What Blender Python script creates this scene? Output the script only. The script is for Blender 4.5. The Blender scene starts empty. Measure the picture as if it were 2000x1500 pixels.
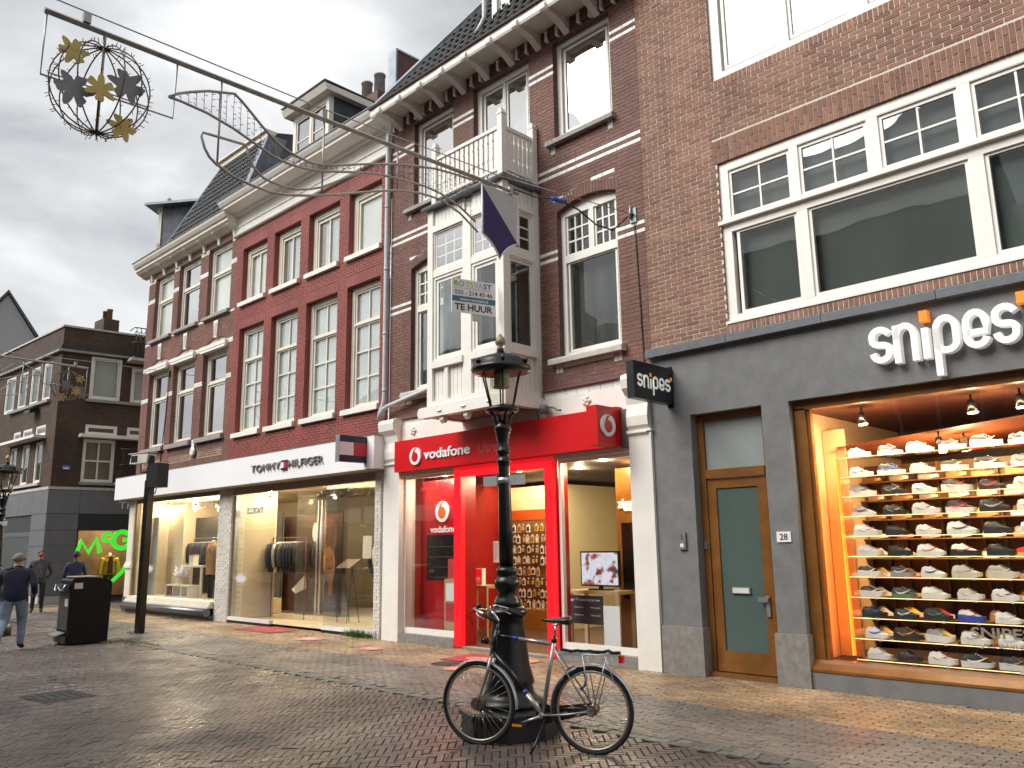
import bpy, bmesh, math, random
from math import sin, cos, pi, radians, sqrt, atan2
from mathutils import Vector, Matrix
random.seed(7)
S = bpy.context.scene
COL = S.collection

# ------------------------------------------------------------------ camera
PITCH, ROLL, YAW = radians(11.1434), radians(-0.8697), radians(44.8449)
fw = Vector((-sin(YAW) * cos(PITCH), cos(YAW) * cos(PITCH), sin(PITCH)))
rt = Vector((cos(YAW), sin(YAW), 0)); up = rt.cross(fw)
r2 = cos(ROLL) * rt + sin(ROLL) * up
u2 = -sin(ROLL) * rt + cos(ROLL) * up
cam_d = bpy.data.cameras.new('camera'); cam = bpy.data.objects.new('camera', cam_d); COL.objects.link(cam)
cam_d.sensor_width = 36.0; cam_d.lens = 28.8; cam_d.clip_start = 0.05; cam_d.clip_end = 2000
cam.matrix_world = Matrix(((r2.x, u2.x, -fw.x, 0), (r2.y, u2.y, -fw.y, 0), (r2.z, u2.z, -fw.z, 1.75), (0, 0, 0, 1)))
S.camera = cam

# ------------------------------------------------------------------ world, sun, exposure
W = bpy.data.worlds.new('World'); S.world = W; W.use_nodes = True
wn = W.node_tree; wn.nodes.clear()
def N(t, ty, **kw):
    n = t.nodes.new(ty)
    for k, v in kw.items(): setattr(n, k, v)
    return n
SUN_EL, SUN_AZ = radians(44), radians(205)       # azimuth from +Y clockwise
sky = N(wn, 'ShaderNodeTexSky', sky_type='NISHITA', sun_disc=False, sun_elevation=SUN_EL, sun_rotation=SUN_AZ)
sky.air_density = 1.0; sky.dust_density = 3.0
bg1 = N(wn, 'ShaderNodeBackground'); bg1.inputs[1].default_value = 0.06
wn.links.new(sky.outputs[0], bg1.inputs[0])
tc = N(wn, 'ShaderNodeTexCoord')
mp = N(wn, 'ShaderNodeMapping'); mp.inputs['Scale'].default_value = (1.0, 1.0, 2.6); mp.inputs['Location'].default_value = (3.1, 1.7, 0.4)
wn.links.new(tc.outputs['Generated'], mp.inputs[0])
nz = N(wn, 'ShaderNodeTexNoise'); nz.inputs['Scale'].default_value = 2.1; nz.inputs['Detail'].default_value = 6; nz.inputs['Roughness'].default_value = 0.52
nz.inputs['Distortion'].default_value = 0.35
wn.links.new(mp.outputs[0], nz.inputs['Vector'])
cr = N(wn, 'ShaderNodeValToRGB')
e = cr.color_ramp.elements
e[0].position = 0.33; e[0].color = (0.27, 0.280, 0.292, 1)
e[1].position = 0.70; e[1].color = (0.78, 0.78, 0.77, 1)
m_ = cr.color_ramp.elements.new(0.5); m_.color = (0.47, 0.478, 0.486, 1)
wn.links.new(nz.outputs['Fac'], cr.inputs[0])
bg2 = N(wn, 'ShaderNodeBackground'); bg2.inputs[1].default_value = 0.60
wn.links.new(cr.outputs[0], bg2.inputs[0])
mx = N(wn, 'ShaderNodeMixShader'); mx.inputs[0].default_value = 0.93
wn.links.new(bg1.outputs[0], mx.inputs[1]); wn.links.new(bg2.outputs[0], mx.inputs[2])
wo = N(wn, 'ShaderNodeOutputWorld'); wn.links.new(mx.outputs[0], wo.inputs[0])

sd = bpy.data.lights.new('sun', 'SUN'); sd.energy = 1.5; sd.angle = radians(38); sd.color = (1.0, 0.965, 0.92)
sun = bpy.data.objects.new('sun', sd); COL.objects.link(sun)
sv = Vector((sin(SUN_AZ) * cos(SUN_EL), cos(SUN_AZ) * cos(SUN_EL), sin(SUN_EL)))
sun.rotation_euler = (-sv).to_track_quat('-Z', 'Y').to_euler(); sun.location = (-8, -6, 20)

S.view_settings.view_transform = 'Standard'; S.view_settings.look = 'None'
S.view_settings.exposure = 1.5; S.view_settings.gamma = 1.0; S.view_settings.use_curve_mapping = False
S.cycles.max_bounces = 8; S.cycles.transparent_max_bounces = 16; S.cycles.diffuse_bounces = 3; S.cycles.glossy_bounces = 3
S.cycles.transmission_bounces = 4; S.cycles.caustics_reflective = False; S.cycles.caustics_refractive = False
S.cycles.sample_clamp_indirect = 4.0
try:
    S.cycles.use_denoising = True; S.cycles.denoiser = 'OPENIMAGEDENOISE'
    S.cycles.use_adaptive_sampling = True; S.cycles.adaptive_threshold = 0.02
except Exception: pass

# ------------------------------------------------------------------ helpers
class MB:
    """collects geometry for ONE mesh object"""
    def __init__(s): s.v = []; s.f = []; s.m = []; s.rnd = None; s.sm = []
    def quad(s, a, b, c, d, mi=0, sm=False):
        i = len(s.v); s.v += [tuple(a), tuple(b), tuple(c), tuple(d)]; s.f.append((i, i+1, i+2, i+3)); s.m.append(mi); s.sm.append(sm)
    def poly(s, pts, mi=0):
        i = len(s.v); s.v += [tuple(p) for p in pts]; s.f.append(tuple(range(i, i+len(pts)))); s.m.append(mi); s.sm.append(False)
    def box(s, x0, x1, y0, y1, z0, z1, mi=0):
        if x1 < x0: x0, x1 = x1, x0
        if y1 < y0: y0, y1 = y1, y0
        if z1 < z0: z0, z1 = z1, z0
        i = len(s.v)
        s.v += [(x0,y0,z0),(x1,y0,z0),(x1,y1,z0),(x0,y1,z0),(x0,y0,z1),(x1,y0,z1),(x1,y1,z1),(x0,y1,z1)]
        for q in ((0,3,2,1),(4,5,6,7),(0,1,5,4),(1,2,6,5),(2,3,7,6),(3,0,4,7)):
            s.f.append(tuple(i+k for k in q)); s.m.append(mi); s.sm.append(False)
    def prism(s, pts, a, b, axis='y', mi=0):
        """extrude 2d polygon along axis from a to b. axis y: pts are (x,z); axis x: (y,z); axis z: (x,y)"""
        def P(p, t):
            return (p[0], t, p[1]) if axis == 'y' else ((t, p[0], p[1]) if axis == 'x' else (p[0], p[1], t))
        n = len(pts); i = len(s.v)
        s.v += [P(p, a) for p in pts] + [P(p, b) for p in pts]
        s.f.append(tuple(i+k for k in range(n))); s.f.append(tuple(i+n+k for k in reversed(range(n)))); s.m += [mi, mi]; s.sm += [False, False]
        for k in range(n):
            s.f.append((i+k, i+n+k, i+n+(k+1) % n, i+(k+1) % n)); s.m.append(mi); s.sm.append(False)
    def tube(s, path, r, n=8, mi=0, closed=False, sm=True):
        path = [Vector(p) for p in path]; k = len(path)
        rs = r if isinstance(r, (list, tuple)) else [r]*k
        rings = []; prev = None
        for j in range(k):
            if closed: t = path[(j+1) % k] - path[j-1]
            else: t = path[min(j+1, k-1)] - path[max(j-1, 0)]
            if t.length < 1e-9: t = Vector((0,0,1))
            t.normalize()
            if prev is None:
                a = Vector((0,0,1)) if abs(t.z) < 0.9 else Vector((1,0,0))
                u = t.cross(a).normalized()
            else:
                u = (prev - t*prev.dot(t))
                u = u.normalized() if u.length > 1e-6 else t.orthogonal().normalized()
            prev = u; w = t.cross(u)
            i = len(s.v); rings.append(i)
            for q in range(n):
                an = 2*pi*q/n; s.v.append(tuple(path[j] + (u*cos(an) + w*sin(an))*rs[j]))
        m = k if closed else k-1
        for j in range(m):
            a, b = rings[j], rings[(j+1) % k]
            for q in range(n):
                s.f.append((a+q, a+(q+1) % n, b+(q+1) % n, b+q)); s.m.append(mi); s.sm.append(sm)
        if not closed:
            s.f.append(tuple(rings[0]+q for q in reversed(range(n)))); s.f.append(tuple(rings[-1]+q for q in range(n))); s.m += [mi, mi]; s.sm += [False, False]
    def lathe(s, prof, n=20, cx=0, cy=0, mi=0, sm=True):
        rings = []
        for r, z in prof:
            i = len(s.v); rings.append(i)
            for q in range(n):
                a = 2*pi*q/n; s.v.append((cx + r*cos(a), cy + r*sin(a), z))
        for j in range(len(prof)-1):
            a, b = rings[j], rings[j+1]
            for q in range(n):
                s.f.append((a+q, a+(q+1) % n, b+(q+1) % n, b+q)); s.m.append(mi); s.sm.append(sm)
        s.f.append(tuple(rings[0]+q for q in reversed(range(n)))); s.f.append(tuple(rings[-1]+q for q in range(n))); s.m += [mi, mi]; s.sm += [False, False]
    def ball(s, c, r, n=12, mi=0, sx=1, sy=1, sz=1):
        m = n//2; rings = []
        for j in range(1, m):
            th = pi*j/m; i = len(s.v); rings.append(i)
            for q in range(n):
                a = 2*pi*q/n; s.v.append((c[0]+r*sx*sin(th)*cos(a), c[1]+r*sy*sin(th)*sin(a), c[2]+r*sz*cos(th)))
        t = len(s.v); s.v += [(c[0], c[1], c[2]+r*sz), (c[0], c[1], c[2]-r*sz)]
        for j in range(len(rings)-1):
            a, b = rings[j], rings[j+1]
            for q in range(n):
                s.f.append((a+q, b+q, b+(q+1) % n, a+(q+1) % n)); s.m.append(mi); s.sm.append(True)
        for q in range(n):
            s.f.append((t, rings[0]+q, rings[0]+(q+1) % n)); s.f.append((t+1, rings[-1]+(q+1) % n, rings[-1]+q)); s.m += [mi, mi]; s.sm += [True, True]
    def mesh(s, name, mats):
        me = bpy.data.meshes.new(name); me.from_pydata(s.v, [], s.f)
        if not isinstance(mats, (list, tuple)): mats = [mats]
        for m in mats: me.materials.append(m)
        if len(mats) > 1: me.polygons.foreach_set('material_index', s.m)
        if any(s.sm): me.polygons.foreach_set('use_smooth', s.sm)
        if s.rnd is not None:
            at = me.attributes.new('rnd', 'FLOAT', 'FACE'); at.data.foreach_set('value', s.rnd)
        me.update(); return me
    def build(s, name, mats, parent=None):
        return link(name, s.mesh(name, mats), parent)

def link(name, me, parent=None, loc=None, rz=0):
    o = bpy.data.objects.new(name, me); COL.objects.link(o)
    if parent is not None: o.parent = parent
    if loc is not None: o.location = loc
    if rz: o.rotation_euler = (0, 0, rz)
    return o
def tag(o, label=None, cat=None, group=None, kind=None):
    if label: o['label'] = label
    if cat: o['category'] = cat
    if group: o['group'] = group
    if kind: o['kind'] = kind
    return o
def thing(name, label, cat, loc=(0,0,0), rz=0, group=None):
    o = link(name, None, None, loc, rz); o.empty_display_size = 0.2
    return tag(o, label, cat, group)
def boxo(name, mat, parent, *b): m = MB(); m.box(*b); return m.build(name, mat, parent)
def lerp(a, b, t): return a + (b-a)*t

# ------------------------------------------------------------------ materials
MATS = {}
def mat(name, col, rough=0.6, metal=0.0, var=0.12, scale=6.0, bump=0.0, bscale=60.0, spec=0.5, emit=None, estr=0.0, stain=0.0):
    if name in MATS: return MATS[name]
    m = bpy.data.materials.new(name); m.use_nodes = True; t = m.node_tree; b = t.nodes['Principled BSDF']
    b.inputs['Roughness'].default_value = rough; b.inputs['Metallic'].default_value = metal
    b.inputs['Specular IOR Level'].default_value = spec
    tc = N(t, 'ShaderNodeTexCoord')
    c = (*col, 1)
    if var > 0:
        nz = N(t, 'ShaderNodeTexNoise'); nz.inputs['Scale'].default_value = scale; nz.inputs['Detail'].default_value = 5; nz.inputs['Roughness'].default_value = 0.62
        t.links.new(tc.outputs['Object'], nz.inputs['Vector'])
        mxn = N(t, 'ShaderNodeMix', data_type='RGBA')
        mxn.inputs['A'].default_value = (*[max(0, x*(1-var)) for x in col], 1); mxn.inputs['B'].default_value = (*[min(1, x*(1+var*0.7)) for x in col], 1)
        mr = N(t, 'ShaderNodeMapRange'); mr.inputs['From Min'].default_value = 0.3; mr.inputs['From Max'].default_value = 0.7
        t.links.new(nz.outputs['Fac'], mr.inputs['Value']); t.links.new(mr.outputs[0], mxn.inputs['Factor'])
        out = mxn.outputs['Result']
        if stain > 0:   # vertical streaks of grime
            mp = N(t, 'ShaderNodeMapping'); mp.inputs['Scale'].default_value = (7, 7, 0.5)
            t.links.new(tc.outputs['Object'], mp.inputs[0])
            n2 = N(t, 'ShaderNodeTexNoise'); n2.inputs['Scale'].default_value = 1.0; n2.inputs['Detail'].default_value = 4
            t.links.new(mp.outputs[0], n2.inputs['Vector'])
            m2 = N(t, 'ShaderNodeMix', data_type='RGBA'); m2.inputs['B'].default_value = (*[x*0.55 for x in col], 1)
            r2_ = N(t, 'ShaderNodeMapRange'); r2_.inputs['From Min'].default_value = 0.52; r2_.inputs['From Max'].default_value = 0.8; r2_.inputs['To Max'].default_value = stain
            t.links.new(n2.outputs['Fac'], r2_.inputs['Value']); t.links.new(r2_.outputs[0], m2.inputs['Factor']); t.links.new(out, m2.inputs['A'])
            out = m2.outputs['Result']
        t.links.new(out, b.inputs['Base Color'])
    else: b.inputs['Base Color'].default_value = c
    if bump > 0:
        nb = N(t, 'ShaderNodeTexNoise'); nb.inputs['Scale'].default_value = bscale; nb.inputs['Detail'].default_value = 4
        t.links.new(tc.outputs['Object'], nb.inputs['Vector'])
        bp = N(t, 'ShaderNodeBump'); bp.inputs['Strength'].default_value = bump; bp.inputs['Distance'].default_value = 0.01
        t.links.new(nb.outputs['Fac'], bp.inputs['Height']); t.links.new(bp.outputs[0], b.inputs['Normal'])
    if emit: b.inputs['Emission Color'].default_value = (*emit, 1); b.inputs['Emission Strength'].default_value = estr
    MATS[name] = m; return m

def brick_mat(name, cols, rough=0.8, bump=0.5, fine=0.16, wet=False, streak=0.0, big=(0.86, 1.1)):
    """tint per brick from face attribute rnd + object random"""
    m = bpy.data.materials.new(name); m.use_nodes = True; t = m.node_tree; b = t.nodes['Principled BSDF']
    at = N(t, 'ShaderNodeAttribute', attribute_name='rnd'); oi = N(t, 'ShaderNodeObjectInfo')
    ad = N(t, 'ShaderNodeMath', operation='ADD'); t.links.new(at.outputs['Fac'], ad.inputs[0]); t.links.new(oi.outputs['Random'], ad.inputs[1])
    fr = N(t, 'ShaderNodeMath', operation='FRACT'); t.links.new(ad.outputs[0], fr.inputs[0])
    cr = N(t, 'ShaderNodeValToRGB'); cr.color_ramp.interpolation = 'LINEAR'
    el = cr.color_ramp.elements
    for i, c in enumerate(cols):
        p = i/(len(cols)-1)
        if i == 0: el[0].position = 0; el[0].color = (*c, 1)
        elif i == len(cols)-1: el[-1].position = 1; el[-1].color = (*c, 1)
        else: q = el.new(p); q.color = (*c, 1)
    t.links.new(fr.outputs[0], cr.inputs[0])
    tc = N(t, 'ShaderNodeTexCoord'); nz = N(t, 'ShaderNodeTexNoise'); nz.inputs['Scale'].default_value = 22; nz.inputs['Detail'].default_value = 5
    ge = N(t, 'ShaderNodeNewGeometry'); t.links.new(ge.outputs['Position'], nz.inputs['Vector'])
    n3 = N(t, 'ShaderNodeTexNoise'); n3.inputs['Scale'].default_value = 0.9; n3.inputs['Detail'].default_value = 4; t.links.new(ge.outputs['Position'], n3.inputs['Vector'])
    ml = N(t, 'ShaderNodeMix', data_type='RGBA', blend_type='MULTIPLY'); ml.inputs['Factor'].default_value = 1.0
    mr = N(t, 'ShaderNodeMapRange'); mr.inputs['From Min'].default_value = 0.3; mr.inputs['From Max'].default_value = 0.7; mr.inputs['To Min'].default_value = 1-fine; mr.inputs['To Max'].default_value = 1+fine
    t.links.new(nz.outputs['Fac'], mr.inputs['Value'])
    mr2 = N(t, 'ShaderNodeMapRange'); mr2.inputs['From Min'].default_value = 0.35; mr2.inputs['From Max'].default_value = 0.65; mr2.inputs['To Min'].default_value = big[0]; mr2.inputs['To Max'].default_value = big[1]
    t.links.new(n3.outputs['Fac'], mr2.inputs['Value'])
    mu = N(t, 'ShaderNodeMath', operation='MULTIPLY'); t.links.new(mr.outputs[0], mu.inputs[0]); t.links.new(mr2.outputs[0], mu.inputs[1])
    t.links.new(cr.outputs[0], ml.inputs['A']); t.links.new(mu.outputs[0], ml.inputs['B'])
    out = ml.outputs['Result']; b.inputs['Roughness'].default_value = rough
    if streak > 0:      # rain streaks and soot
        mps = N(t, 'ShaderNodeMapping'); mps.inputs['Scale'].default_value = (2.6, 2.6, 0.22); t.links.new(ge.outputs['Position'], mps.inputs[0])
        ns = N(t, 'ShaderNodeTexNoise'); ns.inputs['Scale'].default_value = 1.0; ns.inputs['Detail'].default_value = 5; t.links.new(mps.outputs[0], ns.inputs['Vector'])
        rs_ = N(t, 'ShaderNodeMapRange'); rs_.inputs['From Min'].default_value = 0.48; rs_.inputs['From Max'].default_value = 0.72; rs_.inputs['To Max'].default_value = streak; t.links.new(ns.outputs['Fac'], rs_.inputs['Value'])
        ms = N(t, 'ShaderNodeMix', data_type='RGBA', blend_type='MULTIPLY'); ms.inputs['B'].default_value = (0.42, 0.40, 0.40, 1); t.links.new(rs_.outputs[0], ms.inputs['Factor']); t.links.new(out, ms.inputs['A']); out = ms.outputs['Result']
    t.links.new(out, b.inputs['Base Color'])
    if wet:             # damp and drying patches
        nw = N(t, 'ShaderNodeTexNoise'); nw.inputs['Scale'].default_value = 0.55; nw.inputs['Detail'].default_value = 6; nw.inputs['Roughness'].default_value = 0.65; t.links.new(ge.outputs['Position'], nw.inputs['Vector'])
        rw_ = N(t, 'ShaderNodeMapRange'); rw_.inputs['From Min'].default_value = 0.40; rw_.inputs['From Max'].default_value = 0.62; rw_.inputs['To Min'].default_value = 0.24; rw_.inputs['To Max'].default_value = 0.60; t.links.new(nw.outputs['Fac'], rw_.inputs['Value']); t.links.new(rw_.outputs[0], b.inputs['Roughness'])
    bp = N(t, 'ShaderNodeBump'); bp.inputs['Strength'].default_value = bump; bp.inputs['Distance'].default_value = 0.006
    n4 = N(t, 'ShaderNodeTexNoise'); n4.inputs['Scale'].default_value = 70; n4.inputs['Detail'].default_value = 3; t.links.new(ge.outputs['Position'], n4.inputs['Vector'])
    t.links.new(n4.outputs['Fac'], bp.inputs['Height']); t.links.new(bp.outputs[0], b.inputs['Normal'])
    MATS[name] = m; return m

def glass_mat(name, tint=(0.93, 0.95, 0.94), lo=0.06, hi=0.75, rough=0.0, gcol=(1, 1, 1)):
    m = bpy.data.materials.new(name); m.use_nodes = True; t = m.node_tree; t.nodes.clear()
    tr = N(t, 'ShaderNodeBsdfTransparent'); tr.inputs[0].default_value = (*tint, 1)
    gl = N(t, 'ShaderNodeBsdfGlossy'); gl.inputs['Roughness'].default_value = rough; gl.inputs['Color'].default_value = (*gcol, 1)
    lw = N(t, 'ShaderNodeLayerWeight'); lw.inputs['Blend'].default_value = 0.22
    mr = N(t, 'ShaderNodeMapRange'); mr.inputs['To Min'].default_value = lo; mr.inputs['To Max'].default_value = hi
    t.links.new(lw.outputs['Fresnel'], mr.inputs['Value'])
    # slight waviness of old glass
    tc = N(t, 'ShaderNodeTexCoord'); nz = N(t, 'ShaderNodeTexNoise'); nz.inputs['Scale'].default_value = 1.6; nz.inputs['Detail'].default_value = 1
    t.links.new(tc.outputs['Object'], nz.inputs['Vector'])
    bp = N(t, 'ShaderNodeBump'); bp.inputs['Strength'].default_value = 0.12; bp.inputs['Distance'].default_value = 0.02
    t.links.new(nz.outputs['Fac'], bp.inputs['Height']); t.links.new(bp.outputs[0], gl.inputs['Normal'])
    mx = N(t, 'ShaderNodeMixShader'); t.links.new(mr.outputs[0], mx.inputs[0]); t.links.new(tr.outputs[0], mx.inputs[1]); t.links.new(gl.outputs[0], mx.inputs[2])
    o = N(t, 'ShaderNodeOutputMaterial'); t.links.new(mx.outputs[0], o.inputs[0])
    MATS[name] = m; return m
def emis(name, col, st):
    if name in MATS: return MATS[name]
    m = bpy.data.materials.new(name); m.use_nodes = True; t = m.node_tree; t.nodes.clear()
    e = N(t, 'ShaderNodeEmission'); e.inputs[0].default_value = (*col, 1); e.inputs[1].default_value = st
    o = N(t, 'ShaderNodeOutputMaterial'); t.links.new(e.outputs[0], o.inputs[0]); MATS[name] = m; return m

WHITE = mat('white_paint', (0.80, 0.78, 0.72), 0.42, var=0.06, scale=3, stain=0.12)
CREAM = mat('cream_paint', (0.74, 0.70, 0.60), 0.45, var=0.08, scale=3, stain=0.15)
PUREW = mat('white_panel', (0.84, 0.84, 0.85), 0.35, var=0.03, scale=1.2)
GLAZED = brick_mat('white_glazed_brick', [(0.70,0.70,0.66),(0.80,0.80,0.76),(0.74,0.73,0.68)], 0.35, 0.15, 0.08)
STONE = mat('grey_stone', (0.30, 0.29, 0.27), 0.75, var=0.25, scale=9, bump=0.4, stain=0.3)
LIMEST = mat('pale_stone', (0.50, 0.48, 0.43), 0.8, var=0.2, scale=7, bump=0.3, stain=0.25)
ZINC = mat('zinc', (0.27, 0.30, 0.34), 0.42, 0.55, var=0.22, scale=4, stain=0.25)
LEAD = mat('lead', (0.20, 0.22, 0.25), 0.5, 0.4, var=0.3, scale=5, stain=0.3)
PVC = mat('grey_pipe', (0.50, 0.52, 0.54), 0.4, var=0.12, scale=5)
BLACKM = mat('black_metal', (0.0045, 0.0045, 0.005), 0.30, var=0.3, scale=12, bump=0.15, bscale=90)
BLACKP = mat('black_plastic', (0.006, 0.006, 0.007), 0.42, var=0.2, scale=8)
RUBBER = mat('rubber', (0.007, 0.007, 0.007), 0.75, var=0.2, scale=15)
CHROME = mat('chrome', (0.62, 0.62, 0.62), 0.22, 1.0, var=0.15, scale=10)
ALU = mat('brushed_alu', (0.50, 0.50, 0.50), 0.38, 0.9, var=0.15, scale=10)
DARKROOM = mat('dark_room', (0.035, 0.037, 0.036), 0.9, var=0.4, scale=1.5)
REDP = mat('red_panel', (0.60, 0.006, 0.010), 0.32, var=0.05, scale=2)
WOODO = mat('varnished_wood', (0.20, 0.082, 0.018), 0.32, var=0.3, scale=3, stain=0.3)
WOODL = mat('light_wood', (0.50, 0.34, 0.17), 0.45, var=0.2, scale=3, stain=0.2)
GLASS = glass_mat('shop_glass', (0.97, 0.985, 0.98), 0.012, 0.42)
WGLASS = glass_mat('window_glass', (0.90, 0.93, 0.92), 0.045, 0.55)
BGLASS = glass_mat('thin_glass', (0.95, 0.97, 0.96), 0.02, 0.32)
SKYGLASS = glass_mat('reflective_glass', (0.55, 0.60, 0.60), 0.50, 0.95)
LAMPGLASS = glass_mat('lamp_glass', (0.93, 0.92, 0.88), 0.05, 0.6)

# ------------------------------------------------------------------ lettering
def text_obj(name, s, x0, x1, z0, z1, y, depth, material, parent, bold=0.0, plane='front', mirror=False, spacing=1.0):
    """flat lettering fitted into a rectangle. plane front: x,z at y (faces -y). plane right: 'x' is y axis, faces +x at x=y."""
    cu = bpy.data.curves.new(name, 'FONT'); cu.body = s; cu.extrude = 0.5; cu.offset = bold; cu.resolution_u = 3; cu.space_character = spacing
    o = bpy.data.objects.new(name, cu); COL.objects.link(o)
    dg = bpy.context.evaluated_depsgraph_get(); dg.update()
    me = bpy.data.meshes.new_from_object(o.evaluated_get(dg)); bpy.data.objects.remove(o); bpy.data.curves.remove(cu)
    xs = [v.co.x for v in me.vertices]; ys = [v.co.y for v in me.vertices]
    a, b, c, d = min(xs), max(xs), min(ys), max(ys)
    for v in me.vertices:
        u = (v.co.x-a)/(b-a); w = (v.co.y-c)/(d-c); k = (0.5 - v.co.z)   # 0 front .. 1 back
        if mirror: u = 1-u
        px = lerp(x0, x1, u); pz = lerp(z0, z1, w)
        if plane == 'front': v.co = (px, y - depth + k*depth, pz)
        else: v.co = (y + depth - k*depth, px, pz)
    me.materials.clear(); me.materials.append(material); me.update()
    return link(name, me, parent)

def ribbon(mb, pts, w, y0, y1, mi=0, closed=False, M=lambda p, y: (p[0], y, p[1])):
    """thick polyline (2d pts) extruded between y0 (front) and y1"""
    n = len(pts); L = []; R = []
    for i in range(n):
        if closed: a, b = Vector(pts[i-1]), Vector(pts[(i+1) % n])
        else: a, b = Vector(pts[max(i-1, 0)]), Vector(pts[min(i+1, n-1)])
        t = (b-a).normalized(); nn = Vector((-t.y, t.x)); p = Vector(pts[i])
        L.append(p + nn*w/2); R.append(p - nn*w/2)
    m = n if closed else n-1
    for i in range(m):
        j = (i+1) % n
        mb.quad(M(L[i], y0), M(R[i], y0), M(R[j], y0), M(L[j], y0), mi)
        mb.quad(M(L[i], y0), M(L[j], y0), M(L[j], y1), M(L[i], y1), mi)
        mb.quad(M(R[j], y0), M(R[i], y0), M(R[i], y1), M(R[j], y1), mi)
    if not closed:
        mb.quad(M(L[0], y0), M(L[0], y1), M(R[0], y1), M(R[0], y0), mi); mb.quad(M(L[-1], y0), M(R[-1], y0), M(R[-1], y1), M(L[-1], y1), mi)
def arc(cx, cy, rx, ry, a0, a1, n=10):
    return [(cx + rx*cos(radians(lerp(a0, a1, i/n))), cy + ry*sin(radians(lerp(a0, a1, i/n)))) for i in range(n+1)]
# ------------------------------------------------------------------ walls, bricks, windows
OFF = {}
_link0 = link
def link(name, me, parent=None, loc=None, rz=0):
    o = _link0(name, me, parent, loc, rz)
    if parent is not None and loc is None and parent.name in OFF: o.location.x = -OFF[parent.name]
    return o
def house(name, label, cat, x, y, rz=0, group=None, off=None):
    """root Empty at the base; children are modelled with local x measured from the calibrated origin"""
    off = 0 if off is None else off
    o = thing(name, label, cat, (x + off*cos(rz), y + off*sin(rz), 0), rz, group); OFF[o.name] = off
    return o
CAMP = Vector((0, 0, 1.75))
def view(P):
    d = Vector(P) - CAMP; c = d.dot(fw)
    if c < 0.1: return None
    return (1000 + 1600*d.dot(r2)/c, 750 - 1600*d.dot(u2)/c, c)
def arch_z(op, x):
    w = (op['x1']-op['x0'])/2; r = op['rise']; R = (w*w + r*r)/(2*r); dx = min(abs(x-(op['x0']+op['x1'])/2), w)
    return op['z1'] + r - R + sqrt(max(R*R - dx*dx, 0))
def OP(x0, x1, z0, z1, rise=0, head=0, ext=0): return dict(x0=x0, x1=x1, z0=z0, z1=z1, rise=rise, head=head, ext=ext)
def blocked(op, z, heads=True):
    h = op['head'] if heads else 0
    if op['z0'] < z < op['z1']: return (op['x0'], op['x1'])
    if op['rise'] > 0:
        zz = z - h
        if op['z1'] <= z < op['z1'] + op['rise'] + h:
            if zz <= op['z1']: return (op['x0']-op['ext'], op['x1']+op['ext'])
            w = (op['x1']-op['x0'])/2; r = op['rise']; R = (w*w+r*r)/(2*r); k = zz - (op['z1']+r-R)
            if R*R-k*k <= 0: return None
            hw = sqrt(R*R-k*k); xc = (op['x0']+op['x1'])/2; return (xc-hw, xc+hw)
    elif h and op['z1'] <= z < op['z1']+h: return (op['x0']-op['ext'], op['x1']+op['ext'])
    return None
def wall_panel(mb, x0, x1, z0, z1, ops, depth=0.22, mi=0, mr=1):
    xs = sorted({x0, x1} | {v for o in ops for v in (o['x0'], o['x1']) if x0 < v < x1})
    zs = sorted({z0, z1} | {v for o in ops for v in (o['z0'], o['z1']+o['rise']) if z0 < v < z1})
    for i in range(len(xs)-1):
        for j in range(len(zs)-1):
            cx, cz = (xs[i]+xs[i+1])/2, (zs[j]+zs[j+1])/2
            if any(o['x0'] < cx < o['x1'] and o['z0'] < cz < o['z1']+o['rise'] for o in ops): continue
            mb.quad((xs[i],0,zs[j]), (xs[i+1],0,zs[j]), (xs[i+1],0,zs[j+1]), (xs[i],0,zs[j+1]), mi)
    for o in ops:
        a, b, c, d = o['x0'], o['x1'], o['z0'], o['z1']
        mb.quad((a,0,c), (a,0,d), (a,depth,d), (a,depth,c), mr); mb.quad((b,0,d), (b,0,c), (b,depth,c), (b,depth,d), mr)
        mb.quad((b,0,c), (a,0,c), (a,depth,c), (b,depth,c), mr)
        if o['rise'] == 0: mb.quad((a,0,d), (b,0,d), (b,depth,d), (a,depth,d), mr)
        else:
            n = 12; t = d + o['rise']
            for i in range(n):
                p, q = lerp(a, b, i/n), lerp(a, b, (i+1)/n); zp, zq = arch_z(o, p), arch_z(o, q)
                mb.quad((p,0,zp), (q,0,zq), (q,0,t), (p,0,t), mi); mb.quad((p,0,zp), (p,depth,zp), (q,depth,zq), (q,0,zq), mr)
def slant_box(mb, a, b, za, zb, h, y0, y1):
    i = len(mb.v)
    mb.v += [(a,y0,za),(b,y0,zb),(b,y1,zb),(a,y1,za),(a,y0,za+h),(b,y0,zb+h),(b,y1,zb+h),(a,y1,za+h)]
    for q in ((0,3,2,1),(4,5,6,7),(0,1,5,4),(1,2,6,5),(3,0,4,7)): mb.f.append(tuple(i+k for k in q)); mb.m.append(0); mb.sm.append(False)
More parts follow.
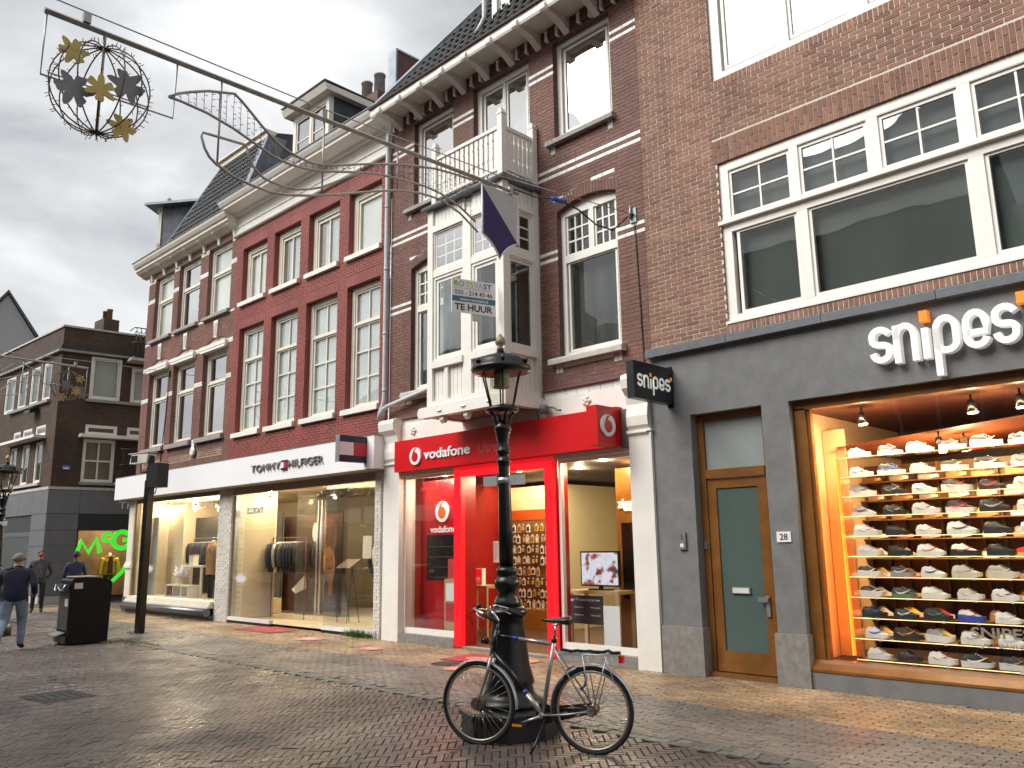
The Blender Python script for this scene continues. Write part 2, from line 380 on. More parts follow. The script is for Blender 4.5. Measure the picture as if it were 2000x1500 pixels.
def lay_bricks(root, wall, x0, x1, z0, z1, ops, mats, bands=(), course=0.0655, blen=0.215, joint=0.011, proud=0.006, skip=(), nind=300, rnd=random.Random(3), extra=(), jit=0.0, kinds=None):
    """every brick of a wall: the ~300 largest in view single sub-parts of the wall, the rest one joined sub-part"""
    L = []
    k = 0; z = z0
    while z + course <= z1 + 1e-6:
        zc = z + course/2
        cuts = [b for b in (blocked(o, zc) for o in ops) if b] + [(s[0], s[1]) for s in skip if s[2] < zc < s[3]]
        band = any(a <= zc <= b for a, b in bands)
        x = x0 - (blen/2 if k % 2 else 0) - rnd.random()*0.01
        while x < x1:
            a, b = max(x, x0), min(x + blen - joint, x1)
            segs = [(a, b)]
            for c, d in cuts:
                ns = []
                for p, q in segs:
                    if d <= p or c >= q: ns.append((p, q))
                    else:
                        if c - p > 0.02: ns.append((p, c))
                        if q - d > 0.02: ns.append((d, q))
                segs = ns
            for p, q in segs:
                if q - p > 0.02: L.append((p, q, z + joint/2, z + course - joint/2, 1 if band else 0))
            x += blen
        k += 1; z += course
    L += [(*e, 0) if len(e) == 4 else e for e in extra]
    # soldier / arch bricks
    SL = []
    for o in ops:
        if o['head']:
            a, b = o['x0']-o['ext'], o['x1']+o['ext']; n = max(1, round((b-a)/0.066))
            for i in range(n):
                p, q = lerp(a, b, i/n)+0.005, lerp(a, b, (i+1)/n)-0.005
                za, zb = (arch_z(o, p), arch_z(o, q)) if o['rise'] else (o['z1'], o['z1'])
                if o['head'] > 0.3:
                    s = 0.24 if i % 2 else 0.115
                    SL.append((p, q, za, zb, s-0.01)); SL.append((p, q, za+s, zb+s, o['head']-s-0.005))
                else: SL.append((p, q, za, zb, o['head']-0.008))
    MW = root.matrix_world if False else Matrix.Translation(root.location) @ Matrix.Rotation(root.rotation_euler.z, 4, 'Z') @ Matrix.Translation((-OFF.get(root.name, 0), 0, 0))
    sc = []
    for i, b in enumerate(L):
        P = MW @ Vector(((b[0]+b[1])/2, 0, (b[2]+b[3])/2)); v = view(P)
        ok = v and -20 < v[0] < 2020 and -20 < v[1] < 1520 and (b[1]-b[0]) > 0.12
        sc.append((0 if ok else 1, v[2] if v else 999, i))
    sc.sort(); ind = {i for a, _, i in sc[:nind] if a == 0}
    cache = {}
    jb = [MB(), MB()]
    for m in jb: m.rnd = []
    for i, b in enumerate(L):
        pr = proud + rnd.uniform(-jit, jit)
        if i in ind:
            key = (round(b[1]-b[0], 3), round(b[3]-b[2], 3), b[4])
            if key not in cache:
                m = MB(); m.box(-key[0]/2, key[0]/2, -proud, 0.012, -key[1]/2, key[1]/2); cache[key] = m.mesh('brick', mats[b[4]])
            o = _link0('brick', cache[key], wall, ((b[0]+b[1])/2, rnd.uniform(-jit, jit), (b[2]+b[3])/2))
        else:
            m = jb[b[4]]; j = len(m.v); y0, y1 = -pr, 0.008; a, q, c, d = b[:4]
            m.v += [(a,y0,c),(q,y0,c),(q,y1,c),(a,y1,c),(a,y0,d),(q,y0,d),(q,y1,d),(a,y1,d)]
            for w in ((0,3,2,1),(4,5,6,7),(0,1,5,4),(1,2,6,5),(3,0,4,7)): m.f.append(tuple(j+t for t in w)); m.m.append(0); m.sm.append(False)
            m.rnd += [rnd.random()]*5
    for p, q, za, zb, h in SL:
        n0 = len(jb[0].f); slant_box(jb[0], p, q, za, zb, h, -proud-0.002, 0.008); jb[0].rnd += [rnd.random()]*(len(jb[0].f)-n0)
    for m, mt, nm in ((jb[0], mats[0], 'brickwork'), (jb[1], mats[1] if len(mats) > 1 else None, 'white_brickwork')):
        if m.f: tag(m.build(nm, mt, wall), kind='stuff')

def bars(mb, x0, x1, z0, z1, w, y0, y1, wb=None, wt=None):
    wb = w if wb is None else wb; wt = w if wt is None else wt
    mb.box(x0, x1, y0, y1, z0, z0+wb); mb.box(x0, x1, y0, y1, z1-wt, z1)
    mb.box(x0, x0+w, y0, y1, z0+wb, z1-wt); mb.box(x1-w, x1, y0, y1, z0+wb, z1-wt)
def win(root, x0, x1, z0, z1, lights, y=0.1, fw_=0.07, fd=0.09, m=None, glass=None, back=None, hb=(), vb=(), sash=0.045, mun=0.026, name='window', fb=None, arch=None, backgap=0.09, label=None, sides=True):
    """a window: frame (the part) with sash, each pane, and blind or room behind as sub-parts"""
    m = m or WHITE; glass = glass or WGLASS
    f = MB(); bars(f, x0, x1, z0, z1, fw_, y, y+fd, wb=fb)
    for (zz, w, a, b) in hb: f.box(a, b, y-0.004, y+fd-0.006, zz-w/2, zz+w/2)
    for (xx, w, a, b) in vb: f.box(xx-w/2, xx+w/2, y-0.002, y+fd-0.004, a, b)
    if arch:
        o = arch; n = 12; pts = [(lerp(o['x0'], o['x1'], i/n), arch_z(o, lerp(o['x0'], o['x1'], i/n))-0.004) for i in range(n+1)]
        f.prism([(x0, z1)] + [(p[0], max(p[1], z1+0.001)) for p in pts] + [(x1, z1)], y+0.01, y+fd-0.01, 'y')
    W_ = f.build(name, m, root)
    if label: W_['label'] = label
    s = MB(); panes = []
    for (a, b, c, d, nx, nz) in lights:
        sw = sash; bars(s, a, b, c, d, sw, y+0.025, y+fd-0.012)
        a2, b2, c2, d2 = a+sw, b-sw, c+sw, d-sw
        for i in range(1, nx): xx = lerp(a2, b2, i/nx); s.box(xx-mun/2, xx+mun/2, y+0.035, y+fd-0.02, c2, d2)
        for j in range(1, nz):
            zz = lerp(c2, d2, j/nz)
            for i in range(nx):
                p = lerp(a2, b2, i/nx) + (mun/2 if i else 0); q = lerp(a2, b2, (i+1)/nx) - (mun/2 if i < nx-1 else 0)
                s.box(p, q, y+0.035, y+fd-0.02, zz-mun/2, zz+mun/2)
        for i in range(nx):
            for j in range(nz):
                panes.append((lerp(a2, b2, i/nx)+(mun/2 if i else 0), lerp(a2, b2, (i+1)/nx)-(mun/2 if i < nx-1 else 0), lerp(c2, d2, j/nz)+(mun/2 if j else 0), lerp(c2, d2, (j+1)/nz)-(mun/2 if j < nz-1 else 0)))
    if s.f: s.build('sash', m, W_)
    cache = {}
    for a, b, c, d in panes:
        key = (round(b-a, 4), round(d-c, 4))
        if key not in cache:
            g = MB(); g.box(-key[0]/2, key[0]/2, -0.003, 0.003, -key[1]/2, key[1]/2); cache[key] = g.mesh('pane', glass)
        _link0('pane', cache[key], W_, ((a+b)/2, y+fd*0.5, (c+d)/2))
    if back:
        bl = MB(); bl.quad((x0, y+fd+backgap, z0), (x1, y+fd+backgap, z0), (x1, y+fd+backgap, z1), (x0, y+fd+backgap, z1))
        bl.build('blind' if back.name not in ('dark_room',) else 'room', back, W_)
    return W_
def fabric_mat(name, c1, c2, sx=9.0, rough=0.8):
    """hanging cloth: soft vertical folds, shaded into the colour and bumped"""
    m = bpy.data.materials.new(name); m.use_nodes = True; t = m.node_tree; b = t.nodes['Principled BSDF']; b.inputs['Roughness'].default_value = rough
    tc = N(t, 'ShaderNodeTexCoord'); mp = N(t, 'ShaderNodeMapping'); mp.inputs['Scale'].default_value = (sx, 1, 0.35); t.links.new(tc.outputs['Object'], mp.inputs[0])
    nz = N(t, 'ShaderNodeTexNoise'); nz.inputs['Scale'].default_value = 1.3; nz.inputs['Detail'].default_value = 3; t.links.new(mp.outputs[0], nz.inputs['Vector'])
    mr = N(t, 'ShaderNodeMapRange'); mr.inputs['From Min'].default_value = 0.3; mr.inputs['From Max'].default_value = 0.7; t.links.new(nz.outputs['Fac'], mr.inputs['Value'])
    mxn = N(t, 'ShaderNodeMix', data_type='RGBA'); mxn.inputs['A'].default_value = (*c1, 1); mxn.inputs['B'].default_value = (*c2, 1)  # fold shading mixed into the base colour
    t.links.new(mr.outputs[0], mxn.inputs['Factor']); t.links.new(mxn.outputs['Result'], b.inputs['Base Color'])
    bp = N(t, 'ShaderNodeBump'); bp.inputs['Strength'].default_value = 0.6; bp.inputs['Distance'].default_value = 0.05; t.links.new(nz.outputs['Fac'], bp.inputs['Height']); t.links.new(bp.outputs[0], b.inputs['Normal'])
    MATS[name] = m; return m
CURTAIN = fabric_mat('white_curtain', (0.40, 0.41, 0.43), (0.68, 0.69, 0.71))
BLINDW = fabric_mat('white_blind', (0.66, 0.66, 0.62), (0.78, 0.78, 0.74), 1.2)
FROST = fabric_mat('frosted_film', (0.60, 0.64, 0.64), (0.72, 0.75, 0.75), 0.8)
GREYBL = fabric_mat('grey_screen', (0.085, 0.098, 0.093), (0.12, 0.135, 0.128), 1.1)
DARKCUR = fabric_mat('dark_curtain', (0.03, 0.03, 0.028), (0.11, 0.105, 0.095), 5)
BEIGEC = fabric_mat('beige_curtain', (0.22, 0.15, 0.09), (0.34, 0.25, 0.16), 4)

def sweep_x(mb, prof, x0, x1, mi=0, caps=True):
    """moulding: closed (y,z) profile run along x"""
    mb.prism(prof, x0, x1, 'x', mi)

# ================================================================== ground and pavements
BR_D = brick_mat('brown_brick', [(0.220,0.108,0.071),(0.268,0.136,0.090),(0.300,0.160,0.110),(0.245,0.122,0.085),(0.188,0.094,0.068)], 0.82, streak=0.45)
BR_C = brick_mat('dark_red_brick', [(0.140,0.062,0.045),(0.165,0.075,0.054),(0.184,0.088,0.065),(0.150,0.069,0.052)], 0.7, streak=0.5)
BR_B = brick_mat('red_painted_brick', [(0.265,0.064,0.051),(0.287,0.072,0.058),(0.272,0.067,0.054)], 0.62, 0.9, 0.08, streak=0.3)
BR_A = brick_mat('brown_red_brick', [(0.165,0.070,0.052),(0.205,0.092,0.070),(0.185,0.078,0.060),(0.22,0.105,0.082)], 0.75, streak=0.4)
MORT_D = mat('pale_mortar', (0.66, 0.60, 0.50), 0.9, var=0.2, scale=14)
MORT_C = mat('brown_mortar', (0.34, 0.25, 0.21), 0.9, var=0.25, scale=14)
MORT_B = mat('painted_mortar', (0.230, 0.054, 0.044), 0.7, var=0.1, scale=10)
MORT_A = mat('buff_mortar', (0.36, 0.29, 0.24), 0.9, var=0.2, scale=14)
def brick_tex_mat(name, c1, c2, mort, bw, bh, ms, rot=(0,0,0), rough=0.7, off=0.5, axes='XZ', bump=0.35, squash=1.0):
    m = bpy.data.materials.new(name); m.use_nodes = True; t = m.node_tree; b = t.nodes['Principled BSDF']; b.inputs['Roughness'].default_value = rough
    tc = N(t, 'ShaderNodeTexCoord'); mp = N(t, 'ShaderNodeMapping'); mp.inputs['Rotation'].default_value = rot; t.links.new(tc.outputs['Object'], mp.inputs[0])
    src = mp.outputs[0]
    if axes != 'XY':
        sp = N(t, 'ShaderNodeSeparateXYZ'); cb = N(t, 'ShaderNodeCombineXYZ'); t.links.new(mp.outputs[0], sp.inputs[0])
        t.links.new(sp.outputs['XYZ'.index(axes[0])], cb.inputs[0]); t.links.new(sp.outputs['XYZ'.index(axes[1])], cb.inputs[1]); src = cb.outputs[0]
    bt = N(t, 'ShaderNodeTexBrick'); bt.offset = off
    for k, v in (('Scale', 1.0), ('Brick Width', bw), ('Row Height', bh), ('Mortar Size', ms), ('Mortar Smooth', 0.1), ('Bias', 0.0)): bt.inputs[k].default_value = v
    bt.inputs['Color1'].default_value = (*c1, 1); bt.inputs['Color2'].default_value = (*c2, 1); bt.inputs['Mortar'].default_value = (*mort, 1)
    t.links.new(src, bt.inputs['Vector'])
    nz = N(t, 'ShaderNodeTexNoise'); nz.inputs['Scale'].default_value = 1.3; nz.inputs['Detail'].default_value = 6; t.links.new(tc.outputs['Object'], nz.inputs['Vector'])
    mr = N(t, 'ShaderNodeMapRange'); mr.inputs['From Min'].default_value = 0.3; mr.inputs['From Max'].default_value = 0.7; mr.inputs['To Min'].default_value = 0.72; mr.inputs['To Max'].default_value = 1.22
    t.links.new(nz.outputs['Fac'], mr.inputs['Value'])
    ml = N(t, 'ShaderNodeMix', data_type='RGBA', blend_type='MULTIPLY'); ml.inputs['Factor'].default_value = 1; t.links.new(bt.outputs['Color'], ml.inputs['A']); t.links.new(mr.outputs[0], ml.inputs['B'])
    t.links.new(ml.outputs['Result'], b.inputs['Base Color'])
    bp = N(t, 'ShaderNodeBump'); bp.inputs['Strength'].default_value = bump; bp.inputs['Distance'].default_value = 0.008; bp.invert = True
    t.links.new(bt.outputs['Fac'], bp.inputs['Height']); t.links.new(bp.outputs[0], b.inputs['Normal'])
    MATS[name] = m; return m
REV_D = brick_tex_mat('brown_brick_reveal', (0.20,0.09,0.06), (0.16,0.07,0.05), (0.45,0.40,0.33), 0.21, 0.0655, 0.010, axes='YZ')
REV_C = brick_tex_mat('dark_brick_reveal', (0.10,0.035,0.026), (0.14,0.05,0.038), (0.12,0.08,0.07), 0.21, 0.0655, 0.006, axes='YZ')
REV_A = brick_tex_mat('brown_red_reveal', (0.15,0.06,0.045), (0.19,0.085,0.065), (0.28,0.22,0.18), 0.21, 0.0655, 0.008, axes='YZ')
PV_STREET = brick_mat('street_clinker', [(0.070,0.060,0.056),(0.096,0.080,0.073),(0.120,0.087,0.076),(0.095,0.084,0.079),(0.116,0.098,0.089),(0.122,0.079,0.067)], 0.36, 0.5, 0.25, wet=True, big=(0.62, 1.3))
PV_DARK = brick_mat('pavement_clinker', [(0.118,0.100,0.088),(0.148,0.126,0.110),(0.172,0.146,0.126),(0.132,0.114,0.103)], 0.42, 0.5, 0.25, wet=True, big=(0.72, 1.22))
PV_YEL = brick_mat('yellow_clinker', [(0.24,0.165,0.095),(0.30,0.205,0.115),(0.34,0.24,0.14),(0.22,0.15,0.10),(0.29,0.17,0.085)], 0.45, 0.5, 0.25, wet=True, big=(0.68, 1.22))
SETT = brick_mat('granite_sett', [(0.085,0.09,0.084),(0.12,0.125,0.115),(0.16,0.16,0.148),(0.10,0.105,0.098)], 0.45, 0.8, 0.3)
FARST = brick_tex_mat('far_street', (0.085,0.062,0.055), (0.115,0.078,0.066), (0.050,0.042,0.038), 0.2, 0.067, 0.006, rot=(0,0,radians(45)), axes='XY', rough=0.36)
SAND = mat('joint_sand', (0.055, 0.048, 0.042), 0.85, var=0.3, scale=20)
SANDY = mat('pavement_joint_sand', (0.11, 0.088, 0.066), 0.85, var=0.3, scale=20)

g = MB(); g.quad((-400,-300,-0.03), (300,-300,-0.03), (300,400,-0.03), (-400,400,-0.03))
street = tag(g.build('street', FARST), 'wet dark clinker street paved in herringbone', kind='structure')

def floor_bricks(parent, L, mats, nind, name, jn, seed=1, zj=0.003, th=0.05):
    """L: (cx, cy, len, wid, ang, mi)"""
    R = random.Random(seed); sc = []
    for i, b in enumerate(L):
        v = view((b[0], b[1], 0)); ok = v and -10 < v[0] < 2010 and v[1] < 1515
        sc.append((0 if ok else 1, v[2] if v else 1e3, i))
    sc.sort(); ind = {i for a, _, i in sc[:nind] if a == 0}
    J = [MB() for _ in mats]
    for m in J: m.rnd = []
    cache = {}
    for i, (cx, cy, l, w, an, mi) in enumerate(L):
        tz = R.gauss(0, zj*0.6); tx = R.gauss(0, 0.010); ty = R.gauss(0, 0.010); da = R.gauss(0, 0.012)
        if i in ind:
            key = (round(l, 2), round(w, 3), mi)
            if key not in cache:
                m = MB(); l2, w2, c = key[0]/2, key[1]/2, 0.004
                m.v = [(-l2,-w2,-th),(l2,-w2,-th),(l2,w2,-th),(-l2,w2,-th),(-l2,-w2,-c),(l2,-w2,-c),(l2,w2,-c),(-l2,w2,-c),(-l2+c,-w2+c,0),(l2-c,-w2+c,0),(l2-c,w2-c,0),(-l2+c,w2-c,0)]
                m.f = [(0,1,5,4),(1,2,6,5),(2,3,7,6),(3,0,4,7),(4,5,9,8),(5,6,10,9),(6,7,11,10),(7,4,8,11),(8,9,10,11)]; m.m = [0]*9; m.sm = [False]*9
                cache[key] = m.mesh(name, mats[mi])
            o = _link0(name, cache[key], parent, (cx, cy, tz)); o.rotation_euler = (tx, ty, an+da)
        else:
            m = J[mi]; j = len(m.v); ca, sa = cos(an+da), sin(an+da); c = 0.004
            for (px, py, pz) in ((-l/2,-w/2,-c),(l/2,-w/2,-c),(l/2,w/2,-c),(-l/2,w/2,-c),(-l/2+c,-w/2+c,0),(l/2-c,-w/2+c,0),(l/2-c,w/2-c,0),(-l/2+c,w/2-c,0)):
                m.v.append((cx+px*ca-py*sa, cy+px*sa+py*ca, tz+pz + px*ty*-1 + py*tx))
            k = len(m.v)
            for (px, py) in ((-l/2,-w/2),(l/2,-w/2),(l/2,w/2),(-l/2,w/2)): m.v.append((cx+px*ca-py*sa, cy+px*sa+py*ca, -th))
            for q in ((4,5,6,7),(0,1,5,4),(1,2,6,5),(2,3,7,6),(3,0,4,7)): m.f.append(tuple(j+t for t in q)); m.m.append(0); m.sm.append(False)
            for q in range(4): m.f.append((k+q, k+(q+1) % 4, j+(q+1) % 4, j+q)); m.m.append(0); m.sm.append(False)
            m.rnd += [R.random()]*9
    for m, mt in zip(J, mats):
        if m.f: tag(m.build(jn, mt, parent), kind='stuff')

# bedding sheets under the laid bricks
g = MB(); g.quad((-24,0.5,-0.022), (3,0.5,-0.022), (3,6.45,-0.022), (-24,6.45,-0.022)); tag(g.build('road_bed', SAND), kind='structure')
GY0, GY1, YY, FY = 6.45, 6.70, 8.18, 9.98
L = []
n, Wd = 3, 0.0675; Ln = n*Wd
ca = cos(radians(45)); ext = 420
for a in range(-ext, ext):
    for b in range(-ext, ext):
        mm = (a-b) % (2*n)
        if mm == 0: cxy = ((a+n/2)*Wd, (b+0.5)*Wd); an = 0
        elif mm == 2*n-1: cxy = ((a+0.5)*Wd, (b+n/2)*Wd); an = pi/2
        else: continue
        x = cxy[0]*ca - cxy[1]*ca - 7; y = cxy[0]*ca + cxy[1]*ca + 3
        if not (-23.5 < x < 2.2 and 0.8 < y < GY0-0.02): continue
        v = view((x, y, 0))
        if not v or not (-500 < v[0] < 2500) or v[1] > 1760: continue
        L.append((x, y, Ln-0.009, Wd-0.009, an+radians(45), 0))
floor_bricks(street, L, [PV_STREET], 300, 'brick', 'herringbone_paving', 5)

g = MB(); g.quad((-36,GY0,-0.016), (3,GY0,-0.016), (3,11.0,-0.016), (-36,11.0,-0.016))
pavement = tag(g.build('pavement', SANDY), 'pavement of grey and yellow clinkers along the shopfronts', kind='structure')
L = []
for (y0, y1, mi, jx) in ((GY1, YY, 0, 0.0), (YY, FY, 1, 0.03)):
    rows = int(round((y1-y0)/0.071)); rh = (y1-y0)/rows
    for r in range(rows):
        x = -30 + (0.105 if r % 2 else 0) + jx
        while x < 2.4:
            v = view((x, y0, 0))
            if v and -400 < v[0] < 2400: L.append((x, y0+(r+0.5)*rh, 0.20, rh-0.009, 0, mi))
            x += 0.21
floor_bricks(pavement, L, [PV_DARK, PV_YEL], 300, 'brick', 'clinker_paving', 6)
L = []
for r in range(2):
    x = -26 + r*0.06
    R_ = random.Random(r)
    while x < 2.4:
        l = R_.uniform(0.10, 0.15); L.append((x+l/2, GY0+0.065+r*0.125, l-0.012, 0.112, R_.gauss(0, 0.03), 0)); x += l
gut = MB(); gut.quad((-36,GY0,-0.014), (3,GY0,-0.014), (3,GY1,-0.014), (-36,GY1,-0.014))
gutter = tag(gut.build('gutter', SAND), 'shallow gutter of grey granite setts between street and pavement', kind='structure')
floor_bricks(gutter, L, [SETT], 140, 'sett', 'sett_paving', 9, 0.006)

# ================================================================== HOUSE D  (brown brick, first on the right hand of the terrace)
D = house('brick_house', 'brown brick house with wide white windows above a grey plastered shopfront', 'house', 0, 9.93, off=-3.5)
opsD = [OP(-5.63, -0.20, 4.75, 7.11, head=0.36, ext=0.06), OP(-5.62, -1.2, 8.41, 10.45)]
wb = MB(); wall_panel(wb, -6.93, 1.2, 4.5, 12.0, opsD, 0.2)
wallD = wb.build('wall', [MORT_D, REV_D], D)
rowl = [(x+0.005, x+0.058, 4.595, 4.70) for x in [-5.66+0.066*i for i in range(84)]] + [(x+0.005, x+0.058, 8.285, 8.405) for x in [-5.66+0.066*i for i in range(68)]]
lay_bricks(D, wallD, -6.93, 1.2, 4.55, 12.0, opsD, [BR_D], joint=0.0135, skip=[(-5.66, -0.1, 4.58, 4.75), (-5.66, -1.15, 8.27, 8.41)], rnd=random.Random(11), extra=rowl, jit=0.0015)
lt = [(-5.45,-4.61), (-4.40,-3.57), (-3.34,-2.51), (-2.28,-1.45), (-1.22,-0.39)]
lp = [(-5.43,-4.53), (-4.38,-2.44), (-2.28,-0.36)]
win(D, -5.63, -0.20, 4.75, 7.11, [(a-.045, b+.045, 6.245, 6.965, 2, 2) for a, b in lt] + [(a, b, 4.84, 6.06, 1, 1) for a, b in lp], y=0.035, fw_=0.14, fd=0.10, fb=0.09,
    hb=[(7.045, 0.13, -5.49, -0.34), (6.15, 0.20, -5.49, -0.34)], vb=[((lt[i][1]+lt[i+1][0])/2, lt[i+1][0]-lt[i][1]-0.09, 6.25, 6.98) for i in range(4)] + [((lp[i][1]+lp[i+1][0])/2, lp[i+1][0]-lp[i][1], 4.84, 6.05) for i in range(2)],
    glass=WGLASS, back=GREYBL, backgap=0.06)
led = MB(); led.box(-5.66, -0.17, -0.035, 0.06, 6.165, 6.215); led.box(-5.60, -0.22, -0.02, 0.06, 6.215, 6.235); led.build('drip_ledge', WHITE, D)
sl_ = MB(); sl_.box(-5.64, -0.18, -0.02, 0.12, 4.715, 4.752); sl_.build('window_sill', WHITE, D)
w2p = [(-5.43,-4.58), (-4.42,-3.62), (-3.34,-2.52), (-2.36,-1.56)]
win(D, -5.62, -1.2, 8.41, 10.45, [(a, b, 8.55, 10.35, 1, 1) for a, b in w2p], y=0.03, fw_=0.15, fd=0.10, fb=0.11,
    vb=[((w2p[i][1]+w2p[i+1][0])/2, w2p[i+1][0]-w2p[i][1]-0.004, 8.52, 10.3) for i in range(3)], glass=WGLASS, back=CURTAIN)

# ground floor shopfront of house D
PLAST = mat('grey_render', (0.195, 0.200, 0.200), 0.9, var=0.16, scale=5, bump=0.9, bscale=130, stain=0.08)
GRAN = mat('blue_stone', (0.235, 0.225, 0.205), 0.7, var=0.28, scale=10, bump=0.25, stain=0.25)
SF = house('shopfront', 'grey rendered shopfront with a sneaker display window and house door 28', 'shopfront', 0, 9.93, off=-3.5)
opsS = [OP(-6.29, -5.20, 0.0, 3.52), OP(-4.82, 1.0, 0.2, 3.52)]
m = MB(); m2 = MB(); wall_panel(m2, -6.93, 1.2, 0, 4.43, opsS, 0.28, 0, 0)
m2.v = [(x, y-0.05, z) for x, y, z in m2.v]
m2.quad((-6.93,-0.05,0), (-6.93,-0.05,4.43), (-6.93,0.2,4.43), (-6.93,0.2,0))
m2.build('rendered_wall', PLAST, SF)
m = MB()
xs = [-6.945, -5.6, -4.25, -2.9, -1.55, -0.2, 1.2]
for i in range(6): 
    c = MB(); c.prism([(-0.155,4.432), (-0.155,4.535), (-0.13,4.553), (0.0,4.575), (0.0,4.432)], xs[i]+0.004, xs[i+1]-0.004, 'x'); c.build('coping_stone', mat('blue_stone_coping', (0.115,0.125,0.14), 0.5, var=0.2, scale=6, bump=0.2, stain=0.2), SF)
for a, b in ((-6.925, -6.262), (-5.228, -4.795)):
    c = MB(); c.prism([(a, -0.085), (b, -0.085), (b, 0.2), (a, 0.2)], 0.0, 0.625, 'z'); c.build('plinth_block', GRAN, SF)
for i, (a, b) in enumerate(((-4.79, -3.62), (-3.61, -2.35), (-2.34, -1.0), (-0.99, 1.0))): boxo('plinth_block', GRAN, SF, a, b, -0.045, 0.2, 0.0, 0.199)
# door 28
def doorpart(nm, mt, *b): return boxo(nm, mt, door, *b)
f = MB(); y0, y1 = 0.10, 0.20
f.box(-6.288, -6.19, y0, y1, 0.05, 3.515); f.box(-5.29, -5.202, y0, y1, 0.05, 3.515); f.box(-6.19, -5.29, y0, y1, 3.43, 3.515); f.box(-6.19, -5.29, y0-0.02, y1, 2.62, 2.74)
f.box(-6.30, -5.19, 0.02, 0.2, 0.0, 0.06)
dfr = f.build('door_frame', WOODO, SF)
TGREEN = mat('frosted_door_glass', (0.080, 0.118, 0.108), 0.16, var=0.1, scale=1.5)
TRG = mat('frosted_transom_glass', (0.27, 0.30, 0.29), 0.2, var=0.15, scale=1.0)
boxo('transom_pane', TRG, dfr, -6.185, -5.295, 0.14, 0.155, 2.742, 3.428)
f = MB(); bars(f, -6.18, -5.30, 0.065, 2.61, 0.13, 0.115, 0.165, wb=0.27); f.box(-6.16, -5.31, 0.085, 0.115, 0.075, 0.17)
door = f.build('door', WOODO, SF)
doorpart('pane', TGREEN, -6.05, -5.43, 0.135, 0.148, 0.335, 2.48)
doorpart('letter_slot', ALU, -5.90, -5.63, 0.11, 0.134, 1.075, 1.165); doorpart('letter_flap', mat('letter_flap_white', (0.66,0.66,0.64), 0.35), -5.885, -5.645, 0.102, 0.111, 1.085, 1.15)
hd = MB(); hd.box(-5.405, -5.355, 0.09, 0.114, 0.80, 1.06); hd.box(-5.50, -5.36, 0.055, 0.078, 0.985, 1.045); hd.box(-5.39, -5.365, 0.07, 0.092, 1.0, 1.03); hd.build('handle', ALU, door)
doorpart('bell_push', ALU, -6.275, -6.225, 0.085, 0.1, 1.66, 1.77)
# window frame of the display window
f = MB(); y0, y1 = 0.06, 0.17
f.box(-4.81, -4.66, y0, y1, 0.33, 3.42); f.box(-4.81, 1.0, y0, y1, 3.40, 3.515)
f.box(-4.66, -4.61, y0+0.03, y1, 0.33, 3.40)
f.prism([(-0.06,0.205), (-0.06,0.235), (0.02,0.30), (0.05,0.335), (0.17,0.335), (0.17,0.205)], -4.815, 1.0, 'x')
dispf = f.build('display_window', WOODO, SF)
boxo('pane', GLASS, dispf, -4.605, 1.0, 0.105, 0.113, 0.335, 3.40)
# window lettering on the pane
FADEW = mat('etched_white', (0.24, 0.21, 0.17), 0.6, var=0.3, scale=30)
text_obj('lettering', 'SNIPES.COM', -3.02, -1.95, 0.70, 0.81, 0.103, 0.002, FADEW, dispf, 0.02)
text_obj('lettering', 'ALL DAY! EVERY DAY!', -2.92, -2.15, 0.60, 0.645, 0.103, 0.002, FADEW, dispf, 0.01)
# house number plate and intercom
pl = boxo('number_plate', mat('enamel_white', (0.82,0.82,0.80), 0.25, var=0.03), None, -5.11, -4.92, 9.93-0.066, 9.93-0.051, 1.74, 1.87)
tag(pl, 'white house number plate reading 28 beside the wooden door', 'number plate')
text_obj('number', '28', -5.068, -4.962, 1.765, 1.845, 9.93-0.066, 0.002, BLACKP, pl, 0.012)
ic = boxo('intercom', ALU, None, -6.57, -6.46, 9.93-0.085, 9.93-0.051, 1.66, 1.89); tag(ic, 'small aluminium intercom panel on the grey render beside door 28', 'intercom')
boxo('call_button', mat('button_white', (0.8,0.8,0.78), 0.3), ic, -6.545, -6.49, 9.93-0.09, 9.93-0.084, 1.69, 1.74)
boxo('speaker_slot', BLACKP, ic, -6.52, -6.508, 9.93-0.088, 9.93-0.084, 1.79, 1.87)

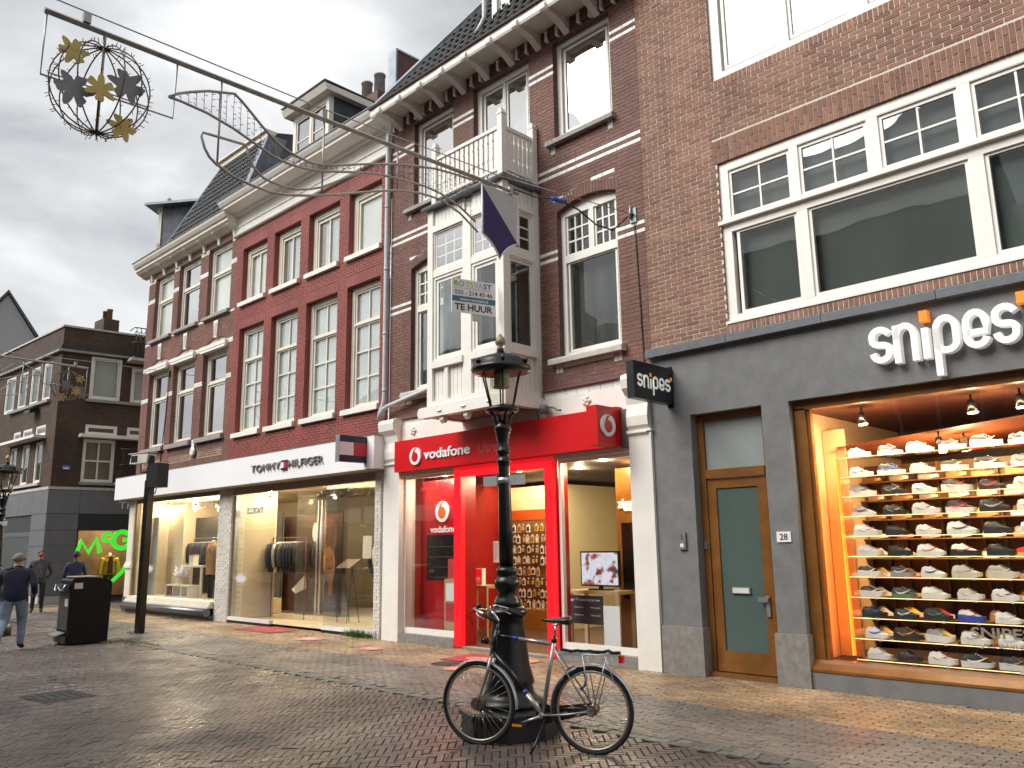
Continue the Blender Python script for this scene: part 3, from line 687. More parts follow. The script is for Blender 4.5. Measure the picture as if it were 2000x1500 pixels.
# snipes lettering, built stroke by stroke
SIGNW = mat('lit_letter_white', (0.86, 0.86, 0.84), 0.3, var=0.0, emit=(1, 0.97, 0.92), estr=0.08)
ORNG = mat('sign_orange', (0.80, 0.20, 0.012), 0.35, var=0.0, emit=(1.0, 0.28, 0.02), estr=0.18)
def snipes(parent, x0, xh, sx, y0, y1, Mf=None, mats=(SIGNW, ORNG)):
    """x0,z0 baseline origin; xh x-height; sx horizontal unit"""
    M = Mf
    w = 0.255
    def S_(o):   # letter s width .9
        return [(o+0.80, 0.74)] + arc(o+0.48, 0.70, 0.32, 0.17, 5, 180, 8)[1:] + arc(o+0.48, 0.62, 0.32, 0.12, 180, 262, 4)[1:] + arc(o+0.48, 0.38, 0.32, 0.12, 82, 0, 4) + arc(o+0.48, 0.32, 0.32, 0.19, 0, -178, 8)[1:]
    glyphs = [S_(0.0), [(1.10, 0.0), (1.10, 0.9)], [(1.10, 0.55)] + arc(1.43, 0.60, 0.33, 0.26, 180, 0, 8) + [(1.76, 0.0)], [(2.16, 0.0), (2.16, 0.72)],
              [(2.56, -0.42), (2.56, 0.66)], [(2.56, 0.30)] + arc(2.90, 0.62, 0.34, 0.25, 180, 0, 8) + arc(2.90, 0.30, 0.34, 0.17, 0, -180, 8),
              [(3.62, 0.42), (4.24, 0.42)] + arc(3.93, 0.62, 0.33, 0.25, 0, 180, 8) + arc(3.93, 0.32, 0.33, 0.19, 180, 350, 8), S_(4.42)]
    lab = ['letter_s', 'letter_n', 'letter_n', 'letter_i', 'letter_p', 'letter_p', 'letter_e', 'letter_s']
    done = {}
    for i, (gl, nm) in enumerate(zip(glyphs, lab)):
        mb = done.get((nm, i // 7)) or MB(); done[(nm, i // 7)] = mb
        ribbon(mb, [(p[0]*sx, p[1]*xh) for p in gl], w*sx*0.98, y0, y1, 0, False, M)
    for (nm, _), mb in done.items(): mb.build(nm, mats[0], parent)
    for (a, b) in ((2.02, 0.86), (5.33, 0.86)):
        mb = MB(); ribbon(mb, [(a*sx, (b+0.14)*xh), ((a+0.30)*sx, (b+0.14)*xh)], 0.25*xh, y0, y1, 0, False, M); mb.build('orange_square', mats[1], parent)
sg = thing('sign_lettering', 'large white snipes lettering with orange squares on the grey fascia', 'sign', (-3.70, 9.93, 3.76))
snipes(sg, 0, 0.50, 0.298, -0.17, -0.06, lambda p, y: (p[0], y, p[1]))
bx_ = MB(); bx_.box(-0.06, 0.06, -1.0, -0.06, -0.26, 0.26)
sb = bx_.build('box_sign', mat('sign_navy', (0.012, 0.016, 0.022), 0.35, var=0.1)); sb.location = (-6.60, 9.93, 3.96)
tag(sb, 'dark projecting box sign with white snipes lettering', 'sign')
snipes(sb, 0, 0.20, 0.150, 0.062, 0.0605, lambda p, y: (y, -0.93+p[0], -0.10+p[1]))
br_ = MB(); br_.box(-0.05, 0.05, -0.06, -0.045, -0.3, 0.3); br_.build('mounting_plate', BLACKM, sb)
# ================================================================== HOUSE C  (dark red brick with white bands, oriel and balcony)
C = house('banded_brick_house', 'dark red brick house with white brick bands, oriel, balcony and deep white eaves', 'house', 0, 9.93, off=-10.15)
opsC = [OP(-12.67, -11.42, 8.66, 10.54), OP(-10.82, -9.32, 7.95, 10.54), OP(-8.73, -7.46, 8.66, 10.54),
        OP(-12.73, -11.42, 4.77, 7.33, 0.12, 0.2, 0.05), OP(-8.73, -7.46, 4.77, 7.33, 0.12, 0.2, 0.05)]
wb = MB(); wall_panel(wb, -13.42, -6.935, 4.1, 10.86, opsC, 0.25)
wallC = wb.build('wall', [MORT_C, REV_C], C)
bandsC = [(c-0.0326, c+0.0326) for c in (10.08, 9.95, 8.13, 8.00, 6.62, 6.49)]
skipC = [(-11.15, -9.14, 4.1, 7.9), (-8.80, -8.33, 7.53, 7.60), (-7.97, -7.46, 7.64, 7.71), (-12.80, -12.35, 7.53, 7.60)]
exC = [(-8.80, -8.57, 7.535, 7.595, 1), (-8.56, -8.34, 7.535, 7.595, 1), (-7.96, -7.72, 7.645, 7.705, 1), (-7.71, -7.47, 7.645, 7.705, 1), (-12.79, -12.58, 7.535, 7.595, 1), (-12.57, -12.36, 7.535, 7.595, 1)]
lay_bricks(C, wallC, -13.42, -6.935, 4.31, 10.86, opsC, [BR_C, GLAZED], bands=bandsC, skip=skipC, extra=exC, joint=0.009, rnd=random.Random(12), jit=0.001)
# upper windows
win(C, -12.67, -11.42, 8.66, 10.54, [(-12.53, -11.56, 8.80, 10.40, 1, 1)], y=0.11, fw_=0.10, fd=0.10, m=WHITE, glass=SKYGLASS, back=DARKROOM, fb=0.10)
win(C, -8.73, -7.46, 8.66, 10.54, [(-8.59, -7.60, 8.80, 10.40, 1, 1)], y=0.11, fw_=0.10, fd=0.10, glass=SKYGLASS, back=DARKROOM, fb=0.10)
win(C, -10.82, -9.32, 7.97, 10.54, [(-10.66, -10.10, 8.05, 10.40, 1, 1), (-10.04, -9.48, 8.05, 10.40, 1, 1)], y=0.11, fw_=0.12, fd=0.10, vb=[(-10.07, 0.06, 8.05, 10.42)], glass=SKYGLASS, back=DARKROOM, name='balcony_door', fb=0.06)
for a, b in ((-12.90, -11.36), (-8.88, -7.40)):
    s = MB(); s.prism([(-0.11,8.555), (-0.11,8.62), (-0.09,8.645), (0.10,8.665), (0.10,8.555)], a, b, 'x'); s.build('window_sill', STONE, C)
    for x in (a+0.06, b-0.16):
        boxo('sill_block', LIMEST, C, x, x+0.1, -0.012, 0.0, 8.41, 8.554)
# second floor windows with leaded tops
for k, (a, b) in enumerate(((-12.73, -11.42), (-8.73, -7.46))):
    o = opsC[3+k]; w = b-a; x0, x1 = a+0.10, b-0.10; mid = (a+b)/2+0.03
    win(C, a, b, 4.77, 7.33, [(x0, mid-0.05, 6.53, 7.26, 3, 3), (mid+0.05, x1, 6.53, 7.26, 3, 3), (x0+0.02, x1-0.02, 4.87, 6.42, 1, 1)], y=0.10, fw_=0.09, fd=0.11, hb=[(6.475, 0.13, a+0.09, b-0.09)], vb=[(mid, 0.09, 6.54, 7.25)],
        glass=WGLASS, back=DARKCUR, arch=o, backgap=0.10, mun=0.03, sash=0.035)
    s = MB(); s.prism([(-0.13,4.66), (-0.13,4.735), (-0.11,4.76), (0.08,4.785), (0.08,4.66)], a-0.18, b+0.08, 'x'); s.build('window_sill', LIMEST, C)
    for x in (a-0.06, a+0.02, b-0.12, b-0.04): boxo('sill_block', LIMEST, C, x-0.035, x+0.035, -0.014, 0.0, 4.52, 4.655)
    tl = MB(); tl.box(a+0.07, b-0.17, -0.012, 0.0, 4.60, 4.655); tl.build('sill_tiles', GLAZED, C)
# sloped brick ledge and white tile course over the shop
for a, b in ((-13.42, -11.2), (-9.1, -6.94)): m = MB(); m.prism([(-0.07,4.235), (-0.07,4.25), (0.0,4.33), (0.0,4.235)], a, b, 'x'); m.build('brick_ledge', REV_C, C)
for (a, b) in ((-13.1, -11.2), (-9.1, -6.95)):
    n_ = int((b-a)/0.24)
    for i in range(n_): boxo('white_tile', GLAZED, C, a+i*0.24+0.004, a+i*0.24+0.236, -0.02, 0.01, 4.115, 4.232)
# eaves
m = MB(); m.box(-13.42, -6.93, -0.55, 0.0, 10.85, 10.87)
eav = m.build('eaves', WHITE, C)
for i in range(9):
    boxo('soffit_panel', WHITE, eav, -13.40+i*0.72, -13.40+i*0.72+0.705, -0.54, -0.06, 10.838, 10.85)
m = MB(); m.prism([(-0.58,10.755), (-0.60,10.80), (-0.60,10.93), (-0.55,10.93), (-0.55,10.755)], -13.44, -6.93, 'x'); m.build('fascia_board', WHITE, eav)
m = MB(); m.prism([(-0.645,10.935), (-0.655,10.975), (-0.635,10.975), (-0.615,10.945), (-0.52,10.945), (-0.52,10.935)], -13.46, -6.93, 'x'); m.build('gutter', mat('gutter_brown', (0.06,0.03,0.028), 0.5), eav)
for i in range(10):
    x = -13.12 + i*0.677
    prof = [(0,10.848), (-0.555,10.848), (-0.64,10.86), (-0.655,10.80), (-0.645,10.745), (-0.615,10.715), (-0.57,10.71), (-0.50,10.735), (-0.42,10.74), (-0.30,10.715), (-0.16,10.655), (-0.06,10.59), (0,10.555)]
    m = MB(); m.prism(prof, x-0.065, x+0.065, 'x'); m.build('bracket', WHITE, eav)
for i in range(26):
    x = -13.32 + i*0.25
    if min(abs(x-(-13.12+k*0.677)) for k in range(10)) < 0.1: continue
    m = MB(); m.prism([(x-0.03,10.60), (x+0.03,10.57), (x+0.03,10.80), (x-0.03,10.80)], -0.075, 0.0, 'y'); m.build('dentil', WHITE, eav)
    m = MB(); m.box(x+0.045, x+0.19, -0.06, 0.0, 10.61, 10.83); m.build('dentil_brick', REV_C, eav)
# oriel
OX0, OX1, OY = -11.13, -9.16, -0.88
m = MB()
def post(x0, x1, y0, y1, z0, z1): m.box(x0, x1, y0, y1, z0, z1)
post(OX0, OX0+0.14, OY, OY+0.14, 4.16, 7.82); post(OX1-0.14, OX1, OY, OY+0.14, 4.16, 7.82); post(-10.17, -9.97, OY+0.005, OY+0.12, 4.16, 7.50)
post(OX1-0.13, OX1-0.002, -0.12, -0.002, 4.16, 7.82); post(OX0+0.002, OX0+0.13, -0.12, -0.002, 4.16, 7.82)
for z0, z1, d in ((7.38,7.50,0), (6.52,6.64,0.012), (4.83,4.95,-0.03), (4.155,4.25,0.0)):
    m.box(OX0+0.14, -10.17, OY+d, OY+0.12, z0, z1); m.box(-9.97, OX1-0.14, OY+d, OY+0.12, z0, z1)
    m.box(OX1-0.12, OX1-d, OY+0.14, -0.12, z0, z1); m.box(OX0+d, OX0+0.12, OY+0.14, -0.12, z0, z1)
m.box(OX0+0.05, OX1-0.08, OY+0.08, 0, 7.5, 7.8); m.box(OX0+0.06, OX1-0.11, OY+0.10, 0, 4.2, 4.85)
orl = m.build('oriel', WHITE, C)
for (a, b, n_) in ((OX0+0.145, -10.175, 8), (-9.965, OX1-0.145, 6)):          # tongue and groove boards
    for i in range(n_):
        x, y = lerp(a, b, i/n_)+0.004, lerp(a, b, (i+1)/n_)-0.004
        boxo('board', WHITE, orl, x, y, OY+0.045, OY+0.075, 7.505, 7.815)
        boxo('board', WHITE, orl, x, y, OY+0.06, OY+0.095, 4.255, 4.828)
for i in range(6):
    a, b = lerp(OY+0.145, -0.125, i/6)+0.004, lerp(OY+0.145, -0.125, (i+1)/6)-0.004
    boxo('board', WHITE, orl, OX1-0.075, OX1-0.045, a, b, 7.505, 7.815); boxo('board', WHITE, orl, OX1-0.095, OX1-0.06, a, b, 4.255, 4.828)
for x in (-10.62, -9.56): boxo('panel_stile', WHITE, orl, x-0.045, x+0.045, OY+0.005, OY+0.058, 4.252, 4.828)
for a, b in ((OX0+0.14, -10.17), (-9.97, OX1-0.14)):
    win(C, a, b, 6.64, 7.38, [(a+0.03, b-0.03, 6.665, 7.355, 3, 3)], y=OY+0.03, fw_=0.03, fd=0.07, glass=SKYGLASS, back=DARKROOM, mun=0.03, sash=0.04)
    win(C, a, b, 4.95, 6.52, [(a+0.05, b-0.05, 5.0, 6.47, 1, 1)], y=OY+0.03, fw_=0.05, fd=0.07, glass=WGLASS, back=DARKCUR, sash=0.06, backgap=0.16)
for z0, z1, nx, nz_, gl, bk in ((6.64, 7.38, 2, 3, WGLASS, GREYBL), (4.95, 6.52, 1, 1, WGLASS, DARKROOM)):
    w_ = win(C, 0.14, 0.76, z0, z1, [(0.17, 0.73, z0+0.03, z1-0.03, nx, nz_)], y=0.03, fw_=0.03, fd=0.07, glass=gl, back=bk, mun=0.03, sash=0.05, backgap=0.3)
    w_.matrix_basis = Matrix.Translation((OX1+10.15, OY, 0)) @ Matrix.Rotation(pi/2, 4, 'Z')
m = MB()   # supporting beam and underside
m.prism([(OX0-0.24,4.06), (OX0-0.20,4.15), (OX0-0.08,4.16), (OX1+0.04,4.16), (OX1+0.04,3.97), (OX0-0.08,3.97), (OX0-0.20,3.98)], OY-0.03, OY+0.12, 'y')
m.box(OX1-0.10, OX1+0.035, OY+0.12, 0, 3.965, 4.158); m.box(OX0, OX0+0.1, OY+0.12, 0, 3.965, 4.158)
m.build('oriel_beam', WHITE, orl)
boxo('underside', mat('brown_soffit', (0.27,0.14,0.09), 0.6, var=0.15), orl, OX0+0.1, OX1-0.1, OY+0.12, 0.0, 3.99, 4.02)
for x in (-10.75, -10.13, -9.5):
    m = MB(); m.prism([(OY-0.06,4.05), (OY-0.02,4.10), (OY+0.02,4.0), (OY+0.01,3.90), (OY+0.06,3.84), (OY+0.10,3.86), (OY+0.12,3.97)], x-0.05, x+0.05, 'x'); m.build('console', WHITE, orl)
# balcony
dk = MB(); dk.prism([(OY-0.09,7.83), (OY-0.10,7.86), (OY-0.06,7.90), (0.0,7.915), (0.0,7.83)], OX0-0.09, OX1+0.09, 'x')
bal = dk.build('balcony', LEAD, C)
def bpost(x, y):
    p = MB(); p.box(x-0.055, x+0.055, y-0.055, y+0.055, 7.905, 9.02); p.box(x-0.065, x+0.065, y-0.065, y+0.065, 9.02, 9.05); p.prism([(x-0.055,9.05), (x+0.055,9.05), (x+0.02,9.13), (x-0.02,9.13)], y-0.05, y+0.05, 'y')
    p.build('post', WHITE, bal)
BY = OY+0.03
for x, y in ((OX0+0.19, BY), (OX1-0.03, BY), (OX1-0.03, -0.08)): bpost(x, y)
boxo('handrail', WHITE, bal, OX0+0.25, OX1-0.09, BY-0.035, BY+0.035, 8.77, 8.83); boxo('bottom_rail', WHITE, bal, OX0+0.25, OX1-0.09, BY-0.025, BY+0.025, 8.02, 8.07); boxo('mid_rail', WHITE, bal, OX0+0.25, OX1-0.09, BY+0.012, BY+0.03, 8.60, 8.64)
boxo('handrail', WHITE, bal, OX1-0.065, OX1+0.005, BY+0.056, -0.136, 8.77, 8.83); boxo('bottom_rail', WHITE, bal, OX1-0.055, OX1-0.005, BY+0.056, -0.136, 8.02, 8.07)
bm = MB(); bm.prism([(-0.042,8.0-8.4), (0.042,8.0-8.4), (0.042,8.22-8.4), (0.026,8.26-8.4), (0.042,8.30-8.4), (0.042,8.56-8.4), (0.026,8.60-8.4), (0.042,8.64-8.4), (0.042,8.77-8.4), (-0.042,8.77-8.4), (-0.042,8.64-8.4), (-0.026,8.60-8.4), (-0.042,8.56-8.4), (-0.042,8.30-8.4), (-0.026,8.26-8.4), (-0.042,8.22-8.4)], -0.012, 0.012, 'y')
bme = bm.mesh('baluster', WHITE)
for i in range(13): _link0('baluster', bme, bal, (lerp(OX0+0.30, OX1-0.16, i/12), BY, 8.4))
for i in range(6):
    o = _link0('baluster', bme, bal, (OX1-0.03, lerp(BY+0.13, -0.19, i/5), 8.4), pi/2)
# roof of C
ROOFT = mat('dark_roof_tile', (0.055, 0.055, 0.053), 0.55, var=0.35, scale=8, bump=0.2)
def tile_roof(parent, P0, ux, uv, w_bot, off_fn, nrow, rowlen, tw, nind, material, name='roof_tile', seed=2):
    """pantiles: P0 origin at eaves, ux along eaves, uv up the slope; each tile a wavy piece; off_fn(row)->(start,end) along ux"""
    R = random.Random(seed); nrm = ux.cross(uv).normalized()
    if nrm.z < 0: nrm = -nrm
    prof = [(0.0, 0.0), (0.18, -0.012), (0.4, -0.015), (0.6, 0.012), (0.8, 0.05), (0.95, 0.045), (1.06, 0.01)]
    tm = MB()
    for i in range(len(prof)-1):
        (a, h), (b, k) = prof[i], prof[i+1]
        p = lambda u, v, z: tuple(ux*u*tw + uv*v*rowlen + nrm*z)
        tm.quad(p(a, -0.12, h+0.035), p(b, -0.12, k+0.035), p(b, 1, k), p(a, 1, h), 0, True)
        tm.quad(p(a, -0.12, h+0.012), p(b, -0.12, k+0.012), p(b, -0.12, k+0.035), p(a, -0.12, h+0.035))
    me = tm.mesh(name, material); rest = MB(); cnt = 0
    for r in range(nrow):
        s, e_ = off_fn(r)
        n_ = int((e_-s)/tw)
        for i in range(n_):
            P = P0 + ux*(s+i*tw) + uv*(r*rowlen) + nrm*R.uniform(-0.003, 0.003)
            if cnt < nind: _link0(name, me, parent, P); cnt += 1
            else:
                j = len(rest.v); rest.v += [tuple(Vector(v)+P) for v in tm.v]; rest.f += [tuple(j+q for q in f_) for f_ in tm.f]; rest.m += tm.m; rest.sm += tm.sm
    if rest.f: tag(rest.build('tiling', material, parent), kind='stuff')
rb = MB(); rb.poly([(-13.42,-0.5,10.93), (-6.93,-0.5,10.93), (-6.93,1.5,14.52), (-8.20,1.5,14.52)])
rb.poly([(-13.42,-0.5,10.93), (-8.20,1.5,14.52), (-8.2,4,14.52), (-13.42,4,10.93)])
roofC = rb.build('roof', mat('roof_underlay', (0.04,0.04,0.04), 0.8), C)
uvC = Vector((0, 2.0, 3.59)).normalized()
tile_roof(roofC, Vector((-13.42, -0.52, 10.95)), Vector((1,0,0)), uvC, 6.4, lambda r: (0.15 + r*0.26*1.27, 6.4), 14, 0.26, 0.21, 120, ROOFT)
hp = MB(); hp.tube([(-13.42,-0.52,10.98), (-8.2,1.5,14.6)], 0.10, 6, sm=False); hp.build('hip_flashing', ZINC, roofC)
# dormer of C (only its lower corner is in the picture)
m = MB(); m.box(-10.15, -10.02, -0.12, 0.05, 11.42, 13.2); m.box(-10.02, -7.4, -0.12, 0.05, 11.42, 11.55); m.box(-10.3, -7.2, -0.35, 1.4, 13.2, 13.35); m.box(-8.62, -8.5, -0.12, 0.05, 11.55, 13.2); m.box(-7.5, -7.4, -0.12, 0.05, 11.55, 13.2)
m.box(-10.14, -10.1, 0.05, 1.5, 11.4, 13.2); m.box(-10.2, -7.35, -0.16, -0.12, 11.38, 11.44)
dC = m.build('dormer', WHITE, C)
for a, b in ((-10.0, -9.32), (-9.26, -8.64)):
    for i in range(3):
        for j in range(5): boxo('pane', WGLASS, dC, lerp(a, b, i/3)+0.02, lerp(a, b, (i+1)/3)-0.02, -0.06, -0.05, lerp(11.6, 13.1, j/5)+0.02, lerp(11.6, 13.1, (j+1)/5)-0.02)
m = MB(); m.box(-10.02, -8.6, -0.05, -0.03, 11.55, 13.2); m.build('sash', WHITE, dC)
m = MB(); m.tube([(-10.28,-0.2,13.2), (-10.28,-0.2,11.75), (-10.34,-0.24,11.6), (-10.42,-0.3,11.42)], 0.045, 8); m.build('downpipe', PVC, dC)
# fire wall above the party line between B and C
m = MB(); m.box(-13.68, -13.46, 0.1, 1.1, 10.9, 12.70); fwall = m.build('party_wall', REV_C, C)
m = MB(); m.box(-13.72, -13.44, 0.06, 0.10, 10.9, 12.74); m.box(-13.72, -13.44, 0.10, 1.15, 12.70, 12.745); m.build('zinc_capping', ZINC, fwall)
# downpipe between B and C and branch
m = MB(); m.tube([(-13.47,-0.09,10.62), (-13.47,-0.09,10.45), (-13.47,-0.09,4.75), (-13.48,-0.10,4.62), (-13.56,-0.12,4.45), (-13.60,-0.12,4.30)], 0.052, 10)
for z in (10.3, 8.9, 7.5, 6.1, 4.9): m.lathe([(0.052,z-0.03), (0.060,z-0.025), (0.060,z+0.025), (0.052,z+0.03)], 10, -13.47, -0.09)
m.build('downpipe', PVC, C)
m = MB(); m.tube([(-13.50,-0.16,4.38), (-13.40,-0.16,4.50), (-13.25,-0.16,4.54), (-11.25,-0.16,4.80)], 0.045, 8); m.build('downpipe', PVC, C)
# wall anchor of the street decoration, cable down the wall
an = MB(); an.box(-7.19, -7.07, -0.03, -0.007, 6.66, 6.90); an.tube([(-7.13,-0.03,6.80), (-7.13,-0.12,6.80)], 0.02, 6); an.tube([(-7.16,-0.05,6.72), (-7.16,-0.05,6.95)], 0.02, 6)
wa = an.build('wall_anchor', ZINC); wa.location = (0, 9.93, 0); tag(wa, 'galvanised wall anchor holding the span wire on the banded brick wall', 'anchor')
cb_ = MB(); cb_.tube([(-7.12,-0.025,6.70), (-7.10,-0.02,6.2), (-7.07,-0.02,5.2), (-7.05,-0.02,4.3), (-6.85,-0.06,4.22)], 0.008, 5)
cc_ = cb_.build('wall_cable', BLACKP); cc_.location = (0, 9.93, 0); tag(cc_, 'thin black cable running down the banded brick wall to the box sign', 'cable')

# ---------------------------------------------------------------- phone shopfront under house C
V = house('shopfront', 'cream phone shopfront with scrolled pilasters, red portal and display windows', 'shopfront', 0, 9.93, off=-10.15)
for (a, b) in ((-13.44, -12.93), (-7.34, -6.94)):
    m = MB(); m.box(a, b, -0.10, 0.3, 0.0, 3.36); pil = m.build('pilaster', WHITE, V)
    m = MB(); m.prism([(-0.105,3.40), (-0.15,3.46), (-0.16,3.60), (-0.13,3.78), (-0.16,3.92), (-0.25,4.02), (-0.27,4.16), (-0.25,4.22), (-0.16,4.26), (0,4.26), (0,3.40)], a+0.01, b-0.01, 'x'); m.build('scroll_capital', WHITE, pil)
    m = MB(); m.box(a-0.02, b+0.02, -0.125, 0, 3.365, 3.40); m.build('astragal', WHITE, pil)
    n_ = int((b-a)/0.045)
    for i in range(n_):
        q = MB(); q.ball((a+0.02+i*0.045, -0.13, 3.355), 0.021, 8); q.build('bead', WHITE, pil)
m = MB(); m.box(-12.93, -7.34, -0.05, 0.2, 3.10, 4.11); m.build('entablature', WHITE, V)
for x in (-12.55, -8.16):
    q = MB()
    for k in range(5): q.ball((x+0.055*cos(k*1.2566), -0.06, 3.97+0.055*sin(k*1.2566)), 0.034, 8)
    q.ball((x, -0.075, 3.97), 0.03, 8); q.build('rosette', WHITE, V)
for (a, b) in ((-12.93, -11.335), (-8.90, -7.34)): boxo('stone_base', GRAN, V, a, b, -0.09, 0.25, 0.0, 0.16)
boxo('threshold', GRAN, V, -11.33, -8.92, -0.06, 3.0, 0.0, 0.035)
def shopwin(a, b, z0, z1, y=0.03, w=0.055, wb=0.10, nm='display_window'):
    f = MB(); bars(f, a, b, z0, z1, w, y, y+0.07, wb=wb); o = f.build(nm, WHITE, V)
    boxo('pane', GLASS, o, a+w+0.001, b-w-0.001, y+0.03, y+0.038, z0+wb+0.001, z1-w-0.001); return o
wl = shopwin(-12.93, -11.34, 0.16, 3.10); wr = shopwin(-8.88, -7.345, 0.16, 3.10)
# red portal
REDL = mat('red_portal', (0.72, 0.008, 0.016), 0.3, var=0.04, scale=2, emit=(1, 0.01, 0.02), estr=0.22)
REDD = mat('red_side', (0.42, 0.006, 0.010), 0.3, var=0.05)
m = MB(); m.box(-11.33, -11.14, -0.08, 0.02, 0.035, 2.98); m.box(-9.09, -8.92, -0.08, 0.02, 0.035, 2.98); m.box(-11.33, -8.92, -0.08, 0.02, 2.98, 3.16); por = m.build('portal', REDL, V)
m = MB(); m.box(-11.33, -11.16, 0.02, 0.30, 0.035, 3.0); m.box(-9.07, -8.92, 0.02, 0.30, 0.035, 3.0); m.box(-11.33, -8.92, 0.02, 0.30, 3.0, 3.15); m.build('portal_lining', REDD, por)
# fascia sign and box sign
fs = boxo('fascia_sign', REDP, None, -12.96, -7.48, 9.93-0.20, 9.93-0.055, 3.18, 3.78); tag(fs, 'long red fascia sign with white vodafone lettering above the portal', 'sign')
LETW = mat('letter_white', (0.82, 0.82, 0.82), 0.3, var=0.0); LETG = mat('letter_pinkgrey', (0.42, 0.12, 0.12), 0.4, var=0.0)
text_obj('lettering', 'vodafone', -12.02, -10.73, 3.355, 3.545, 9.93-0.20, 0.03, LETW, fs, 0.018)
text_obj('lettering', 'Utrecht', -10.52, -9.72, 3.345, 3.53, 9.93-0.20, 0.006, LETG, fs)
def vlogo(parent, cx, cz, r, y, d, M, w=None, rd=None):
    """round white disc with the red drop"""
    a = MB(); n_ = 28; pts = [(cx+r*cos(2*pi*i/n_), cz+r*sin(2*pi*i/n_)) for i in range(n_)]
    def disc(mb, pts, y0, y1):
        i0 = len(mb.v); k = len(pts)
        mb.v += [M(p, y0) for p in pts] + [M(p, y1) for p in pts]; mb.f.append(tuple(range(i0, i0+k))); mb.m.append(0); mb.sm.append(False)
        for i in range(k): mb.f.append((i0+i, i0+k+i, i0+k+(i+1) % k, i0+(i+1) % k)); mb.m.append(0); mb.sm.append(False)
    disc(a, pts, y-d, y); a.build('logo_disc', w or LETW, parent)
    b = MB(); q = [(cx-0.02*r+0.56*r*cos(t), cz-0.10*r+0.56*r*sin(t)) for t in [radians(100-i*14) for i in range(24)]]
    q += [(cx-0.42*r, cz+0.42*r), (cx-0.12*r, cz+0.86*r), (cx+0.30*r, cz+0.94*r), (cx+0.02*r, cz+0.70*r)]
    disc(b, q, y-d-0.004, y-d+0.001); b.build('logo_drop', rd or REDP, parent)
vlogo(fs, -12.27, 3.44, 0.165, 9.93-0.20, 0.04, lambda p, y: (p[0], y, p[1]))
vb_ = MB(); vb_.box(-7.68, -7.48, 9.27-9.93, -0.21, 3.17, 3.76); bs = vb_.build('box_sign', REDP); bs.location = (0, 9.93, 0); tag(bs, 'red projecting box sign with round white logo', 'sign')
vlogo(bs, -0.43, 3.47, 0.165, -7.48, 0.03, lambda p, y: (-7.48 - (y+7.48), p[0], p[1]))
boxo('sign_backboard', mat('grey_board', (0.14,0.12,0.115), 0.5), V, -7.475, -7.345, -0.10, -0.052, 3.16, 3.74)
q = MB(); q.lathe([(0.05,3.86), (0.075,3.86), (0.075,3.98), (0.05,4.0)], 10, -8.98, -0.16); q.tube([(-8.9,-0.16,3.95), (-8.75,-0.2,3.93), (-8.6,-0.28,3.86), (-8.5,-0.3,3.84)], 0.018, 6); q.tube([(-9.06,-0.16,3.93), (-9.14,-0.16,3.90), (-9.14,-0.12,3.80)], 0.012, 6)
fl = q.build('floodlight', mat('lamp_grey', (0.13,0.14,0.145), 0.4)); fl.location = (0, 9.93, 0); tag(fl, 'small grey floodlight with cable above the red fascia sign', 'floodlight')
# ================================================================== HOUSE B  (red painted brick)
ABX, ABY, ABR = -13.45, 9.93, radians(1.0)
B = house('red_painted_house', 'red painted brick house with eight cream sash windows and white classical cornice', 'house', ABX, ABY, ABR, off=-3.4)
WX = [(-6.45,-5.20), (-4.83,-3.60), (-3.22,-1.93), (-1.55,-0.33)]
opsB = [OP(a, b, 8.20, 9.70, head=0.24, ext=0.04) for a, b in WX] + [OP(a, b, 4.68, 7.47, head=0.24, ext=0.04) for a, b in WX]
wb = MB(); wall_panel(wb, -6.80, -0.02, 3.9, 10.3, opsB, 0.26); wallB = wb.build('wall', [MORT_B, MORT_B], B)
lay_bricks(B, wallB, -6.80, -0.02, 3.95, 10.2, opsB, [BR_B], joint=0.012, proud=0.008, rnd=random.Random(13), jit=0.003, course=0.063)
def sill(root, a, b, z, mt, y0=-0.09, h=0.11, y1=0.14):
    s = MB(); s.prism([(y0,z), (y0,z+h-0.015), (y0+0.02,z+h), (y1,z+h+0.02), (y1,z)], a, b, 'x'); s.build('window_sill', mt, root)
for i, (a, b) in enumerate(WX):
    win(B, a, b, 8.20, 9.70, [(a+0.17, b-0.17, 8.28, 9.50, 2 if i < 3 else 1, 1)], y=0.13, fw_=0.16, fd=0.12, m=CREAM, glass=BGLASS, back=[BLINDW, CURTAIN, CURTAIN, BLINDW][i], sash=0.05, mun=0.05, fb=0.07, backgap=-0.03)
    t = MB(); bars(t, a+0.08, b-0.08, 8.25, 9.62, 0.03, 0.115, 0.13); t.build('window_trim', CREAM, B)
    sill(B, a-0.05, b+0.03, 8.07, WHITE, h=0.12)
    if i in (1, 2):
        dk_ = MB(); dk_.box(a+0.24, a+0.38, 0.20, 0.206, 8.34, 9.44); dk_.build('curtain', BEIGEC, B)
    win(B, a, b, 4.68, 7.47, [(a+0.12, b-0.12, 6.62, 7.35, 2, 1), (a+0.14, b-0.14, 4.76, 6.58, 2, 3)], y=0.13, fw_=0.115, fd=0.11, m=CREAM, glass=BGLASS, back=FROST, hb=[(6.60, 0.05, a+0.115, b-0.115)], sash=0.04, mun=0.035, fb=0.08, backgap=-0.03)
    t = MB(); bars(t, a+0.045, b-0.045, 4.70, 7.43, 0.025, 0.118, 0.13); t.build('window_trim', CREAM, B)
    sill(B, a-0.06, b+0.04, 4.56, WHITE, h=0.12)
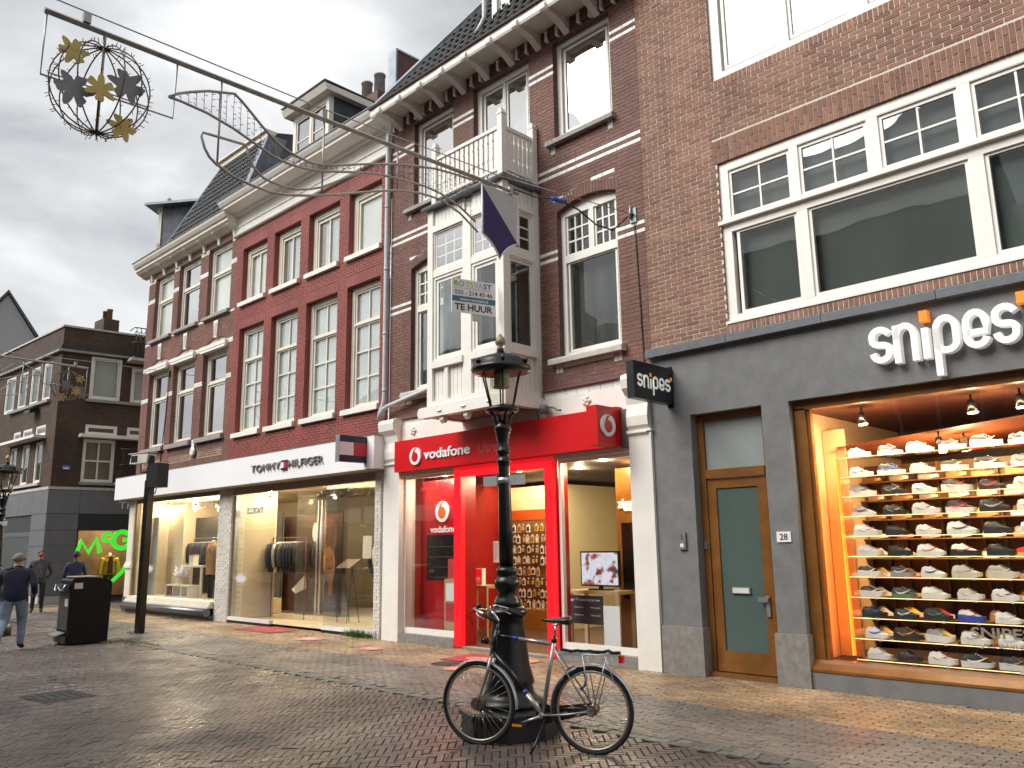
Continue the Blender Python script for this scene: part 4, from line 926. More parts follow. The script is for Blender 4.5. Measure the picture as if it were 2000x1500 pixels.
# cornice of B
m = MB(); m.prism([(-0.03,10.17), (-0.03,10.40), (-0.055,10.40), (-0.055,10.44), (-0.02,10.45), (-0.02,10.70), (0.05,10.70), (0.05,10.17)], -6.96, -0.07, 'x'); m.build('frieze', WHITE, B)
m = MB(); m.prism([(-0.02,10.702), (-0.10,10.72), (-0.14,10.78), (-0.30,10.80), (-0.46,10.82), (-0.46,10.89), (-0.50,10.90), (-0.55,10.98), (-0.57,11.04), (0.05,11.08), (0.05,10.702)], -6.98, -0.10, 'x')
crn = m.build('cornice', WHITE, B); m = MB(); m.prism([(-0.59,11.045), (-0.59,11.065), (0.1,11.10), (0.1,11.07)], -7.0, -0.08, 'x'); m.build('gutter_edge', LEAD, crn)
m = MB(); m.prism([(-0.01,10.13), (-0.07,10.14), (-0.09,10.168), (0.02,10.168), (0.02,10.13)], -6.94, -0.07, 'x'); m.build('architrave', WHITE, crn)
# roof and dormer of B
m = MB(); m.poly([(-6.8,0.05,11.05), (0.0,0.05,11.05), (0.0,3.4,14.2), (-6.8,3.4,14.2)]); rfB = m.build('roof', ROOFT, B)
m = MB(); m.box(-5.17, -3.46, 0.62, 0.74, 11.0, 11.92); bars(m, -5.17, -3.46, 11.92, 13.28, 0.13, 0.6, 0.74, wb=0.08, wt=0.16); m.box(-4.36, -4.28, 0.605, 0.735, 12.0, 13.12)
dB = m.build('dormer', CREAM, B)
for a, b in ((-5.04, -4.36), (-4.28, -3.59)):
    s = MB(); bars(s, a, b, 12.0, 13.12, 0.05, 0.625, 0.70); s.box(a+0.05, b-0.05, 0.64, 0.68, 12.48, 12.515); s.build('sash', CREAM, dB)
    for z0, z1 in ((12.05, 12.48), (12.515, 13.07)): boxo('pane', SKYGLASS, dB, a+0.05, b-0.05, 0.655, 0.66, z0, z1)
boxo('dormer_room', FROST, dB, -5.04, -3.59, 0.75, 0.76, 12.0, 13.12)
m = MB(); m.quad((-3.455,0.74,11.2), (-3.455,3.0,13.3), (-3.455,3.0,13.4), (-3.455,0.74,13.28)); m.box(-5.16, -3.455, 0.741, 2.9, 11.2, 13.27); m.build('cheek', mat('slate_green', (0.10,0.12,0.115), 0.6, var=0.25, scale=5, stain=0.3), dB)
m = MB(); m.prism([(0.40,13.28), (0.36,13.36), (0.32,13.44), (3.0,13.50), (3.0,13.28)], -5.36, -3.26, 'x'); m.build('dormer_roof', CREAM, dB); boxo('roof_edge', LEAD, dB, -5.38, -3.24, 0.30, 3.0, 13.502, 13.52)
m = MB(); m.box(-5.0, -3.7, 2.3, 2.9, 13.5, 14.25); chB = m.build('chimney', REV_C, B)
for x in (-4.62, -4.02):
    q = MB(); q.lathe([(0.16,14.25), (0.15,14.9), (0.17,14.9), (0.17,14.95), (0.12,14.95), (0.12,14.9)], 14, x, 2.6); q.build('chimney_pot', mat('clay_pot', (0.42,0.39,0.36), 0.8, var=0.2), chB)

# ================================================================== HOUSE A  (brown brick with white bands, mansard roof)
A = house('mansard_brick_house', 'brown red brick corner house with white bands, arched windows and tiled mansard', 'house', ABX, ABY, ABR, off=-9.7)
AX = [(-12.10,-10.75), (-10.38,-8.98), (-8.48,-7.10)]
opsA = [OP(a, b, 8.20, 10.22) for a, b in AX] + [OP(a, b, 4.78, 7.36, 0.16, 0.26, 0.08) for a, b in AX]
wb = MB(); wall_panel(wb, -12.60, -6.81, 3.9, 10.5, opsA, 0.26)
wb.quad((-12.60,0,0), (-12.60,0,10.5), (-12.60,9,10.5), (-12.60,9,0))
wallA = wb.build('wall', [MORT_A, REV_A], A)
bandsA = [(c-0.033, c+0.033) for c in (10.22, 10.155, 9.53, 9.465, 7.33, 7.265, 6.335, 6.27)] + [(8.07, 8.14)]
lay_bricks(A, wallA, -12.60, -6.81, 3.95, 10.45, opsA, [BR_A, GLAZED], bands=bandsA, joint=0.010, rnd=random.Random(14), skip=[(-10.35, -8.9, 4.2, 4.43), (-8.5, -7.1, 4.2, 4.43), (-12.2, -10.8, 4.2, 4.43)])
TILEP = brick_tex_mat('patterned_tile', (0.45,0.36,0.20), (0.30,0.22,0.12), (0.16,0.08,0.06), 0.07, 0.06, 0.012, axes='XZ')
for i, (a, b) in enumerate(AX):
    bk = [BLINDW, DARKROOM, BLINDW][i]; gl = [BGLASS, SKYGLASS, BGLASS][i]
    win(A, a, b, 8.20, 10.22, [(a+0.10, b-0.10, 9.44, 10.12, 1, 1), (a+0.12, b-0.12, 8.28, 9.38, 1, 1)], y=0.11, fw_=0.10, fd=0.12, m=CREAM, glass=gl, back=bk, hb=[(9.41, 0.05, a+0.10, b-0.10)], sash=0.05, fb=0.08, backgap=-0.03)
    s = MB(); s.prism([(-0.10,8.09), (-0.10,8.17), (-0.08,8.19), (0.12,8.20), (0.12,8.09)], a-0.10, b+0.04, 'x'); s.build('window_sill', STONE, A)
    # first floor: sash, awning box, arched tympanum with key stone
    win(A, a, b, 4.78, 7.10, [(a+0.12, b-0.12, 6.30, 7.02, 1, 1), (a+0.14, b-0.14, 4.86, 6.24, 1, 1)], y=0.13, fw_=0.12, fd=0.12, m=CREAM, glass=SKYGLASS, back=[BEIGEC, DARKROOM, DARKROOM][i], hb=[(6.27, 0.05, a+0.12, b-0.12)], sash=0.05, fb=0.08, backgap=0.25)
    boxo('awning_box', WHITE, A, a-0.03, b+0.03, -0.10, 0.12, 7.13, 7.31); boxo('awning_slot', mat('slot_dark', (0.03,0.03,0.03), 0.6), A, a-0.02, b+0.02, -0.102, -0.09, 7.195, 7.21)
    o = opsA[3+i]; tym = MB(); n_ = 12
    pts = [(lerp(a, b, q/n_), arch_z(o, lerp(a, b, q/n_))-0.003) for q in range(n_+1)]; tym.prism([(a, 7.11)] + pts + [(b, 7.11)], 0.05, 0.12, 'y'); tym.build('tympanum', mat('cream_relief', (0.60,0.50,0.40), 0.7, var=0.3, scale=25, bump=0.8, bscale=40), A)
    k = MB(); xc = (a+b)/2+0.02; k.prism([(xc-0.075,7.50), (xc+0.075,7.50), (xc+0.12,7.93), (xc+0.12,7.98), (xc-0.12,7.98), (xc-0.12,7.93)], -0.045, 0.01, 'y'); ks = k.build('key_stone', WHITE, A)
    k = MB(); k.prism([(xc-0.04,7.56), (xc+0.04,7.56), (xc+0.07,7.90), (xc-0.07,7.90)], -0.055, -0.046, 'y'); k.build('key_panel', LIMEST, ks)
    s = MB(); s.prism([(-0.11,4.63), (-0.11,4.73), (-0.09,4.75), (0.12,4.78), (0.12,4.63)], a-0.10, b+0.06, 'x'); s.build('window_sill', STONE, A)
    boxo('tile_panel', TILEP, A, a+0.03, b-0.03, -0.004, 0.004, 4.24, 4.40)
q = MB(); q.lathe([(0.10,0), (0.14,0.02), (0.14,0.05), (0.09,0.07)], 12); q.v = [(x, -z, y+4.42) for x, y, z in q.v]; q.v = [(x-8.70, y-0.02, z) for x, y, z in q.v]; q.box(-8.78, -8.62, -0.06, 0, 4.55, 4.75); q.build('cartouche', WHITE, A)
# cornice of A
m = MB(); m.prism([(0.0,10.40), (-0.10,10.42), (-0.14,10.47), (-0.24,10.50), (-0.30,10.56), (-0.33,10.58), (-0.33,10.66), (-0.38,10.68), (-0.43,10.76), (-0.45,10.83), (0.05,10.86), (0.05,10.40)], -12.98, -6.83, 'x'); crA = m.build('cornice', CREAM, A)
for i in range(7):
    x = -12.35 + i*0.90
    m = MB(); m.prism([(0,10.56), (-0.26,10.545), (-0.27,10.50), (-0.20,10.44), (-0.10,10.42), (-0.07,10.33), (-0.05,10.20), (0,10.18)], x-0.055, x+0.055, 'x'); m.build('bracket', CREAM, crA)
m = MB(); m.prism([(-0.47,10.84), (-0.47,10.86), (0.1,10.90), (0.1,10.87)], -13.0, -6.83, 'x'); m.build('gutter_edge', LEAD, crA)
# mansard
m = MB(); m.poly([(-11.75,-0.05,10.92), (-6.82,-0.05,10.92), (-6.82,0.80,13.42), (-9.55,0.80,13.42)]); m.poly([(-11.75,-0.05,10.92), (-9.55,0.8,13.42), (-9.55,5,13.42), (-12.6,5,10.92), (-12.6,0.3,10.92)])
roofA = m.build('roof', mat('mansard_underlay', (0.04,0.04,0.042), 0.8), A)
uvA = Vector((0, 0.85, 2.5)).normalized()
tile_roof(roofA, Vector((-11.72, -0.07, 10.94)), Vector((1,0,0)), uvA, 4.9, lambda r: (0.05 + r*0.22*0.83, 4.9 - 0.02), 12, 0.22, 0.165, 290, mat('slate_tile', (0.050,0.053,0.055), 0.45, var=0.3, scale=9, bump=0.2), seed=4)
hp = MB(); hp.tube([(-11.78,-0.06,10.95), (-9.55,0.79,13.45)], 0.07, 6, sm=False); hp.build('hip_flashing', LEAD, roofA)
m = MB(); m.box(-9.75, -6.75, 0.70, 0.95, 13.40, 13.56); m.box(-9.80, -6.75, 0.62, 1.0, 13.56, 13.62); m.build('roof_trim', CREAM, roofA)
m = MB(); m.poly([(-9.6,0.9,13.6), (-6.8,0.9,13.6), (-6.8,4.5,14.6), (-9.6,4.5,14.6)]); m.build('upper_roof', LEAD, roofA)
m = MB(); m.prism([(-0.12,10.95), (0.72,13.45), (1.3,13.45), (0.5,10.95)], -7.02, -6.70, 'x'); m.build('verge_wall', LEAD, roofA)
# corner dormer facing the side street
ax = Vector((0.8, 0.6, 0)); pv = Vector((-0.6, 0.8, 0)); F0 = Vector((-12.32, 0.08, 0))
def dp(l, w, z): return tuple(F0 + ax*l + pv*w + Vector((0, 0, z)))
m = MB(); m.poly([dp(0,0,11.0), dp(1.75,0,11.0), dp(1.75,0,12.86), dp(0,0,12.80)]); m.poly([dp(0,0,11.0), dp(0,0,12.8), dp(0,1.5,12.8), dp(0,1.5,11.0)]); m.poly([dp(0,1.5,11), dp(0,1.5,12.8), dp(1.75,1.5,12.8), dp(1.75,1.5,11)])
dA = m.build('dormer', mat('slate_cheek', (0.085,0.10,0.12), 0.55, var=0.35, scale=4, bump=0.2, stain=0.4), A)
m = MB()
for a, b, c, d in ((-0.45,-0.28,12.80,0), (2.2,-0.28,12.86,0)): pass
e0 = [dp(-0.42,-0.30,12.82), dp(2.1,-0.30,12.86), dp(2.1,0.75,13.35), dp(-0.25,0.75,13.32)]; e1 = [dp(-0.42,1.80,12.82), dp(-0.25,0.75,13.32), dp(2.1,0.75,13.35), dp(2.1,1.8,12.86)]
m.poly(e0); m.poly(e1); lo = [dp(-0.42,-0.30,12.74), dp(2.1,-0.30,12.78), dp(2.1,-0.30,12.86), dp(-0.42,-0.30,12.82)]; m.poly(lo); m.poly([dp(-0.42,-0.30,12.74), dp(-0.42,1.8,12.74), dp(2.1,1.8,12.78), dp(2.1,-0.3,12.78)]); m.poly([dp(-0.42,-0.3,12.74), dp(-0.42,-0.3,12.82), dp(-0.25,0.75,13.32), dp(-0.42,1.8,12.82), dp(-0.42,1.8,12.74)])
m.build('dormer_roof', ZINC, dA)
m = MB()
for (l0, l1, z0, z1) in ((-0.06, 0.05, 11.0, 12.7), (-0.10, 0.06, 12.55, 12.78), (-0.16, 0.04, 11.0, 11.35), (-0.12, 0.05, 11.35, 11.5)):
    i0 = len(m.v)
    for z in (z0, z1):
        for l, w in ((l0,-0.03), (l1,-0.03), (l1,0.14), (l0,0.14)): m.v.append(dp(l, w, z))
    for q in ((0,3,2,1),(4,5,6,7),(0,1,5,4),(1,2,6,5),(2,3,7,6),(3,0,4,7)): m.f.append(tuple(i0+t for t in q)); m.m.append(0); m.sm.append(False)
m.build('dormer_pilaster', CREAM, dA)
q = MB(); q.ball(dp(-0.2,0.75,13.36), 0.08, 8); q.build('finial', LIMEST, dA)
wa2 = MB(); wa2.box(-10.66, -10.56, -0.05, -0.006, 6.82, 7.02); o_ = wa2.build('wall_anchor', BLACKM); o_.location = (ABX, ABY, 0); o_.rotation_euler.z = ABR; tag(o_, 'small dark wall anchor between arched windows of the corner house', 'anchor')
wc = MB(); wc.tube([(-10.6,-0.04,6.85), (-10.64,-0.02,6.2), (-10.72,-0.02,5.4), (-10.78,-0.02,4.9), (-10.85,-0.02,4.3)], 0.012, 5); o_ = wc.build('wall_cable', BLACKP); o_.location = (ABX, ABY, 0); o_.rotation_euler.z = ABR; tag(o_, 'thin black cable hanging down between two arched windows', 'cable')

# ================================================================== fashion shopfront under A and B
T = house('shopfront', 'white fashion shopfront with long blank fascia, brick piers and glass entrance', 'shopfront', ABX, ABY, ABR, off=-6.5)
m = MB(); m.box(-13.15, 0.05, -0.38, 0.0, 3.29, 3.95); m.box(-13.15, -12.9, 0.0, 4, 3.29, 3.95); fas = m.build('fascia', PUREW, T)
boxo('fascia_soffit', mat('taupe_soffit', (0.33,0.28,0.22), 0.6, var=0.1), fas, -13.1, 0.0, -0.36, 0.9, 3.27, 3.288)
boxo('flashing', LEAD, fas, -13.16, 0.06, -0.39, 0.02, 3.952, 3.965)
WHBR = brick_mat('whitewashed_brick', [(0.62,0.59,0.53),(0.70,0.67,0.61),(0.58,0.55,0.50)], 0.7, 0.8, 0.1)
for (a, b) in ((-7.02, -6.33), (-0.36, -0.15)):
    p_ = boxo('brick_pier', CREAM, T, a, b, -0.02, 0.35, 0.0, 3.27)
    for k in range(49):
        z = k*0.0665+0.004; s0 = -0.1 if k % 2 else 0.0; x = a+s0
        while x < b:
            c_, d_ = max(x, a), min(x+0.2, b)
            if d_-c_ > 0.03: boxo('brick', WHBR, p_, c_+0.002, d_-0.004, -0.034+random.uniform(-0.004, 0.004), -0.019, z, z+0.058)
            x += 0.21
    for k in range(49): boxo('brick', WHBR, p_, b-0.002, b+0.012, 0.0 if k % 2 else 0.1, 0.19 if k % 2 else 0.3, k*0.0665+0.004, k*0.0665+0.062)
m = MB(); m.box(-12.72, -12.36, -0.06, 0.4, 0.42, 3.27); m.box(-12.74, -12.34, -0.10, 0.4, 1.25, 1.30); m.prism([(-0.11,1.30), (-0.06,1.42), (0.1,1.42), (0.1,1.30)], -12.74, -12.34, 'x'); m.build('corner_pilaster', CREAM, T)
boxo('pilaster_base', mat('dark_plinth', (0.06,0.065,0.07), 0.5, var=0.2), T, -12.76, -12.32, -0.08, 0.4, 0.0, 0.42)
m = MB(); m.box(-12.34, -7.04, -0.12, 0.3, 0.40, 0.46); m.box(-12.34, -7.04, -0.16, 0.3, 0.345, 0.395); m.box(-12.34, -7.04, -0.20, 0.3, 0.30, 0.342); m.build('stepped_sill', CREAM, T)
m = MB(); m.tube([(-12.34,-0.20,0.20), (-7.04,-0.20,0.20)], 0.10, 14); m.build('rolled_skirting', mat('dark_satin_metal', (0.16,0.165,0.175), 0.3, 0.7, var=0.1), T)
boxo('plinth', mat('grey_green_plinth', (0.105,0.115,0.115), 0.55, var=0.25, scale=4), T, -12.33, -7.04, -0.14, 0.3, 0.0, 0.12)
f = MB(); f.box(-12.34, -7.04, 0.0, 0.08, 3.16, 3.265); f.box(-12.34, -12.30, 0.0, 0.08, 0.46, 3.16); f.box(-7.06, -7.025, 0.0, 0.08, 0.46, 3.16); dwT = f.build('display_window', mat('bronze_frame', (0.17,0.13,0.09), 0.4, 0.5), T)
boxo('pane', GLASS, dwT, -12.30, -7.06, 0.04, 0.05, 0.46, 3.16)
# glass entrance: beam, side panes, doors
m = MB(); m.box(-6.33, -0.36, -0.02, 0.10, 3.10, 3.265); ent = m.build('entrance_beam', mat('taupe_beam', (0.30,0.26,0.20), 0.5), T)
for a, b in ((-6.325, -4.32), (-2.20, -0.365)):
    boxo('pane', GLASS, ent, a, b, 0.02, 0.032, 0.14, 3.098); boxo('floor_track', mat('white_track', (0.78,0.78,0.78), 0.3), ent, a, b, -0.02, 0.08, 0.06, 0.139); boxo('track_base', BLACKP, ent, a, b, -0.015, 0.08, 0.0, 0.059)
boxo('jamb', ALU, ent, -6.328, -6.25, 0.04, 0.14, 0.14, 3.09)
for a, b, sgn in ((-4.30, -3.27, 1), (-3.25, -2.22, -1)):
    dr = boxo('glass_door', GLASS, T, a, b, 0.60, 0.612, 0.05, 3.0)
    boxo('top_rail', ALU, dr, a, b, 0.59, 0.622, 3.0, 3.08)
    for xx in ((b-0.06) if sgn > 0 else (a+0.06),):
        h_ = MB(); h_.tube([(xx, 0.55, 0.25), (xx, 0.55, 2.85)], 0.02, 8); h_.build('pull_bar', ALU, dr)
# entry lettering
DGREY = mat('letter_chrome', (0.30,0.28,0.27), 0.35, 0.6)
sgT = thing('sign_lettering', 'raised grey TOMMY HILFIGER lettering with small flag on the white fascia', 'sign', (ABX, ABY, 0), ABR)
text_obj('lettering', 'TOMMY', -4.75, -3.45, 3.53, 3.70, -0.39, 0.03, DGREY, sgT, 0.0, spacing=1.15)
text_obj('lettering', 'HILFIGER', -3.10, -1.72, 3.53, 3.70, -0.39, 0.03, DGREY, sgT, 0.0, spacing=1.1)
NAVY = mat('flag_navy', (0.012,0.014,0.05), 0.4, var=0.0); FRED = mat('flag_red', (0.50,0.012,0.03), 0.4, var=0.0); FWHT = mat('flag_white', (0.78,0.77,0.78), 0.4, var=0.0)
for nm, mt, a, b, c, d in (('navy_stripe', NAVY, -3.40, -3.16, 3.675, 3.72), ('navy_stripe', NAVY, -3.40, -3.16, 3.50, 3.545), ('white_field', FWHT, -3.40, -3.28, 3.547, 3.673), ('red_field', FRED, -3.28, -3.16, 3.547, 3.673)): boxo(nm, mt, sgT, a, b, -0.42, -0.385, c, d)
flg = thing('flag_sign', 'projecting navy, white and red flag sign on the white fascia', 'sign', (-13.68, 9.58, 3.67))
for nm, mt, a, b, c, d in (('navy_stripe', NAVY, -0.68, -0.02, 0.13, 0.26), ('navy_stripe', NAVY, -0.68, -0.02, -0.26, -0.13), ('white_field', FWHT, -0.68, -0.35, -0.128, 0.128), ('red_field', FRED, -0.348, -0.02, -0.128, 0.128)): boxo(nm, mt, flg, -0.05, 0.05, a, b, c, d)
m = MB(); m.box(-0.06, 0.06, -0.70, -0.682, -0.27, 0.27); m.box(-0.06, 0.06, -0.018, 0.03, -0.27, 0.27); m.build('sign_frame', ALU, flg)
# ================================================================== shop interiors
def lamp(name, loc, energy, col=(1, 0.80, 0.55), r=0.04, parent=None):
    d = bpy.data.lights.new(name, 'POINT'); d.energy = energy; d.color = col; d.shadow_soft_size = r
    o = bpy.data.objects.new(name, d); COL.objects.link(o); o.location = loc
    if parent: o.parent = parent
    return o
def areal(name, loc, sx, sy, energy, col, rot=(0,0,0), parent=None):
    d = bpy.data.lights.new(name, 'AREA'); d.shape = 'RECTANGLE'; d.size = sx; d.size_y = sy; d.energy = energy; d.color = col
    o = bpy.data.objects.new(name, d); COL.objects.link(o); o.location = loc; o.rotation_euler = rot
    if parent: o.parent = parent
    return o
def panel(name, mt, parent, pts): m = MB(); m.poly(pts); return m.build(name, mt, parent)
def roomparts(root, x0, x1, y0, y1, z0, z1, mw, mf, mc, mb_=None, ml=None, mr=None):
    """floor, ceiling and walls of a shop seen through the glass"""
    panel('shop_floor', mf, root, [(x0,y0,z0), (x1,y0,z0), (x1,y1,z0), (x0,y1,z0)]); panel('shop_ceiling', mc, root, [(x0,y0,z1), (x0,y1,z1), (x1,y1,z1), (x1,y0,z1)])
    panel('shop_back_wall', mb_ or mw, root, [(x0,y1,z0), (x1,y1,z0), (x1,y1,z1), (x0,y1,z1)])
    panel('shop_side_wall', ml or mw, root, [(x0,y0,z0), (x0,y1,z0), (x0,y1,z1), (x0,y0,z1)]); panel('shop_side_wall', mr or mw, root, [(x1,y0,z0), (x1,y0,z1), (x1,y1,z1), (x1,y1,z0)])
def spotlight(parent_label, loc, head=(0, -0.3, -1), energy=14, col=(1, 0.82, 0.58), black=True, group='shop ceiling spots', cat='spotlight'):
    t = thing('spotlight', parent_label, cat, loc, group=group)
    m = MB(); m.tube([(0,0,0.0), (0,0,-0.12)], 0.012, 6); m.build('stem', BLACKM if black else CHROME, t)
    h = Vector(head).normalized(); a = Vector((0,0,-0.12)); m = MB(); m.tube([a-h*0.05, a+h*0.03, a+h*0.10], [0.035, 0.05, 0.065], 10); m.build('housing', BLACKM if black else CHROME, t)
    m = MB(); m.tube([a+h*0.10, a+h*0.104], 0.055, 10, sm=False); m.build('lamp', emis('spot_glow', (1, 0.78, 0.45), 14), t)
    lamp('spot_lamp', a+h*0.17, energy, col, 0.05, t)
    return t

# ---------------- sneaker shop
BROWNC = mat('brown_ceiling', (0.10, 0.030, 0.016), 0.6, var=0.2); PEACH = mat('peach_wall', (0.62, 0.40, 0.22), 0.7, var=0.06); DKBR = mat('dark_brown_wall', (0.055, 0.028, 0.016), 0.6, var=0.4, scale=2)
roomparts(SF, -4.80, 1.0, 0.175, 3.6, 0.30, 3.42, PEACH, DKBR, BROWNC, DKBR)
m = MB(); m.box(-4.79, -4.50, 0.80, 0.84, 0.31, 3.2); m.build('wing_wall', PEACH, SF)
panel('sloped_ceiling', mat('rust_ceiling', (0.30, 0.075, 0.02), 0.6, var=0.15), SF, [(-4.6,0.7,2.95), (1,0.7,3.38), (1,3.5,3.38), (-4.6,3.5,2.95)])
nt = MB(); nt.tube([(-4.49,0.50,0.36), (-4.49,0.50,2.78)], 0.022, 8); o_ = nt.build('light_strip', emis('red_orange_glow', (1.0, 0.10, 0.010), 3.2)); o_.location = (0, 9.93, 0); tag(o_, 'glowing red orange vertical light strip beside the sneaker shelves', 'light strip')
areal('strip_wash', (-4.55, 9.93+0.45, 1.6), 0.05, 2.4, 3, (1.0, 0.34, 0.05), (pi/2, 0, radians(60)))
ACR = glass_mat('acrylic', (0.97, 0.96, 0.93), 0.02, 0.4)
EDGE = mat('glowing_acrylic_edge', (0.62, 0.42, 0.22), 0.25, var=0.1, emit=(1, 0.60, 0.25), estr=0.95)
rack = thing('display_rack', 'clear acrylic sneaker rack of eleven shelves behind the wooden display window', 'display rack', (-3.0, 9.93, 0.3))
RZ = [2.77-0.2425*i for i in range(11)]
for x in (-4.40, -1.45):
    m = MB(); m.box(x+3.0-0.012, x+3.0+0.012, 0.30, 0.66, 0.02, 2.55); m.build('side_panel', ACR, rack)
for z in RZ:
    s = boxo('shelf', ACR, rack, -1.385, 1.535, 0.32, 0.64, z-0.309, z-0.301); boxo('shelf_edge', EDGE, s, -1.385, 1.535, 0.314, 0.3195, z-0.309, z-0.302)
    for c in range(7):
        if (c*7+int(z*10)) % 3: boxo('price_tag', PUREW, s, -1.10+c*0.362, -1.065+c*0.362, 0.309, 0.313, z-0.318, z-0.294)
# sneakers: upper, sole and side stripe
def shoe_meshes():
    st = [(0.0,0.030,0.062,0.030), (0.012,0.036,0.092,0.030), (0.05,0.040,0.104,0.030), (0.085,0.041,0.098,0.030), (0.12,0.043,0.108,0.029), (0.155,0.045,0.090,0.028), (0.19,0.048,0.072,0.028), (0.225,0.049,0.060,0.027), (0.258,0.045,0.050,0.027), (0.282,0.033,0.040,0.028), (0.296,0.012,0.032,0.029)]
    u = MB(); n_ = 8; rings = []
    for x, w, h, b in st:
        i = len(u.v); rings.append(i)
        for q in range(n_+1):
            a = pi*q/n_; c, s_ = cos(a), sin(a); u.v.append((x-0.15, w*(abs(c)**0.75)*(1 if c > 0 else -1)*(1-0.28*s_*s_), b + (h-b)*(s_**0.8)))
    for j in range(len(st)-1):
        for q in range(n_):
            u.f.append((rings[j]+q, rings[j+1]+q, rings[j+1]+q+1, rings[j]+q+1)); u.m.append(0); u.sm.append(True)
    u.f.append(tuple(rings[0]+q for q in range(n_+1))); u.m.append(0); u.sm.append(False)
    so = MB(); out = []
    for x, w, h, b in st: out.append((x-0.15, w+0.004))
    pts = [(-0.156, 0.0)] + out + [(0.152, 0.0)] + [(a, -b) for a, b in reversed(out)]
    def zt(x): return 0.034 + (0.008 if x < -0.03 else 0) ; 
    def zb(x): return 0.0 + max(0, (x-0.08))*0.14
    k = len(pts); so.v = [(x, y, zb(x)) for x, y in pts] + [(x, y, zt(x)) for x, y in pts]
    so.f = [tuple(reversed(range(k))), tuple(range(k, 2*k))] + [(i, (i+1) % k, k+(i+1) % k, k+i) for i in range(k)]; so.m = [0]*len(so.f); so.sm = [False]*len(so.f)
    sw = MB()
    P = [(-0.10,0.060), (-0.06,0.046), (-0.02,0.046), (0.03,0.060), (0.085,0.082)]; Wd_ = [0.005,0.015,0.016,0.011,0.002]
    for side in (-1,):
        for i in range(4):
            (xa, za), (xb, zb_) = P[i], P[i+1]; y = side*0.0475
            ya, yb = y*(0.98-0.05*abs(xa)*8), y*(0.98-0.05*abs(xb)*8)
            sw.quad((xa, ya-0.002, za-Wd_[i]/2), (xb, yb-0.002, zb_-Wd_[i+1]/2), (xb, yb+0.003, zb_+Wd_[i+1]/2), (xa, ya+0.004, za+Wd_[i]/2))
    lc = MB()
    for i in range(4): lc.box(-0.02+i*0.022, -0.008+i*0.022, -0.022, 0.022, 0.100-i*0.0095, 0.107-i*0.0095)
    return u, so, sw, lc
su, ss, sw_, sl3 = shoe_meshes()
SC = {'white': (0.78,0.76,0.72), 'black': (0.020,0.019,0.019), 'off-white': (0.66,0.60,0.50), 'grey': (0.32,0.31,0.30), 'silver': (0.52,0.52,0.54), 'red': (0.50,0.03,0.03), 'blue': (0.03,0.08,0.42), 'orange': (0.75,0.22,0.03), 'yellow': (0.78,0.55,0.04), 'green': (0.10,0.22,0.12), 'brown': (0.16,0.075,0.03), 'tan': (0.45,0.28,0.13)}
SM = {k: mat('shoe_'+k.replace('-', '_'), v, 0.55, var=0.08, scale=20) for k, v in SC.items()}
UM, OM, WM, LM = {}, {}, {}, {}
def sneaker(x, y, z, up, so, sp, rot, label=None, group=None, small=False, sc=1.0):
    if up not in UM: UM[up] = su.mesh('sneaker', SM[up])
    o = _link0('sneaker', UM[up], None, (x, y, z), rot); o.scale = (sc, 1, sc*1.28)
    if so not in OM: OM[so] = ss.mesh('sole', SM[so])
    _link0('sole', OM[so], o).scale.z = 1.0 + 0.5*abs(sin(x*37.0+z*11.0))
    if sp not in WM: WM[sp] = sw_.mesh('stripe', SM[sp]); LM[sp] = sl3.mesh('laces', SM[sp])
    if not small: _link0('stripe', WM[sp], o); _link0('laces', LM[sp], o)
    return tag(o, label, 'sneaker', group)
ORD = ['first', 'second', 'third', 'fourth', 'fifth', 'sixth', 'seventh', 'eighth', 'ninth', 'tenth', 'eleventh']
ORD2 = ORD + ['twelfth', 'thirteenth']
ROWS = ['silver/white/black black/white/grey off-white/white/grey black/white/grey black/white/white black/white/white', 'silver/white/black black/white/blue off-white/white/green black/white/white black/white/white grey/white/black',
        'grey/white/black black/black/grey white/white/black black/white/red black/black/red off-white/white/red', 'grey/white/black black/black/grey white/white/black black/white/red black/black/grey off-white/white/tan',
        'white/white/grey black/black/black white/white/red white/white/black black/black/black white/white/grey', 'white/white/silver black/black/black white/white/red white/black/red black/black/black grey/white/white',
        'black/white/white black/grey/silver white/white/black off-white/off-white/tan grey/off-white/silver white/white/grey', 'black/white/white black/green/silver white/white/off-white off-white/white/grey white/white/black white/white/black',
        'black/black/blue black/black/white black/black/green white/blue/red white/white/silver white/white/grey', 'white/white/blue black/black/orange grey/white/silver white/white/grey white/white/silver black/white/white',
        'white/white/silver black/black/black white/white/red black/white/white black/white/grey black/white/white']
rs = random.Random(21)
for r, row in enumerate(ROWS):
    for c, spec in enumerate(row.split()):
        up_, so_, sp_ = spec.split('/'); x = -4.17 + c*0.362 + rs.uniform(-0.012, 0.012)
        sneaker(x, 9.93+0.46+rs.uniform(-0.02, 0.02), RZ[r], up_, so_, sp_, rs.gauss(0.02, 0.13), f'{up_} sneaker with {so_} sole, {ORD[c]} from the light strip, {ORD[r]} shelf from the top', 'sneakers on the window rack', sc=rs.uniform(0.90, 1.10))
